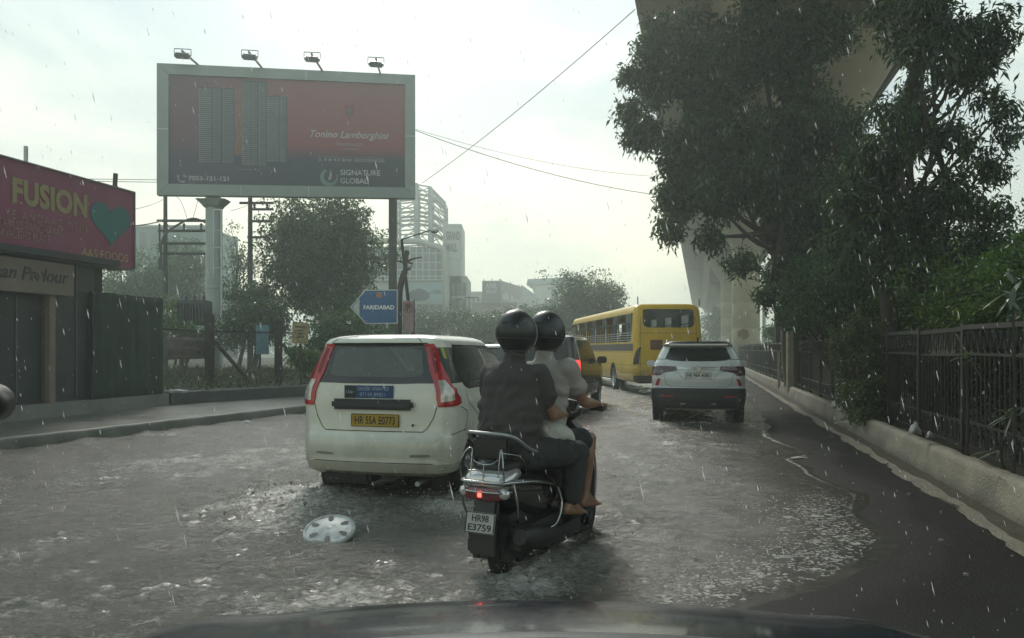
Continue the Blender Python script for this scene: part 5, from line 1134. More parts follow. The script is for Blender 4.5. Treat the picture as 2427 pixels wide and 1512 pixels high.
    x2 = at(931, 500, 37.3); b = MB(); b.lathe([(.21, -.2), (.21, BR.z-org.z+1)], (x2.x-org.x, x2.y-org.y, 0), n=20); b.build('side_pole', mat('dark rusty pole', (.05, .05, .045), .7, var=.4), t, 40)
    bk = MB()
    for u in np.linspace(.02, .98, 9): bk.bar(P(u, .02, -.5), P(u, .98, -.5), .1); bk.bar(P(u, .02, -.5), P(u, .02, -.2), .08)
    for v in (.03, .35, .65, .97): bk.bar(P(.01, v, -.62), P(.99, v, -.62), .1)
    bk.build('back_frame', M_steel, t)
    for px, py, bx, by in ((433, 132, 468, 154), (592, 135, 613, 160), (740, 140, 755, 166), (891, 152, 895, 174)):
        base = (at(bx, by, 35.5)); top = at(px+(0 if px > 800 else -2 if px > 700 else -3), py-13, 33.9); h = at(px, py, 33.8)
        for q in (base, top, h): q -= org
        u_ = ((bx-374)/(981-374)); base = P(u_, .998, -.02)
        lt = MB(); lt.bar(base, top, .07); arm = lt.build('lamp_arm', mat('dark lamp arm', (.06, .065, .065), .5), t)
        yk = MB(); w = .36
        yk.bar(h+ex*-w+Vector((0, 0, .02)), h+ex*-w+Vector((0, 0, .30)), .025); yk.bar(h+ex*w+Vector((0, 0, .02)), h+ex*w+Vector((0, 0, .30)), .025); yk.bar(h+ex*-w+Vector((0, 0, .31)), h+ex*w+Vector((0, 0, .31)), .03); yk.build('lamp_bracket', _m['dark lamp arm'], t)
        fl = MB(); fl.bbox(h, (.68, .42, .26), .06, M=Matrix.Rotation(math.atan2(ex.y, ex.x), 3, 'Z')@Matrix.Rotation(R(25), 3, 'X')); fl.build('floodlight', mat('floodlight housing', (.05, .07, .075), .3, .3, var=.3, scale=9), t, 40)
hoarding()

# ------------------------------------------------------------ shop on the left; its front runs along s = WS
WS = -12.4
fr_ang = -math.atan(S_)            # local +y runs along the road
def shop():
    y0 = 15.0; x, y = road(WS, y0)
    t = thing('shop_building', 'single storey paan shop with a maroon sign, dark glass front and grey plinth', 'shop', (x, y, 0), fr_ang)
    k = 1/math.cos(math.atan(S_))    # metres along the front per metre of depth
    Y = lambda yy: (yy-y0)*k
    dkp = mat('dark blue grey panel', (.045, .055, .062), .45, var=.25, scale=1.5, bump=.05)
    wall = MB(); wall.box((-2.6, Y(11.0), 1.75), (5.0, (Y(15.2)-Y(6.8)), 2.8)); wall.build('wall', dkp, t)
    pl = MB(); pl.box((-.6, Y(12.0), .20), (1.5, Y(17.05)-Y(6.95), .40)); pl.build('plinth', mat('grey plinth render', (.19, .20, .19), .6, var=.25, scale=1.2, bump=.2), t)
    rf = MB(); rf.box((-2.4, Y(11.0), 3.19), (5.6, Y(15.4)-Y(6.7), .12)); rf.box((-.5, Y(15.2), 2.0), (.55, .7, 2.6)); rf.build('roof', mat('dark roof slab', (.035, .04, .045), .7), t)
    # glass front
    gf = MB(); gf.box((-.07, Y(11.4), 1.38), (.06, Y(12.9)-Y(9.9), 2.0)); gl = gf.build('shop_glass', mat('dark shop glass', (.03, .038, .04), .08, var=.4, scale=1.5, coat=.5), t)
    fm = MB()
    for yy_ in (9.9, 11.1, 12.15, 12.9): fm.box((.0, Y(yy_), 1.38), (.07, .07, 2.0))
    for z in (.42, 1.10, 2.36): fm.box((.003, Y(11.4), z), (.06, Y(12.9)-Y(9.9), .06))
    fm.build('glass_frame', mat('brushed frame', (.12, .11, .11), .4, .3), gl)
    sh_ = MB()
    for z in (.8, 1.15, 1.5, 1.85): sh_.box((-.02, Y(12.4), z), (.035, .8, .03))
    for i in range(16): sh_.bbox((.002, Y(12.0)+.05*i, .88+.35*(i % 4)), (.03, .035, .12), .008)
    sh_.build('shelf_goods', mat('dim goods', (.12, .10, .09), .5, var=.6, scale=12), gl)
    cb = MB(); cb.box((.05, Y(12.7)+.05, .68), (.10, .75, .5)); cb.build('counter', mat('dark counter', (.05, .05, .052), .4), t)
    pi = MB(); pi.bbox((.06, Y(14.55)-.55, 1.43), (.13, .14, 2.08), .01); pi.build('pillar', mat('dull pink pillar', (.20, .15, .125), .6, var=.15), t)
    bx = MB(); bx.box((.02, Y(15.35), 1.25), (.035, .22, .09)); bx.build('nameplate', mat('small grey plate', (.25, .25, .25), .5), t)
    pn = MB()
    for yy_ in (13.45, 14.0, 14.75): pn.box((-.088, Y(yy_), 1.8), (.03, .03, 2.7))
    pn.build('panel_seam', mat('seam grey', (.10, .11, .115), .5), t)  # plain grey joint strips between the panels
    cbl = MB(); cbl.tube(interp_path([(-.05, Y(13.0), 3.0), (.0, Y(13.3), 2.62), (.0, Y(14.2), 2.55), (-.03, Y(14.7), 2.75)], 6), .012, 5); cbl.build('cable', M_black, t)
    for q_, (yy_, z_, w_, h_) in enumerate(((10.9, 1.55, .32, .42), (12.0, 1.75, .26, .36), (12.5, 1.35, .2, .3))):
        po = MB(); po.box((-.034, Y(yy_), z_), (.006, w_, h_)); po.build('pasted_notice', mat('faded notice %d' % q_, ((.20, .16, .12), (.12, .15, .17), (.22, .10, .08))[q_], .6, var=.4, scale=10), gl)
    hd = MB(); hd.tube([(.05, Y(11.5), 1.1), (.07, Y(11.5), 1.2), (.07, Y(11.5), 1.5), (.05, Y(11.5), 1.6)], .014, 6); hd.build('door_handle', M_chrome, gl)
    return t
# vertical extents of the front seen in the photograph
shop()
def sign_frame(s, yy, z): x, y = road(s, yy); return Vector((x, y, z))
def shop_sign():
    s = -12.18; yR = 15.83; yL = 9.2
    a = sign_frame(s, yL, 3.10); b = sign_frame(s, yR, 3.14); ex = (b-a); ex.z = 0; Lg = ex.length; ex.normalize(); n = ex.cross(Vector((0, 0, 1)))
    t = thing('shop_sign', 'maroon fascia sign reading FUSION in gold with a big teal heart', 'shop sign', b, math.atan2(ex.y, ex.x))
    # local: x runs left from the right end (negative), -y towards the road, z up
    h = 1.63
    m = MB(); m.box((-Lg/2, .25, h/2), (Lg, .55, h)); m.build('panel', mat('maroon sign sheet', (.19, .025, .065), .4, var=.18, scale=1.4, col2=(.21, .055, .12)), t)
    e = MB(); e.box((-Lg/2, .23, h+.012), (Lg+.02, .60, .03)); e.box((.012, .24, h/2), (.024, .6, h)); e.box((-Lg/2, .24, -.012), (Lg, .57, .022)); e.build('edging', mat('sign edging', (.16, .12, .12), .5), t)
    def F(x, z): return Matrix(((1, 0, 0, x), (0, 0, -1, -.027), (0, 1, 0, z), (0, 0, 0, 1)))
    # a point of the picture on the sign's face -> local x
    def lx(px, py=500):
        r = (px-1213.5)/1750; # X = s+S_*Y, X = r*Y
        Yy = s/(r-S_); return ((Yy-yR)*math.hypot(1, S_)), EYE-(py-828)/1750*Yy-3.14
    gold = mat('gold lettering', (.26, .215, .10), .45, var=.12, scale=3); faint = mat('faint gold lettering', (.27, .17, .14), .6, var=.2, scale=3)
    x0 = lx(26)[0]; x1 = lx(203)[0]
    me = textmesh('FUSION', .41, F(x0, .90), width=x1-x0, bold=.045, thick=.012, spacing=1.06); link('lettering', me, gold, t)
    def line(s_, pa, pb, z, hh, m_, **k):
        a_ = lx(pa)[0]; b_ = lx(pb)[0]; link('lettering', textmesh(s_, hh, F(a_, z), width=b_-a_, thick=.008, **k), m_, t)
    line('YE ANDAAZ MEIN', 8, 203, .60, .15, faint, spacing=1.3); line('TAMU S PANCHAYAT', -9, 148, .41, .17, faint); line('CONNAUGHT PLACE.', -34, 118, .25, .15, faint); line('A&S FOODS', 190, 300, .12, .17, mat('pale gold lettering', (.36, .27, .14), .5))
    cx = (lx(211)[0]+lx(306)[0])/2; w = (lx(306)[0]-lx(211)[0])/2; pts = []
    for i in range(60):
        a_ = 2*math.pi*i/60; X = 16*math.sin(a_)**3; Z = 13*math.cos(a_)-5*math.cos(2*a_)-2*math.cos(3*a_)-math.cos(4*a_); pts.append((X/16*w, Z/14.5*.44))
    hm_ = MB(); hm_.prism(pts, Matrix(((1, 0, 0, cx), (0, 0, -1, -.026), (0, 1, 0, .90), (0, 0, 0, 1))), .012); hm_.build('heart', mat('teal heart', (.008, .115, .12), .45, var=.12), t)
    return t
shop_sign()
x, y = road(-12.22, 10.0)
t = thing('shop_sign', 'dull brown sign reading Paan Parlour under the maroon one', 'shop sign', (*road(-12.22, 14.35), 2.48), math.atan2(1, S_))
m = MB(); m.box((-2.2, .1, .27), (4.4, .3, .60)); m.build('panel', mat('brown grey sign sheet', (.17, .145, .125), .6, var=.15, scale=2), t)
link('lettering', textmesh('Paan Parlour', .24, Matrix(((1, 0, 0, -1.85), (0, 0, -1, -.055), (0, 1, 0, .20), (0, 0, 0, 1))), width=1.72, shear=.25, bold=.012, thick=.01), mat('dark brown letters', (.055, .055, .05), .6), t)
pp = MB(); p = at(37, 362, 14.2); pp.box((p.x, p.y+.3, p.z-.1), (.055, .055, .62)); pp.box((p.x, p.y+.3, p.z-.33), (.14, .14, .1)); tag(pp.build('roof_pipe', M_steel), 'short grey pipe sticking up above the maroon shop sign', 'pipe')
pp = MB(); p = at(273, 420, 16.2); pp.bar((p.x-.03, p.y, 4.60), (p.x+.01, p.y, 5.28), .07); pp.bar((p.x+.12, p.y+.02, 4.6), (p.x+.01, p.y+.02, 5.0), .06); tag(pp.build('wooden_prop', M_bark), 'old wooden prop behind the right end of the maroon sign', 'post')

# green cloth screen beside the shop
t = thing('screen_fence', 'dark green cloth screen fence standing on the plinth right of the shop', 'screen fence', (*road(WS+.05, 15.0), .40), fr_ang)
vs = []; nx = 40; nz = 14
for i in range(nx):
    for j in range(nz):
        f = i/(nx-1); z = 2.19*j/(nz-1); d = .035*mnoise.noise(Vector((f*9, z*1.5, 2)))+.012*math.sin(f*60+z); vs.append((d, f*2.06-.03, z+(.03*math.sin(f*math.pi*2.3)-.02 if j == nz-1 else 0)))
o = link('cloth', npmesh('cloth', vs, grid_faces(nz, nx), True), mat('dark green shade cloth', (.018, .040, .032), .85, var=.3, scale=3, bump=.3, bscale=60), t)
md = o.modifiers.new('s', 'SOLIDIFY'); md.thickness = .012
fm = MB()
for yy_ in (0, 1.0, 2.0): fm.bar((-.04, yy_, 0), (-.04, yy_, 2.2), .05)
for z in (.05, 1.1, 2.17): fm.bar((-.045, 0, z), (-.045, 2.02, z), .04)
fm.build('frame', M_black, t)

# low retaining wall along the lot
wp_ = [(-7.9, 17.1), (-6.9, 18.6), (-5.6, 20.6), (-4.2, 24), (-2.5, 28.6), (0.4, 36), (6, 50)]
vs = []; pth = interp_path([Vector((a, b, 0)) for a, b in wp_], 10)
for i, p in enumerate(pth):
    d = (pth[min(i+1, len(pth)-1)]-pth[max(i-1, 0)]).normalized(); q = Vector((-d.y, d.x, 0)); h = .42+.03*mnoise.noise(Vector((i*.7, 0, 0)))
    for s, z in ((0, -.1), (-.0, h-.02), (.02, h), (.26, h), (.28, h-.02), (.28, 0)): vs.append(tuple(p+q*s+Vector((0, 0, z))))
tag(link('retaining_wall', npmesh('retaining_wall', vs, grid_faces(6, len(pth)), False), mat('dark mossy wall', (.05, .055, .05), .7, var=.4, scale=2, bump=.5, bscale=20)), 'low dark mossy wall running from the shop plinth along the vacant lot', 'wall')

# chain-link fence with leaning concrete posts, cloth notice
def post(px, Y, zb, zt, w, brace, lab):
    p = at(px, 800, Y); t = thing('fence_post', lab, 'post', (p.x, p.y, zb), .3, 'braced fence posts')
    M_p = mat('rusty dark post', (.045, .035, .03), .85, var=.4, scale=7)
    MB().bbox((0, 0, (zt-zb)/2), (w, w, zt-zb), .01).build('shaft', M_p, t)
    if brace: b = MB(); b.bar((w*.5, -.05, (zt-zb)*.62), (brace, -.4, -.05), w*.35); b.build('brace', M_p, t)
post(497, 22, .37, 2.46, .26, 1.25, 'dark braced fence post in front of the thick billboard column')
post(660, 23, .37, 2.35, .24, 1.0, 'dark braced fence post left of the tattered yellow notice')
t = thing('wire_fence', 'sagging chain link fence along the vacant lot', 'wire fence')
a = at(388, 800, 19.5); b = at(497, 800, 21.95); c = at(660, 800, 22.95); a.z = b.z = c.z = 0; mb = MB(); ra = MB()
for p, q in ((a, b), (b, c)):
    d = q-p; Lg = d.length; n = int(Lg/.085)
    for sg in (1, -1):
        for i in range(-14, n+14):
            f0 = i*.085; z0 = .45; z1 = 1.95; f1 = f0+sg*(z1-z0)*.8
            lo, hi = 0, Lg; 
            def cl(f): return min(max(f, lo), hi)
            if (f0 < 0 and f1 < 0) or (f0 > Lg and f1 > Lg): continue
            g0, g1 = cl(f0), cl(f1); zz0 = z0+(g0-f0)/(f1-f0)*(z1-z0); zz1 = z0+(g1-f0)/(f1-f0)*(z1-z0)
            mb.bar(p+d*(g0/Lg)+Vector((0, 0, zz0)), p+d*(g1/Lg)+Vector((0, 0, zz1)), .006)
    ra.bar(p+Vector((0, 0, 1.96)), q+Vector((0, 0, 1.94)), .04)
mb.build('mesh', mat('wire', (.10, .09, .08), .7), t); ra.build('top_rail', mat('rusty dark post', (.045, .035, .03), .85), t)
p0 = at(386, 820, 19.8); p1 = at(487, 820, 22.0)
ex = (p1-p0); ex.z = 0; Lg = ex.length; ex.normalize()
t = thing('cloth_notice', 'dirty pink cloth notice about property tied behind the chain link fence', 'banner', (p0.x, p0.y+.12, 1.14), math.atan2(ex.y, ex.x)); vs = []
for i in range(24):
    for j in range(8): vs.append((Lg*i/23, .03*mnoise.noise(Vector((i*.3, j*.4, 0))), .62*j/7+.02*math.sin(i*.7)*(j == 7)))
o = link('cloth', npmesh('cloth', vs, grid_faces(8, 24), True), mat('dirty pink cloth', (.26, .20, .18), .85, var=.25, scale=3), t); md = o.modifiers.new('s', 'SOLIDIFY'); md.thickness = .006
lt_ = mat('faded brown letters', (.12, .07, .06), .8)
link('lettering', textmesh('PROPERTY', .15, Matrix(((1, 0, 0, Lg*.42), (0, 0, -1, -.045), (0, 1, 0, .38), (0, 0, 0, 1))), width=Lg*.46, bold=.01, thick=.004), lt_, t)
link('lettering', textmesh('BELONGS TO MCG', .15, Matrix(((1, 0, 0, .06), (0, 0, -1, -.045), (0, 1, 0, .12), (0, 0, 0, 1))), width=Lg*.9, bold=.01, thick=.004), lt_, t)
# pale blue cloths and tattered yellow notice
p = at(622, 805, 24); tag(MB().bbox((p.x, p.y, p.z), (.42, .03, .95), .01).build('hanging_cloth', mat('pale blue cloth', (.12, .22, .26), .8, var=.3, scale=6)), 'pale blue cloth hanging behind the fence under the big tree', 'cloth')
p = at(713, 788, 21); t = thing('notice_board', 'tattered yellow notice board on a thin pole at the foot of the big tree', 'notice board', (p.x, p.y, .37))
m = MB(); m.prism([(-.25, .0), (.22, -.03), (.24, .57), (-.22, .62)], Matrix.Translation((0, -.03, p.z-.37-.3))@Matrix.Rotation(R(90), 4, 'X'), .02); m.build('board', mat('stained yellow board', (.30, .25, .13), .7, var=.5, scale=9), t)
m = MB(); m.bar((0, 0, 0), (-.02, 0, 1.9), .05); m.build('pole', M_bark, t)
lw = MB()
for zz, ww in ((.46, .30), (.36, .12), (.27, .12), (.17, .20)): lw.box((0, -.053, p.z-.37-.3+zz), (ww, .006, .04))
lw.build('faded_writing', mat('faded ink', (.10, .07, .04), .8), t)

# direction sign
p = at(886, 727, 24); t = thing('direction_sign', 'blue arrow shaped direction sign reading FARIDABAD pointing left', 'road sign', (p.x, p.y, 0))
def cv(px, py): return ((px-886)/1750*24, EYE-(py-828)/1750*24)
o_ = [(830, 728), (865, 687), (943, 686), (943, 767), (868, 768)]
Mx = Matrix.Rotation(R(90), 4, 'X')
m = MB(); m.prism([cv(*q) for q in o_], Mx, .03); m.build('border', mat('off white sign edge', (.5, .52, .48), .5, var=.15), t)
i_ = [(833.5, 728), (866.5, 689.5), (940.5, 688.5), (940.5, 764.5), (869, 765.5)]
m = MB(); m.prism([cv(*q) for q in i_], Matrix.Translation((0, -.03, 0))@Mx, .006); m.build('panel', mat('sign blue', (.010, .10, .26), .4, var=.15, scale=3), t)
m = MB(); m.prism([cv(*q) for q in [(835.5, 728), (852.5, 708), (852.5, 748)]], Matrix.Translation((0, -.036, 0))@Mx, .005); m.build('arrow', _m['off white sign edge'], t)
x0, z0_ = cv(862, 733); link('lettering', textmesh('FARIDABAD', .13, Matrix(((1, 0, 0, x0), (0, 0, -1, -.0365), (0, 1, 0, z0_), (0, 0, 0, 1))), width=73/1750*24, bold=.03, thick=.004), M_white, t)
x0, z0_ = cv(899, 699); m = MB(); m.box((x0, -.039, z0_), (.17, .005, .17)); m.build('emblem', mat('orange emblem', (.42, .20, .08), .6, var=.4, scale=30), t)
m = MB(); m.box((.73, .05, 1.6), (.09, .09, 3.2)); m.box((-.2, .05, 1.2), (.09, .09, 2.4)); m.build('posts', mat('sign post metal', (.06, .06, .06), .6), t)
# no-parking sign
p = at(969, 750, 24.3); t = thing('parking_sign', 'narrow pinkish no parking sign standing right of the blue arrow sign', 'road sign', (p.x, p.y, 0))
zc = p.z; m = MB(); m.box((0, 0, zc), (.31, .02, 1.05)); m.build('board', mat('pinkish white board', (.36, .25, .23), .6, var=.2, scale=5), t)
m = MB(); m.tube([(.115*math.cos(a), -.014, zc+.30+.16*math.sin(a)) for a in np.linspace(0, 2*math.pi, 30)], .014, 6); m.bar((-.08, -.014, zc+.42), (.08, -.014, zc+.18), .016); m.build('red_ring', mat('sign ring red', (.22, .06, .055), .6), t)
link('lettering', textmesh('P', .20, Matrix(((1, 0, 0, -.06), (0, 0, -1, -.0105), (0, 1, 0, zc+.2), (0, 0, 0, 1))), width=.12, bold=.03, thick=.003), mat('dark letter', (.04, .04, .04), .6), t)
m = MB(); m.bar((.17, .03, 0), (.17, .03, zc+.55), .05); m.bar((-.17, .03, 0), (-.17, .03, zc+.5), .03); m.build('posts', _m['sign post metal'], t)
# leaning street lamp
t = thing('street_lamp', 'leaning dark street lamp with a long arm above the no parking sign', 'street lamp', (at(975, 712, 25).x+.35, 25, 0)); o_ = t.location.x
b_ = at(966, 700, 25); k_ = at(952, 568, 25); h_ = at(1027, 546, 25)
m = MB(); m.tube([(0, 0, 0), (b_.x-o_, 0, b_.z), (k_.x-o_, 0, k_.z)], [.08, .06, .045], 10); m.build('pole', M_bark, t, 40)
m = MB(); m.tube([(k_.x-o_-.02, 0, k_.z), (h_.x-o_-.05, 0, h_.z+.02)], .022, 8); m.build('arm', M_bark, t)
m = MB(); m.sphere((h_.x-o_+.05, 0, h_.z), .115, (1.2, 1, .75), 16); hd = m.build('lamp_head', mat('pale lamp head', (.5, .52, .5), .4), t, 60); m = MB(); m.sphere((h_.x-o_+.04, 0, h_.z-.045), .105, (1.2, 1, .5), 14); m.build('diffuser', mat('dark diffuser', (.08, .09, .09), .3), hd, 60)
# dead lopped trunk
t = thing('dead_tree', 'dead lopped tree trunk with short bare stubs beside the blue arrow sign', 'tree', (at(945, 800, 25.6).x, 25.6, .2)); o_ = t.location
def q3(px, py, dy=0): v_ = at(px, py, 25.6); return (v_.x-o_.x, dy, v_.z-o_.z)
m = MB(); m.tube(interp_path([(0, 0, -.2), q3(945, 720), q3(947, 690), q3(953, 660, .05), q3(960, 640), q3(961, 620), q3(965, 594)], 5), [.13]*10+[.11]*10+[.08]*11, 9)
for pts in ([q3(961, 622), q3(950, 621, -.1), q3(941, 619)], [q3(961, 616), q3(952, 611)], [q3(961, 622), q3(980, 613), q3(1001, 609)], [q3(962, 617), q3(975, 625, -.1), q3(979, 621)], [q3(957, 648), q3(968, 637), q3(978, 628)], [q3(966, 638), q3(975, 639)], [q3(962, 605), q3(971, 600)], [q3(965, 600), q3(958, 606)]): m.tube(interp_path([Vector(a_) for a_ in pts], 4), np.linspace(.05, .016, (len(pts)-1)*4+1), 7)
m.build('trunk', M_bark, t, 60)

# electric poles behind the hoarding
def hpole(px, Y, top, lab, arms, w=.22):
    p = at(px, 600, Y); t = thing('electric_pole', lab, 'electric pole', (p.x, p.y, 0), 0, 'electric poles behind the billboard')
    zt = EYE-(top-828)/1750*Y
    m = MB(); m.tube([(0, 0, 0), (0, 0, zt)], [w*.62, w*.42], 10); m.build('shaft', mat('old pole', (.055, .055, .05), .8, var=.3), t, 40)
    for (xa, xb, py, ins) in arms:
        z = EYE-(py-828)/1750*Y; a_ = (xa-px)/1750*Y; b_ = (xb-px)/1750*Y; m = MB(); m.box(((a_+b_)/2, -.12, z), (b_-a_, .1, .12)); c = m.build('cross_arm', mat('dark iron arm', (.03, .035, .035), .7), t)
        for i in range(ins):
            x_ = a_+(b_-a_)*(i+.5)/ins; m = MB(); m.lathe([(.02, 0), (.10, .04), (.04, .10), (.10, .15), (.04, .22), (.09, .26), (.02, .33)], (x_, -.12, z+(.06 if ins < 4 else -.38)), n=10); m.build('insulator', mat('insulator', (.05, .06, .065), .3), c, 60)
    return t
hpole(392, 37, 440, 'dark electric pole just left of the thick billboard column, with insulators', [(375, 500, 524, 0), (378, 500, 548, 3), (378, 500, 578, 0), (378, 500, 602, 0)])
hpole(593, 39, 440, 'dark electric pole right of the thick billboard column, at the edge of the tree', [(570, 650, 482, 0), (590, 650, 497, 2), (590, 652, 525, 0), (588, 640, 563, 0)], .26)
t = thing('transformer', 'dark electric transformer on a platform left of the thick billboard column', 'transformer', (at(462, 800, 33).x, 33, 0))
m = MB(); z0_ = EYE-(742-828)/1750*33; m.bbox((0, 0, z0_+.05), (1.25, .8, 1.0), .03); 
for i in range(9): m.box((-.55+i*.137, -.48, z0_), (.03, .16, .8))
m.build('tank', mat('transformer grey', (.05, .055, .06), .6, var=.3), t)
m = MB()
for x_ in (-.4, 0, .4): m.lathe([(.05, 0), (.09, .05), (.05, .1), (.09, .16), (.04, .22), (.03, .32)], (x_, 0, z0_+.55), n=10)
m.build('bushings', mat('insulator', (.05, .06, .065), .3), t, 60)
m = MB()
for x_ in (-.6, .6): m.bar((x_, 0, 0), (x_, 0, z0_-.45), .14)
m.bar((-.8, 0, z0_-.5), (.8, 0, z0_-.5), .12); m.build('platform', _m['dark iron arm'], t)
# thin vertical steel frame beside the column
p = at(525, 700, 33); m = MB(); z1 = EYE-(497-828)/1750*33; m.bar((p.x, 33, 0), (p.x, 33, z1), .07); m.bar((p.x-.35, 33, z1), (p.x+.04, 33, z1), .06)
for f in (.88, .78, .66): m.bar((p.x-.35, 33, z1*f), (p.x, 33, z1*f), .04)
m.bar((p.x-.35, 33.0, z1*.6), (p.x-.35, 33, z1), .05); tag(m.build('steel_ladder', M_steel), 'thin steel ladder frame right of the thick billboard column', 'ladder')

# wires
def wire(a, b, sag, lab, r=.012):
    a = Vector(a); b = Vector(b); pts = [a.lerp(b, i/24)-Vector((0, 0, sag*4*(i/24)*(1-i/24))) for i in range(25)]; m = MB(); m.tube(pts, r, 5); tag(m.build('overhead_wire', mat('wire black', (.05, .05, .05), .6)), lab, 'wire', 'overhead wires')
wire(at(1505, 22, 26), at(1000, 434, 48), .25, 'long wire sloping from the viaduct down to behind the billboard', .018)
wire(at(985, 309, 40), at(1590, 466, 48), .5, 'thicker lower wire running right from the billboard to the viaduct', .02)
wire(at(985, 306, 40), at(1588, 420, 48), .5, 'fainter upper wire running right from the billboard to the viaduct', .012)
wire(at(200, 424, 30), at(392, 426, 37), .0, 'upper one of the level wires left of the billboard', .014)
wire(at(200, 429, 30), at(392, 432, 37), .0, 'lower one of the level wires left of the billboard', .014)
wire(at(300, 498, 30), at(392, 470, 37), .1, 'wire rising to the billboard left edge above the small building')
wire(at(300, 536, 30), at(385, 523, 37), .05, 'thick wire reaching the insulators of the left electric pole', .03)
wire(at(415, 465, 36.5), at(445, 524, 36.5), -.3, 'loose wire curving down under the billboard near its left end'); wire(at(470, 468, 36.5), at(455, 522, 36.5), .1, 'short loose wire under the billboard near its column')
wire(at(378, 530, 36.6), at(378, 640, 36.6), 0, 'thick cable hanging along the left electric pole', .05)
m = MB(); m.tube(interp_path([at(384, 640, 36.5), at(381, 590, 36.5), at(392, 555, 36.5), at(430, 528, 36.5), at(460, 518, 36.5), at(495, 530, 36.5)], 6), .055, 7); tag(m.build('cable', mat('wire black', (.05, .05, .05), .6)), 'thick dark cable arching over the left electric pole cross arms', 'cable')
wire(at(590, 560, 39), at(700, 470, 39), .1, 'thin slanting wire right of the right electric pole')
wire(at(545, 500, 38), at(640, 460, 39), .1, 'thin wire rising behind the billboard bottom edge')
# ------------------------------------------------------------ foliage
def leaf_cloud(cen, n_per, spread, size, rg, droop=.3, aspect=.36, flat=0):
    """leaves scattered round twig points; folded diamonds"""
    n = len(cen)*n_per; c = np.repeat(cen, n_per, 0)+rg.normal(0, 1, (n, 3))*spread
    d = rg.normal(0, 1, (n, 3)); d[:, 2] -= droop*1.6; d /= np.linalg.norm(d, axis=1)[:, None]
    s = rg.normal(0, 1, (n, 3)); s -= d*(s*d).sum(1)[:, None]; s /= np.linalg.norm(s, axis=1)[:, None]; nn = np.cross(d, s)
    L_ = size*(.45+1.0*rg.random(n)**1.5)[:, None]; w = L_*aspect*.5
    b = c; tip = c+d*L_-np.array([0, 0, 1])*L_*.12; m1 = c+d*L_*.45+s*w+nn*L_*.07; m2 = c+d*L_*.45-s*w+nn*L_*.07
    V = np.stack([b, m1, tip, m2], 1).reshape(-1, 3); F = (np.arange(n)[:, None]*4+np.array([0, 1, 2, 3])[None])
    return V, F
def blob_points(blobs, rg, shell=.62):
    out = []
    for (c, r, n) in blobs:
        r = np.array(r if hasattr(r, '__len__') else (r, r, r)); p = rg.normal(0, 1, (n, 3)); p /= np.linalg.norm(p, axis=1)[:, None]; rad = shell+(1-shell)*rg.random((n, 1))**.7; rad *= (1+.16*rg.normal(0, 1, (n, 1)))
        out.append(np.array(c)+p*rad*r)
    return np.concatenate(out)
def sub_blobs(c, r, k, rg, fr=.45, npts=60, fill=.75):
    """many small clumps inside a big ellipsoid"""
    r = np.array(r if hasattr(r, '__len__') else (r, r, r)); out = []
    for i in range(k):
        p = rg.normal(0, 1, 3); p /= np.linalg.norm(p); q = np.array(c)+p*r*(rg.random()**.45)*fill; out.append((q, r.mean()*fr*(.6+.8*rg.random())*np.array([1, 1, .75]), npts))
    return out
def tree(name, label, base, blobs, lm, lsize, n_per, spread, seed, trunk=(.25, .12), group=None, droop=.3, aspect=.36, limbs=True, trunkpts=None, cat='tree', shell=.5):
    rg = np.random.default_rng(seed); t = thing(name, label, cat, base, 0, group); B = np.array(base)
    pts = blob_points(blobs, rg, shell)-B; V, F = leaf_cloud(pts, n_per, spread, lsize, rg, droop, aspect)
    link('crown', npmesh('crown', V, F), lm, t)
    m = MB(); tp = trunkpts or [(0, 0, -.1), (.05, 0, 1.0), (0, .05, 2.0)]
    P = interp_path([Vector(p) for p in tp], 6); m.tube(P, np.linspace(trunk[0], trunk[1], len(P)), 10)
    if limbs:
        for (c, r, n) in blobs[::max(1, len(blobs)//26)]:
            e = Vector(np.array(c)-B); s = P[int(len(P)*(.45+.5*rg.random()))-1]; mid = s.lerp(e, .5)+Vector(rg.normal(0, .08, 3))*e.length*.4+Vector((0, 0, -.05*e.length)); q = interp_path([s, mid, e], 5); m.tube(q, np.linspace(trunk[1]*.6, .015, len(q)), 6, False)
            for _ in range(4): k = q[5+int(rg.random()*5)]; e2 = k+Vector(rg.normal(0, 1, 3)).normalized()*float(np.mean(r))*.9; m.tube([k, k.lerp(e2, .5)+Vector(rg.normal(0, .05, 3)), e2], [trunk[1]*.22, .012, .005], 5, False)
    m.build('trunk', M_bark, t, 60)
    return t
LF1 = leaf_mat('dark glossy leaf', (.010, .026, .015), (.050, .10, .040), .38, (.10, .14, .05))
LF2 = leaf_mat('fresh shrub leaf', (.032, .075, .018), (.10, .17, .040), .4, (.16, .20, .05))
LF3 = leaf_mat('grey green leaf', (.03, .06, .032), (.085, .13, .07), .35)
LF4 = leaf_mat('lot tree leaf', (.016, .045, .022), (.060, .12, .045), .4, (.09, .12, .03))
LF5 = leaf_mat('creeper leaf', (.030, .055, .022), (.10, .13, .05), .35, (.17, .10, .05))
LF6 = leaf_mat('pale strap leaf', (.06, .09, .06), (.17, .20, .15), .2)
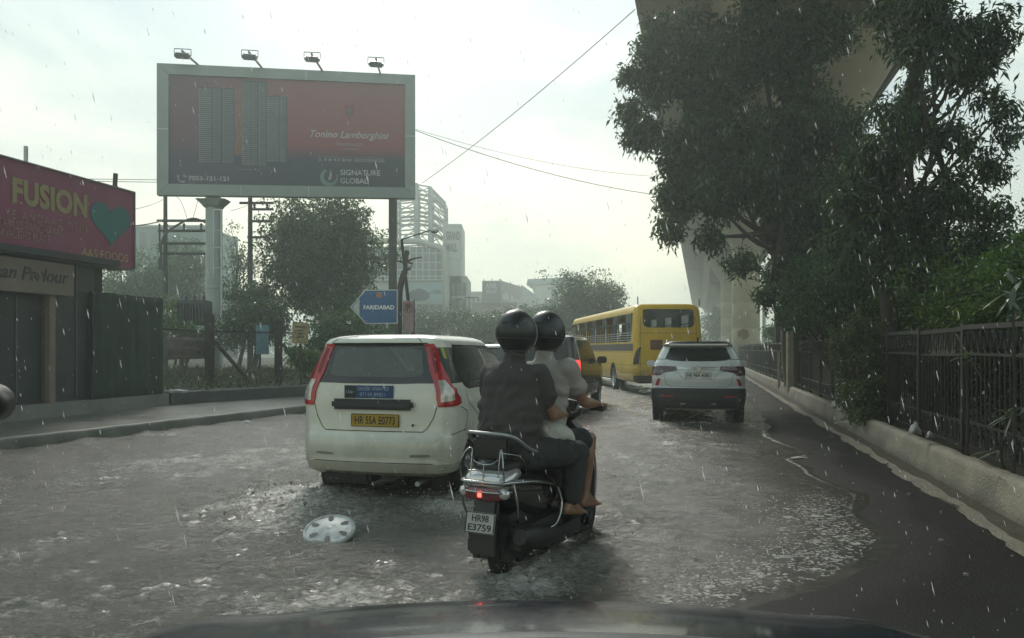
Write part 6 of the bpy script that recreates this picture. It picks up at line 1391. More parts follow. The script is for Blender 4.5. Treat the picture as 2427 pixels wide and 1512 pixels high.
# tall tree on the median, hanging over the road
rg = np.random.default_rng(5); T = lambda px, py, Y: tuple(at(px, py, Y))
big = []
def bp(px, py, rx, rz, Y, k, rg_, fr, n, fill=.85):
    f = Y/1750; return sub_blobs(T(px, py, Y+rg_.normal(0, .5)), (rx*f, 2.0, rz*f), k, rg_, fr, n, fill)
YT = 22.5
for (px, py, rx, rz, k) in ((1650, 200, 100, 100, 9), (1565, 205, 55, 60, 4), (1710, 330, 160, 150, 16), (1810, 120, 150, 130, 12), (1900, 340, 170, 190, 18), (1930, 60, 120, 90, 6), (1725, 460, 125, 105, 12), (1885, 540, 150, 130, 14), (1625, 490, 45, 60, 3), (1540, 285, 45, 45, 3), (1860, 640, 60, 55, 5), (1990, 480, 80, 130, 6), (1700, 110, 90, 60, 5), (1930, 660, 80, 70, 5)): big += bp(px, py, rx, rz, YT, k, rg, .34, 46)
for (px, py, r) in ((1492, 262, 16), (1500, 180, 16), (1535, 120, 22), (1560, 70, 24), (1590, 545, 20), (1583, 460, 20), (1502, 320, 16), (1680, 560, 24), (1640, 60, 30), (1600, 380, 24), (1610, 330, 26), (1760, 620, 22), (1818, 700, 14)): r *= YT/1750; big.append((np.array(T(px, py, YT-.8)), np.array((r*1.4, r*1.8, r*1.2)), 34))
bx_ = at(1893, 850, YT)
tree('tall_tree', 'tall dark leafy tree behind the fence, its crown reaching over the road', (bx_.x, YT, .2), big, LF1, .185, 22, .14, 5, (.42, .26), droop=.55, trunkpts=[(0, 0, 0), (-.14, 0, 1.6), (-.05, 0, 3.2), (.1, .1, 5), (.25, 0, 7), (.2, 0, 9)])
# second tree to its right, looser crown with sky showing through
b2 = []
for (px, py, Y, r, k) in ((2130, 470, 12, (.95, 1, .9), 11), (2160, 300, 11.8, (.8, 1, .6), 6), (2080, 580, 12, (1.0, 1, .7), 9), (2250, 480, 11.8, (.55, .8, .8), 6), (2200, 150, 11.8, (.75, .9, .6), 6), (2290, 70, 11.5, (.6, .8, .6), 5), (2240, 620, 12, (.6, .8, .6), 6), (2050, 420, 12.2, (.45, .7, .6), 4), (2140, 30, 12, (.8, .8, .5), 6)): b2 += sub_blobs(T(px, py, Y), r, k, rg, .36, 30, .9)
for (px, py, r) in ((2385, 95, .16), (2350, 130, .18), (2330, 230, .2), (2380, 260, .16), (2390, 320, .14), (2340, 380, .2), (2360, 410, .15), (2340, 560, .2), (2370, 40, .16), (2280, 330, .22), (2360, 500, .16), (2300, 180, .2)): b2.append((np.array(T(px, py, 11.6)), np.array((r, r*1.3, r*.8)), 24))
bb = at(2105, 860, 12.3)
tree('tall_tree', 'looser dark tree right of the tallest one, with bright sky between its leaves', (bb.x, 12.3, .2), b2, LF1, .135, 13, .095, 6, (.14, .09), droop=.6, aspect=.30, trunkpts=[(0, 0, 0), (.05, 0, 1.2), (-.02, 0, 2.6), (.05, 0, 4.2), (.3, 0, 5.4), (.7, 0, 6.4)])
# hanging lower skirts of the big tree
# shrubs above and behind the fence
def shrub(label, blobs, lm, size, n_per, spread, seed, name='shrub', group='shrubs behind the iron fence', aspect=.42, droop=.1):
    c = np.mean([b[0] for b in blobs], 0); tree(name, label, (c[0], c[1], .2), blobs, lm, size, n_per, spread, seed, (.05, .03), group, droop, aspect, True, [(0, 0, 0), (.03, 0, .5), (0, 0, 1.0)], 'shrub')
def run(s0, y0, y1, z, r, k, fr=.5, npts=40):
    out = []
    for i in range(k): y = y0+(y1-y0)*rg.random(); x, y = road(s0+rg.normal(0, .25), y); out.append((np.array((x, y, z+rg.normal(0, r*.45))), np.array((r, r, r*.8))*fr*(.6+.8*rg.random()), npts))
    return out
shrub('bright green leafy shrub spilling over the fence top below the tallest tree', run(3.6, 9.6, 13.5, 1.95, .75, 34)+run(3.5, 8.6, 10.5, 1.7, .5, 12), LF2, .075, 10, .055, 21)
shrub('dark green shrub spilling over the nearest stretch of fence', run(4.0, 6.2, 9.8, 1.85, .7, 34)+run(3.7, 5.5, 8, 1.5, .6, 16), leaf_mat('mid shrub leaf', (.014, .040, .016), (.045, .095, .026), .3), .085, 9, .06, 22)
shrub('tall green bush behind the fence under the looser tree', run(5.2, 9.8, 14, 2.6, .9, 34), LF3, .10, 9, .07, 23)
shrub('dark bush low behind the fence bars', run(4.2, 6, 16, .9, .6, 50, .5, 36), leaf_mat('very dark leaf', (.008, .018, .010), (.02, .04, .016), .2), .09, 9, .07, 24)  # leaves in a very dark green
shrub('green bush at the foot of the tallest tree', run(4.2, 13, 19, 2.1, .9, 36), LF4, .10, 9, .07, 25)
shrub('mid green bush hiding the foot of the nearest pier behind the fence', run(3.9, 17, 24, 2.6, 1.2, 44), LF4, .13, 11, .09, 28)
shrub('tall mid green bush between the nearest pier and the looser tree', run(5.5, 14, 20, 3.2, 1.2, 44), LF4, .12, 10, .09, 29)
shrub('fresh green shrub row above the fence right of the climbing plant', run(4.4, 7.5, 12, 2.25, .7, 34), LF2, .085, 9, .06, 30)
shrub('far green bush beside the thick beige pier', run(4.5, 28, 44, 1.8, 1.0, 30), LF4, .16, 9, .1, 26)
bl_ = []
for (px, py, Y, r) in ((1905, 690, 19, .9), (1960, 650, 18, 1.1), (2030, 690, 16, 1.0), (2090, 640, 15, .9), (1985, 730, 15, .9), (2160, 690, 13.5, .8), (2230, 660, 13, .7), (1900, 750, 17, .8)): bl_ += sub_blobs(T(px, py, Y), r, 6, rg, .45, 34)
shrub('broad leafy bush under the tall trees, filling the gap between their trunks', bl_, LF4, .10, 11, .075, 33)
# creeper over the fence
cb = []
for (s, y, z, r) in ((2.72, 12.6, 1.45, .32), (2.74, 12.0, 1.2, .35), (2.72, 12.9, 1.1, .32), (2.74, 11.9, .8, .3), (2.74, 12.8, .75, .25), (2.68, 12.2, .5, .25), (2.66, 11.7, .42, .22), (2.72, 13.6, 1.3, .25), (2.75, 12.4, 1.65, .3), (2.78, 13.2, 1.65, .35)):
    x, y = road(s, y); cb += sub_blobs((x-.06, y, z), (r*1.2, r*1.5, r*1.2), 6, rg, .5, 36)
shrub('reddish green creeper climbing the iron fence and spilling onto the kerb', cb, LF5, .062, 9, .045, 27, 'creeper')
def strap_plant(px, py, Y, n, ln, lab, seed):
    rr = np.random.default_rng(seed); p = at(px, py, Y); t = thing('strap_plant', lab, 'plant', (p.x, p.y, .2), 0, 'pale leaved plants behind the near fence'); m = MB(); zc = p.z-.2
    m.tube([(0, 0, 0), (.02, 0, zc*.5), (0, 0, zc)], [.018, .014, .01], 6)
    st = m.build('stem', M_bark, t); m = MB()
    for i in range(n):
        a = rr.random()*6.28; e = rr.normal(.1, .5); d = Vector((math.cos(a)*math.cos(e), math.sin(a)*math.cos(e)*.6, math.sin(e))); s = d.cross(Vector((0, 0, 1))).normalized(); b = Vector((rr.normal(0, .03), rr.normal(0, .03), zc+rr.normal(0, .05))); L_ = ln*(.6+.6*rr.random()); w = L_*.085
        q = []
        for f, ww in ((0, .3), (.4, 1), (.75, .8), (1, .05)): c = b+d*L_*f-Vector((0, 0, L_*.25*f*f)); q += [c+s*w*ww, c-s*w*ww]
        m.add(q, [(0, 1, 3, 2), (2, 3, 5, 4), (4, 5, 7, 6)])
    m.build('leaves', LF6, t)
strap_plant(2290, 848, 7.7, 16, .22, 'pale star of strap leaves poking through the fence, upper one', 1); strap_plant(2400, 985, 6.6, 20, .24, 'pale strap leaves low behind the fence at the right picture edge', 2); strap_plant(2372, 1075, 6.8, 10, .2, 'small pale strap leaves at the foot of the nearest fence panel', 3); strap_plant(2400, 700, 6.4, 16, .3, 'pale strap leaves rising above the fence top at the right picture edge', 4)
# concrete posts and rags by the fence
for px, y0_, y1_, Y, w, lab in ((1872, 790, 888, 21.5, .17, 'thick pale concrete post in front of the iron fence'), (1846, 838, 893, 24, .07, 'thin pale post left of the thick concrete post')):
    p = at(px, y1_, Y); m = MB(); zt = EYE-(y0_-828)/1750*Y; m.bbox((p.x, p.y, (zt+.2)/2), (w, w, zt-.2+.1), .012); tag(m.build('concrete_post', mat('cream concrete', (.30, .26, .19), .8, var=.25, scale=4)), lab, 'post')
def rag(px, py, Y, sx, sz, col, lab, nm='rag', cat='rag', kind=0):
    p = at(px, py, Y); vs = []
    for i in range(8):
        for j in range(8): u, v_ = i/7-.5, j/7-.5; vs.append((u*sx*(1-.4*abs(v_)), v_*sx*.5+.02*mnoise.noise(Vector((i*.9, j*.7, px))), max(-.01, sz*(1-(2*abs(u))**1.5)*(.6+.6*mnoise.noise(Vector((i*.8, j*.8, px*.1))))*(1-abs(v_)))))
    o = link(nm, npmesh(nm, vs, grid_faces(8, 8), True), mat('rag '+nm+str(col[0]), col, .8, var=.2, scale=10)); o.location = p; md = o.modifiers.new('s', 'SOLIDIFY'); md.thickness = .006; return tag(o, lab, cat)
rag(2168, 1030, 8.6, .16, .22, (.42, .41, .38), 'white plastic rag caught at the foot of a fence post'); rag(2205, 1038, 8.4, .09, .12, (.33, .32, .30), 'smaller pale scrap right of the white rag on the kerb', 'scrap', 'scrap')
rag(1978, 962, 13.5, .12, .16, (.5, .48, .45), 'small white scrap standing on the kerb near the creeper', 'scrap', 'scrap'); rag(418, 926, 18, .55, .05, (.55, .56, .54), 'white plastic sheet lying on the low dark wall', 'plastic_sheet', 'plastic')
rag(463, 1083, 9.75, .16, .035, (.62, .62, .58), 'white foam plate floating in the water near the left kerb', 'foam_plate', 'litter'); rag(585, 1001, 14.3, .17, .06, (.6, .6, .56), 'pale bag floating near the left kerb', 'floating_bag', 'litter')
rag(1895, 1086, 9.6, .22, .03, (.42, .40, .34), 'pale scrap stranded at the froth line on the right', 'scrap', 'litter'); rag(1990, 1004, 13, .2, .04, (.3, .27, .2), 'flattened brown scrap in the gutter', 'scrap', 'litter')
for i in range(14):
    y = 4.2+rng.random()*9; x, y = road(2.5-rng.random()*.9, y); m = MB(); m.sphere((0, 0, 0), .012+.014*rng.random(), (1, .8, .6), 6); o = m.build('pebble', mat('pebble', (.2, .19, .16), .8)); o.location = (x, y, .058); o.rotation_euler = (0, 0, i); tag(o, 'small pale pebble among others like it on the wet asphalt by the kerb', 'pebble', 'pebbles by the right kerb')
# drain mound of debris in the gutter
# dark trunk-like board and pole beyond the fence
p = at(1849, 745, 30); m = MB(); m.bbox((p.x, p.y, 1.6), (.42, .25, 3.2), .03); tag(m.build('notice_pillar', mat('dark pillar', (.03, .03, .028), .8, var=.3)), 'dark square pillar between the tallest tree and the thick pier', 'pillar')
p = at(1811, 745, 45); m = MB(); m.tube([(p.x, p.y, 0), (p.x, p.y, 6)], [.13, .09], 8); tag(m.build('lamp_pole', M_steel, None, 50), 'thin grey pole in the bright gap right of the thick pier', 'pole')

# ------------------------------------------------------------ left side vegetation
def gt(lab, px, py, Y, rad, k, lm, ls, seed, npts=40, n_per=9, zb=.3, tr=(.22, .12), spread=.09, fr=.42, group=None, cat='tree', name='tree', fill=.85, droop=.3, pxb=None):
    c = at(px, py, Y); r_ = np.random.default_rng(seed); bl = sub_blobs(tuple(c), rad, k, r_, fr, npts, fill); xb = at(pxb or px, py, Y).x; H = c.z-zb
    return tree(name, lab, (xb, Y, zb), bl, lm, ls, n_per, spread, seed, tr, group, droop, .42, True, [(0, 0, 0), (.06*H, 0, H*.35), (-.02*H, .1, H*.7), (c.x-xb, 0, H)], cat, .4)
gt('dense dark green tree standing under and behind the right half of the billboard', 765, 610, 40, (3.5, 2.6, 3.5), 95, LF4, .22, 31, 48, 12, spread=.14, tr=(.5, .3), pxb=775)
gt('small sparse tree right of the thick billboard column', 565, 610, 42, (1.5, 1.4, 2.2), 16, LF3, .16, 32, 18, 6, tr=(.12, .06), spread=.12)
gt('rounded bush under the sparse tree behind the thick billboard column', 600, 720, 38, (1.9, 1.5, 1.2), 24, LF4, .18, 33, 30, 9, tr=(.15, .1))
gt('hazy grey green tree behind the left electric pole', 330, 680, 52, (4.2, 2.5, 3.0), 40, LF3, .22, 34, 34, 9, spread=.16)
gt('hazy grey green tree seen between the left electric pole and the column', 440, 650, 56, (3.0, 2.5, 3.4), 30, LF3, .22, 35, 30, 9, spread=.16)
gt('yellow green bush at the foot of the left electric pole', 410, 745, 34, (1.0, .8, 1.1), 12, LF2, .13, 36, 26, 9, tr=(.06, .04), cat='shrub', name='shrub')
gt('dark undergrowth bush behind the direction sign', 830, 790, 31, (2.9, 1.2, 1.4), 40, LF4, .16, 37, 30, 9, tr=(.06, .04), cat='shrub', name='shrub')
gt('tall dark tree trunk side growth just left of the direction sign', 800, 745, 36, (1.6, 1.2, 1.6), 18, LF1, .16, 38, 30, 9)
gt('low dark hedge tree between the two braced posts', 610, 780, 33, (2.4, 1.0, 1.2), 34, LF1, .15, 39, 30, 9, tr=(.06, .04), cat='shrub', name='shrub')
gt('weedy low bush near the tattered notice board', 720, 850, 22.5, (.9, .6, .5), 12, LF2, .09, 40, 26, 8, tr=(.03, .02), cat='shrub', name='shrub', spread=.06)
gt('green shrubs behind the cloth notice', 435, 780, 28, (1.3, .8, .6), 12, LF4, .11, 41, 26, 8, tr=(.04, .03), cat='shrub', name='shrub')
# distant trees ahead
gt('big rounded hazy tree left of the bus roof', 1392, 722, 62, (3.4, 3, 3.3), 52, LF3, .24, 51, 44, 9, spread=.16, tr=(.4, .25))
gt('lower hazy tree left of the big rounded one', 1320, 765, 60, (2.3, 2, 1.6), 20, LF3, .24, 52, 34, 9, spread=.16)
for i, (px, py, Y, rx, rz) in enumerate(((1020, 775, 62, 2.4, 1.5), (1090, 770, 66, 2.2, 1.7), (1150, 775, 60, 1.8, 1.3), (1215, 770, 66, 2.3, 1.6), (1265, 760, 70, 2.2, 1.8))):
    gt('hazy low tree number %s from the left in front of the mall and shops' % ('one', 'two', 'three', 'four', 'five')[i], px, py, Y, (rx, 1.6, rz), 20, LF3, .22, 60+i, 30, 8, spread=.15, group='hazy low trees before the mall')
gt('pale hazy tree at the right picture edge above the fence', 2330, 640, 36, (2.0, 1.6, 1.7), 24, LF3, .17, 71, 34, 8, spread=.11); gt('small pale tree cut by the right picture edge', 2425, 660, 34, (1.1, 1.2, 1.7), 14, LF4, .15, 72, 30, 8)
gt('low bushy tree right of the looser tree, above the fence', 2250, 690, 26, (1.6, 1.3, 1.0), 20, LF4, .13, 73, 34, 8); gt('bushy tree filling the gap above the fence right of the looser tree', 2370, 720, 20, (1.5, 1.2, .8), 20, LF4, .11, 74, 34, 8)
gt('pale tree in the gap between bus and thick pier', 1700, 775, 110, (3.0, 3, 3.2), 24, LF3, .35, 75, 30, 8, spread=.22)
# distant tree line closing the horizon
V = []; F = []; rr_ = np.random.default_rng(9); pts = []
for i in range(900):
    a = R(rr_.uniform(-62, 62)); d = rr_.uniform(235, 260); x, y = d*math.sin(a), d*math.cos(a); h = 5.5+3*mnoise.noise(Vector((x*.02, y*.02, 0)))
    pts.append((x, y, rr_.random()*h-.2))
pts = np.array(pts); V, F = leaf_cloud(pts, 22, 1.3, 1.5, rr_, .1, .7); o = link('tree_line', npmesh('tree_line', V, F), LF3); tag(o, 'far hazy line of trees closing the horizon', kind='stuff')
# weeds on the lot
r3 = np.random.default_rng(12); n = 2600; P = []
k = 0
while k < n:
    x, y = r3.uniform(-16, -1), r3.uniform(17.3, 36)
    if pip([(a[0]-.35, a[1]+.2) for a in lot[:4]]+[(-16, 36), (-16, 17.5)], np.array([[x, y]]))[0] : P.append((x, y, .37+.1*r3.random())); k += 1
V, F = leaf_cloud(np.array(P), 9, .09, .16, r3, -.8, .22); tag(link('weeds', npmesh('weeds', V, F), leaf_mat('weed', (.03, .045, .018), (.10, .10, .05), .3)), 'ragged weeds and dry grass covering the vacant lot', kind='stuff')

# ------------------------------------------------------------ buildings
M_far = mat('far render', (.34, .35, .30), .8, var=.12, scale=.3); M_farg = mat('far glazing', (.10, .12, .13), .25, var=.3, scale=.3); M_farw = mat('pale mall cladding', (.42, .43, .40), .7, var=.1, scale=.3)
M_mull = mat('mullion', (.34, .37, .36), .6, var=.1)
def mall():
    Y = 100; k = Y/1750
    X = lambda px: (px-1213.5)*k
    Z = lambda py: EYE-(py-828)*k
    t = thing('mall_building', 'pale glazed mall with a steel lattice on its roof and a GRAND MALL sign tower', 'building', (X(1000), Y, 0)); ox = X(1000)
    m = MB(); m.box((X(960)-ox-3.5, 9, Z(590)/2), (X(1054)-X(880)+6, 18, Z(590))); m.build('wall', M_farw, t)
    # rounded white edge band at the roof
    m = MB(); m.tube(interp_path([Vector((X(a)-ox, -.25+d, Z(b))) for a, b, d in ((870, 571, 0), (945, 572, 0), (992, 573, 0), (1020, 581, 0), (1045, 588, 0), (1053, 600, 0), (1056, 640, 0), (1058, 700, 0), (1059, 800, 0))], 5), .42, 8); m.build('white_band', M_far, t, 50)
    gl = MB(); gl.box((X(965)-ox, -.06, (Z(585)+Z(662))/2), (X(1050)-X(880), .16, Z(585)-Z(662))); g = gl.build('glazing', M_farg, t)
    mu = MB()
    for i in range(12): x = X(880+i*15.3)-ox; mu.box((x, -.17, (Z(585)+Z(662))/2), (.16, .08, Z(585)-Z(662)))
    for py in (600, 622, 640, 655): mu.box((X(965)-ox, -.175, Z(py)), (X(1050)-X(880), .06, .14))
    mu.build('mullions', M_mull, g)
    gl = MB(); gl.box((X(965)-ox, -.06, (Z(722)+Z(800))/2), (X(1050)-X(880), .16, Z(722)-Z(800))); g = gl.build('glazing', M_farg, t)
    mu = MB()
    for i in range(12): x = X(880+i*15.3)-ox; mu.box((x, -.17, (Z(722)+Z(800))/2), (.16, .08, Z(722)-Z(800)))
    for py in (738, 755, 775): mu.box((X(965)-ox, -.175, Z(py)), (X(1050)-X(880), .06, .14))
    mu.build('mullions', M_mull, g)
    for py in (664, 720): m = MB(); m.box((X(965)-ox, -.3, Z(py)), (X(1054)-X(880), .5, .22)); m.build('ledge', M_far, t)
    po = MB(); po.box((X(999)-ox, -.2, (Z(667)+Z(717))/2), (X(1050)-X(948), .2, Z(667)-Z(717))); pz = po.build('poster', mat('pale blue poster', (.25, .33, .34), .6, var=.15, scale=.25), t)
    sh = MB(); c = [(966, 697), (978, 689), (994, 684), (1008, 688), (1018, 695), (1020, 704), (1010, 712), (990, 714), (975, 709)]; sh.prism([(X(a)-ox, Z(b)) for a, b in c], Matrix.Translation((0, -.31, 0))@Matrix.Rotation(R(90), 4, 'X'), .03); sh.build('printed_car', mat('printed car blue', (.035, .055, .085), .5, var=.4, scale=1), pz)
    sh = MB(); c = [(1016, 695), (1028, 689), (1040, 687), (1048, 693), (1046, 697), (1030, 696)]; sh.prism([(X(a)-ox, Z(b)) for a, b in c], Matrix.Translation((0, -.31, 0))@Matrix.Rotation(R(90), 4, 'X'), .03); sh.build('printed_hill', mat('printed car grey', (.12, .15, .15), .5), pz)
    # sign tower
    m = MB(); m.box((X(1071)-ox, 4, Z(529)/2), (X(1094)-X(1049), 7, Z(529))); tw = m.build('sign_tower', M_farw, t)
    m = MB()
    for a, b, c_, d in ((1050, 1093, 533, 534.5), (1050, 1093, 612, 613.5)): m.box((X((a+b)/2)-ox, .46, Z((c_+d)/2)), (X(b)-X(a), .1, .1))
    for a in (1052, 1093): m.box((X(a)-ox, .46, Z(572)), (.14, .1, Z(534)-Z(612)))
    m.build('tower_trim', M_mull, tw)
    for s_, py in (('GRAND', 566), ('MALL', 594)): link('lettering', textmesh(s_, 1.05, Matrix(((1, 0, 0, X(1057)-ox), (0, 0, -1, .48), (0, 1, 0, Z(py)), (0, 0, 0, 1))), width=1.85 if s_ == 'GRAND' else 1.5, bold=.03, thick=.12), mat('mall letters', (.10, .12, .12), .6), tw)
    # right wing with windows
    m = MB(); m.box((X(1082)-ox, 5.5, Z(653)/2), (X(1106)-X(1058), 10, Z(653))); w = m.build('wing', M_far, t)
    for r_ in range(2):
        for i in range(3):
            m = MB(); a = 1069+i*13; y_ = (668, 710)[r_]; m.box((X(a)-ox+.3, .46, (Z(y_)+Z(y_+32))/2), (.42, .1, Z(y_)-Z(y_+32))); m.build('window', mat('far window', (.07, .08, .08), .2, var=.2), w)
    m = MB(); m.box((X(1082)-ox, .3, Z(704)), (X(1108)-X(1057), .4, .2)); m.build('ledge', M_far, w)
    # lattice
    m = MB(); nodes = [(935, 1.5), (968, .5), (985, .3), (1018, .8), (1030, 3), (1045, 6)]; lv = [573, 545, 528, 500, 466, 433]
    xs = [X(a)-ox for a, d in nodes]
    top = {0: 433, 1: 433, 2: 433, 3: 440, 4: 452, 5: 458}
    for i, (a, d) in enumerate(nodes):
        if i in (0, 2, 3, 5): m.bar((xs[i], d, Z(575)), (xs[i], d, Z(top[i])), .55 if i != 5 else .3); m.bar((xs[i], d+3.5, Z(575)), (xs[i], d+3.5, Z(top[i]+3)), .3)
    sel = [0, 2, 3, 5]
    for j, ly in enumerate((572, 543, 520, 500, 478, 458, 436)):
        for q in range(3):
            a, b = sel[q], sel[q+1]
            za = Z(max(ly, top[a])+0); zb = Z(max(ly+(4 if q == 1 else 10 if q == 2 else 0), top[b])); 
            for dd in (0, 3.5): m.bar((xs[a], nodes[a][1]+dd, za), (xs[b], nodes[b][1]+dd, zb), .30 if j in (2, 3, 5) else .18)
            m.bar((xs[a], nodes[a][1], za), (xs[a], nodes[a][1]+3.5, za), .16)
            if j < 6:
                nx_ = (543, 520, 500, 478, 458, 436)[j]; z2b = Z(max(nx_, top[b])); z2a = Z(max(nx_, top[a])); m.bar((xs[a], nodes[a][1], za), (xs[b], nodes[b][1], z2b), .12); m.bar((xs[b], nodes[b][1], zb), (xs[a], nodes[a][1], z2a), .12)
    m.build('roof_lattice', mat('grey lattice steel', (.30, .32, .31), .6, .2, var=.1), t)
mall()
def simple_building(name, label, px0, px1, pyt, Y, depth, m_, extra=None, zt=None):
    k = Y/1750; x0 = (px0-1213.5)*k; x1 = (px1-1213.5)*k; z = EYE-(pyt-828)*k; t = thing(name, label, 'building', ((x0+x1)/2, Y, 0)); MB().box((0, depth/2, z/2), (x1-x0, depth, z)).build('wall', m_, t); m = MB(); m.box((0, depth/2, z+.1), (x1-x0+.5, depth+.5, .25)); m.build('roof', M_far, t)
    return t, x1-x0, z
def windows(t, w, z, nx_, nz_, Y0=-.02, ww=.6, hh=.5):
    for i in range(nx_):
        for j in range(nz_):
            m = MB(); m.box((-w/2+w*(i+.5)/nx_, Y0, z*(j+.6)/nz_), (w/nx_*ww, .08, z/nz_*hh)); m.build('window', mat('far window', (.07, .08, .08), .2), t)
Fr = mat('blue grey render', (.14, .20, .20), .8, var=.15, scale=.3)
t, w, z = simple_building('block_building', 'teal grey flat roofed block behind the poles right of the maroon sign', 300, 482, 538, 95, 12, Fr); windows(t, w, z, 7, 4); m = MB(); m.box((w*.27, -.3, z*.93), (w*.45, .5, z*.14)); m.build('parapet', mat('darker teal', (.06, .11, .11), .8), t)
t, w, z = simple_building('white_building', 'low white block between the mall and the corner hoardings', 1106, 1150, 694, 135, 14, M_far); windows(t, w, z, 4, 2)
t, w, z = simple_building('shop_block', 'dark fronted block carrying the corner hoardings', 1120, 1222, 718, 118, 14, mat('buff render', (.28, .25, .18), .8, var=.15, scale=.3)); m = MB(); m.box((1.0, -.1, 3.5), (w*.75, .25, 4.2)); m.build('shopfront', mat('dark blue shopfront', (.05, .07, .10), .4, var=.3, scale=.5), t)
k = 118/1750
def hboard(lab, a, b, zc0, zc1, col, rows, back):
    a = Vector(a); b = Vector(b); ex = b-a; ex.z = 0; Lg = ex.length; t = thing('roof_hoarding', lab, 'billboard', (a.x, a.y, zc0), math.atan2(ex.y, ex.x), 'corner hoardings on the far shop block')
    MB().box((Lg/2, .15, (zc1-zc0)/2), (Lg, .3, zc1-zc0)).build('panel', mat('hoarding '+lab[:5], col, .7, var=.2, scale=.4), t)
    for s_, x_, z_, h, w_ in rows: link('lettering', textmesh(s_, h, Matrix(((1, 0, 0, x_*Lg), (0, 0, -1, -.005), (0, 1, 0, z_*(zc1-zc0)), (0, 0, 0, 1))), width=w_*Lg, bold=.03, thick=.03), mat('hoarding white', (.5, .5, .48), .6), t)
    m = MB(); 
    for x_ in (.08, .5, .92): m.bar((Lg*x_, .3, zc1-zc0-.3), (Lg*x_, .3, zc1-zc0+.35), .12)
    m.build('stubs', M_bark, t)
hboard('grey square hoarding on the far block, left face', ((1143-1213.5)*k, 117.6, 0), ((1187-1213.5)*k, 117.2, 0), EYE+(828-719)*k, EYE+(828-666)*k, (.20, .20, .20), [('AVAIL', .2, .66, .9, .6), ('SPACE', .25, .45, .5, .5)], 0)
hboard('pinkish hoarding on the far block, right face', ((1188-1213.5)*k, 117.2, 0), ((1238-1213.5)*126/1750, 129, 0), EYE+(828-722)*k, EYE+(828-666)*k, (.30, .25, .25), [('ah', .05, .25, 1.1, .28), ('Regal', .45, .12, 1.3, .5)], 0)
t, w, z = simple_building('gabled_building', 'pale sloping roofed building right of the corner hoardings', 1236, 1275, 705, 150, 14, M_far); m = MB(); m.prism([(-w/2, 0), (w/2, 0), (-w/2, 2.4)], Matrix.Translation((0, 10, z+.3))@Matrix.Rotation(R(90), 4, 'X'), 9); m.build('roof', mat('far roof', (.25, .27, .25), .8), t)
t, w, z = simple_building('flared_roof_building', 'far pale building with a flaring flat roof left of the big rounded tree', 1270, 1345, 678, 170, 16, M_far); m = MB(); m.prism([(-w/2-1.9, 1.5), (w/2+1, 2.0), (w/2+1, 1.2), (-w/2, .2)], Matrix.Translation((0, 14, z))@Matrix.Rotation(R(90), 4, 'X'), 15); m.build('roof_canopy', Fr, t)
for px, py, Y, lab in ((1112, 705, 75, 'thin far street lamp pole in front of the mall wing'),):
    p = at(px, py, Y); m = MB(); m.tube([(p.x, p.y, 0), (p.x, p.y, p.z)], [.09, .06], 8); m.bar((p.x-.5, p.y, p.z), (p.x+.9, p.y, p.z+.02), .09); tag(m.build('street_lamp', M_bark, None, 50), lab, 'street lamp')

def drop_mat():
    m = bpy.data.materials.new('water drop'); m.use_nodes = True; t = m.node_tree; t.nodes.clear(); o = N(t, 'ShaderNodeOutputMaterial')
    a = N(t, 'ShaderNodeBsdfTransparent'); b = N(t, 'ShaderNodeBsdfTranslucent'); b.inputs[0].default_value = (1, 1, 1, 1); g = N(t, 'ShaderNodeBsdfGlossy'); g.inputs['Roughness'].default_value = .3
    x = N(t, 'ShaderNodeMixShader'); x.inputs[0].default_value = .35; t.links.new(b.outputs[0], x.inputs[1]); t.links.new(g.outputs[0], x.inputs[2])
    y = N(t, 'ShaderNodeMixShader'); y.inputs[0].default_value = .5; t.links.new(a.outputs[0], y.inputs[1]); t.links.new(x.outputs[0], y.inputs[2]); t.links.new(y.outputs[0], o.inputs[0]); return m
# ------------------------------------------------------------ falling rain: separate drops in the near air
r4 = np.random.default_rng(3); n = 2600; Yd = 1.6+6.5*r4.random(n)**.8; Xd = r4.uniform(-.78, .74, n)*Yd; Zd = EYE+r4.uniform(-.42, .5, n)*Yd; ok = Zd > .05; Xd, Yd, Zd = Xd[ok], Yd[ok], Zd[ok]; n = len(Xd)
ln = 0.0065*(1+1.3*r4.random(n)); sc_ = np.exp(r4.normal(-.15, .45, n)); ln = ln*sc_; rad = .0013*sc_**.5*(1+.6*r4.random(n)); dx = ln*.22
ring = np.array([(math.cos(a), math.sin(a)) for a in (0, 2.094, 4.189)])
c = np.stack([Xd, Yd, Zd], 1); ax = np.stack([-dx, np.zeros(n), ln], 1)
V = np.concatenate([(c+ax)[:, None], c[:, None]+np.concatenate([ring*1.0, np.zeros((3, 1))], 1)[None]*rad[:, None, None], (c-ax*.8)[:, None]], 1).reshape(-1, 3)
f6 = np.array([(0, 1, 2), (0, 2, 3), (0, 3, 1), (4, 2, 1), (4, 3, 2), (4, 1, 3)]); F = (np.arange(n)[:, None, None]*5+f6[None]).reshape(-1, 3)
tag(link('raindrops', npmesh('raindrops', V, F, True), drop_mat()), 'raindrops falling through the near air', kind='stuff')

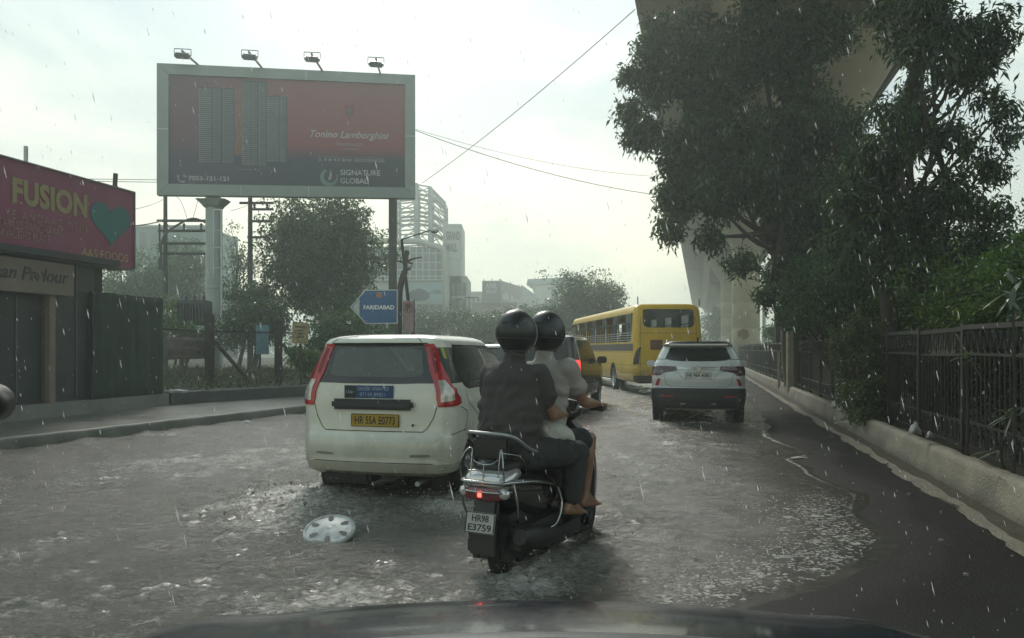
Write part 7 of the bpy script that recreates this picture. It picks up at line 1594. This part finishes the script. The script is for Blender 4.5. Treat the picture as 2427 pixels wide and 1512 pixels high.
# ------------------------------------------------------------ muddy splashes thrown up by the tyres
r5 = np.random.default_rng(8); P = []
for (x, y, w, h, n) in ((-2.25, 7.25, .30, .20, 420), (-.62, 6.95, .22, .14, 260), (-2.0, 6.8, .6, .08, 300), (.0, 4.72, .13, .10, 240), (.45, 5.6, .2, .08, 140), (2.85, 14.1, .3, .14, 200), (4.3, 14.1, .3, .14, 200), (-2.6, 6.6, .5, .07, 260)):
    P.append(np.stack([r5.normal(x, w, n), r5.normal(y, w*.8, n), np.abs(r5.normal(0, h, n))*r5.random(n)], 1))
P = np.concatenate(P); n = len(P); rd = .0035*np.exp(r5.normal(0, .6, n)); oc = np.array([(1, 0, 0), (0, 1, 0), (-1, 0, 0), (0, -1, 0), (0, 0, 1.5), (0, 0, -1.2)])
V = (P[:, None]+oc[None]*rd[:, None, None]).reshape(-1, 3); f8 = np.array([(0, 1, 4), (1, 2, 4), (2, 3, 4), (3, 0, 4), (1, 0, 5), (2, 1, 5), (3, 2, 5), (0, 3, 5)]); F = (np.arange(n)[:, None, None]*6+f8[None]).reshape(-1, 3)
tag(link('splash', npmesh('splash', V, F, True), mat('muddy splash', (.30, .27, .21), .2, 0, var=.2, scale=9)), 'muddy drops splashing up around the tyres', kind='stuff')
HAZE = 0.0031
# ------------------------------------------------------------ haze
x0, x1, y0, y1, z0, z1 = -490, 490, -70, 650, -1.3, 27
hv = [(x, y, z) for x in (x0, x1) for y in (y0, y1) for z in (z0, z1)]
hm = bpy.data.materials.new('rain haze'); hm.use_nodes = True; ht = hm.node_tree; ht.nodes.clear()
ho = N(ht, 'ShaderNodeOutputMaterial'); hp = N(ht, 'ShaderNodeVolumePrincipled'); hp.inputs['Color'].default_value = (.80, .90, .86, 1); hp.inputs['Density'].default_value = HAZE; hp.inputs['Anisotropy'].default_value = .55
ht.links.new(hp.outputs[0], ho.inputs['Volume'])
hz = MB().add(hv, [(0, 1, 3, 2), (4, 6, 7, 5), (0, 4, 5, 1), (2, 3, 7, 6), (0, 2, 6, 4), (1, 5, 7, 3)]).build('haze', hm)
hz['kind'] = 'stuff'; hz['label'] = 'pale grey green rain haze filling the air'
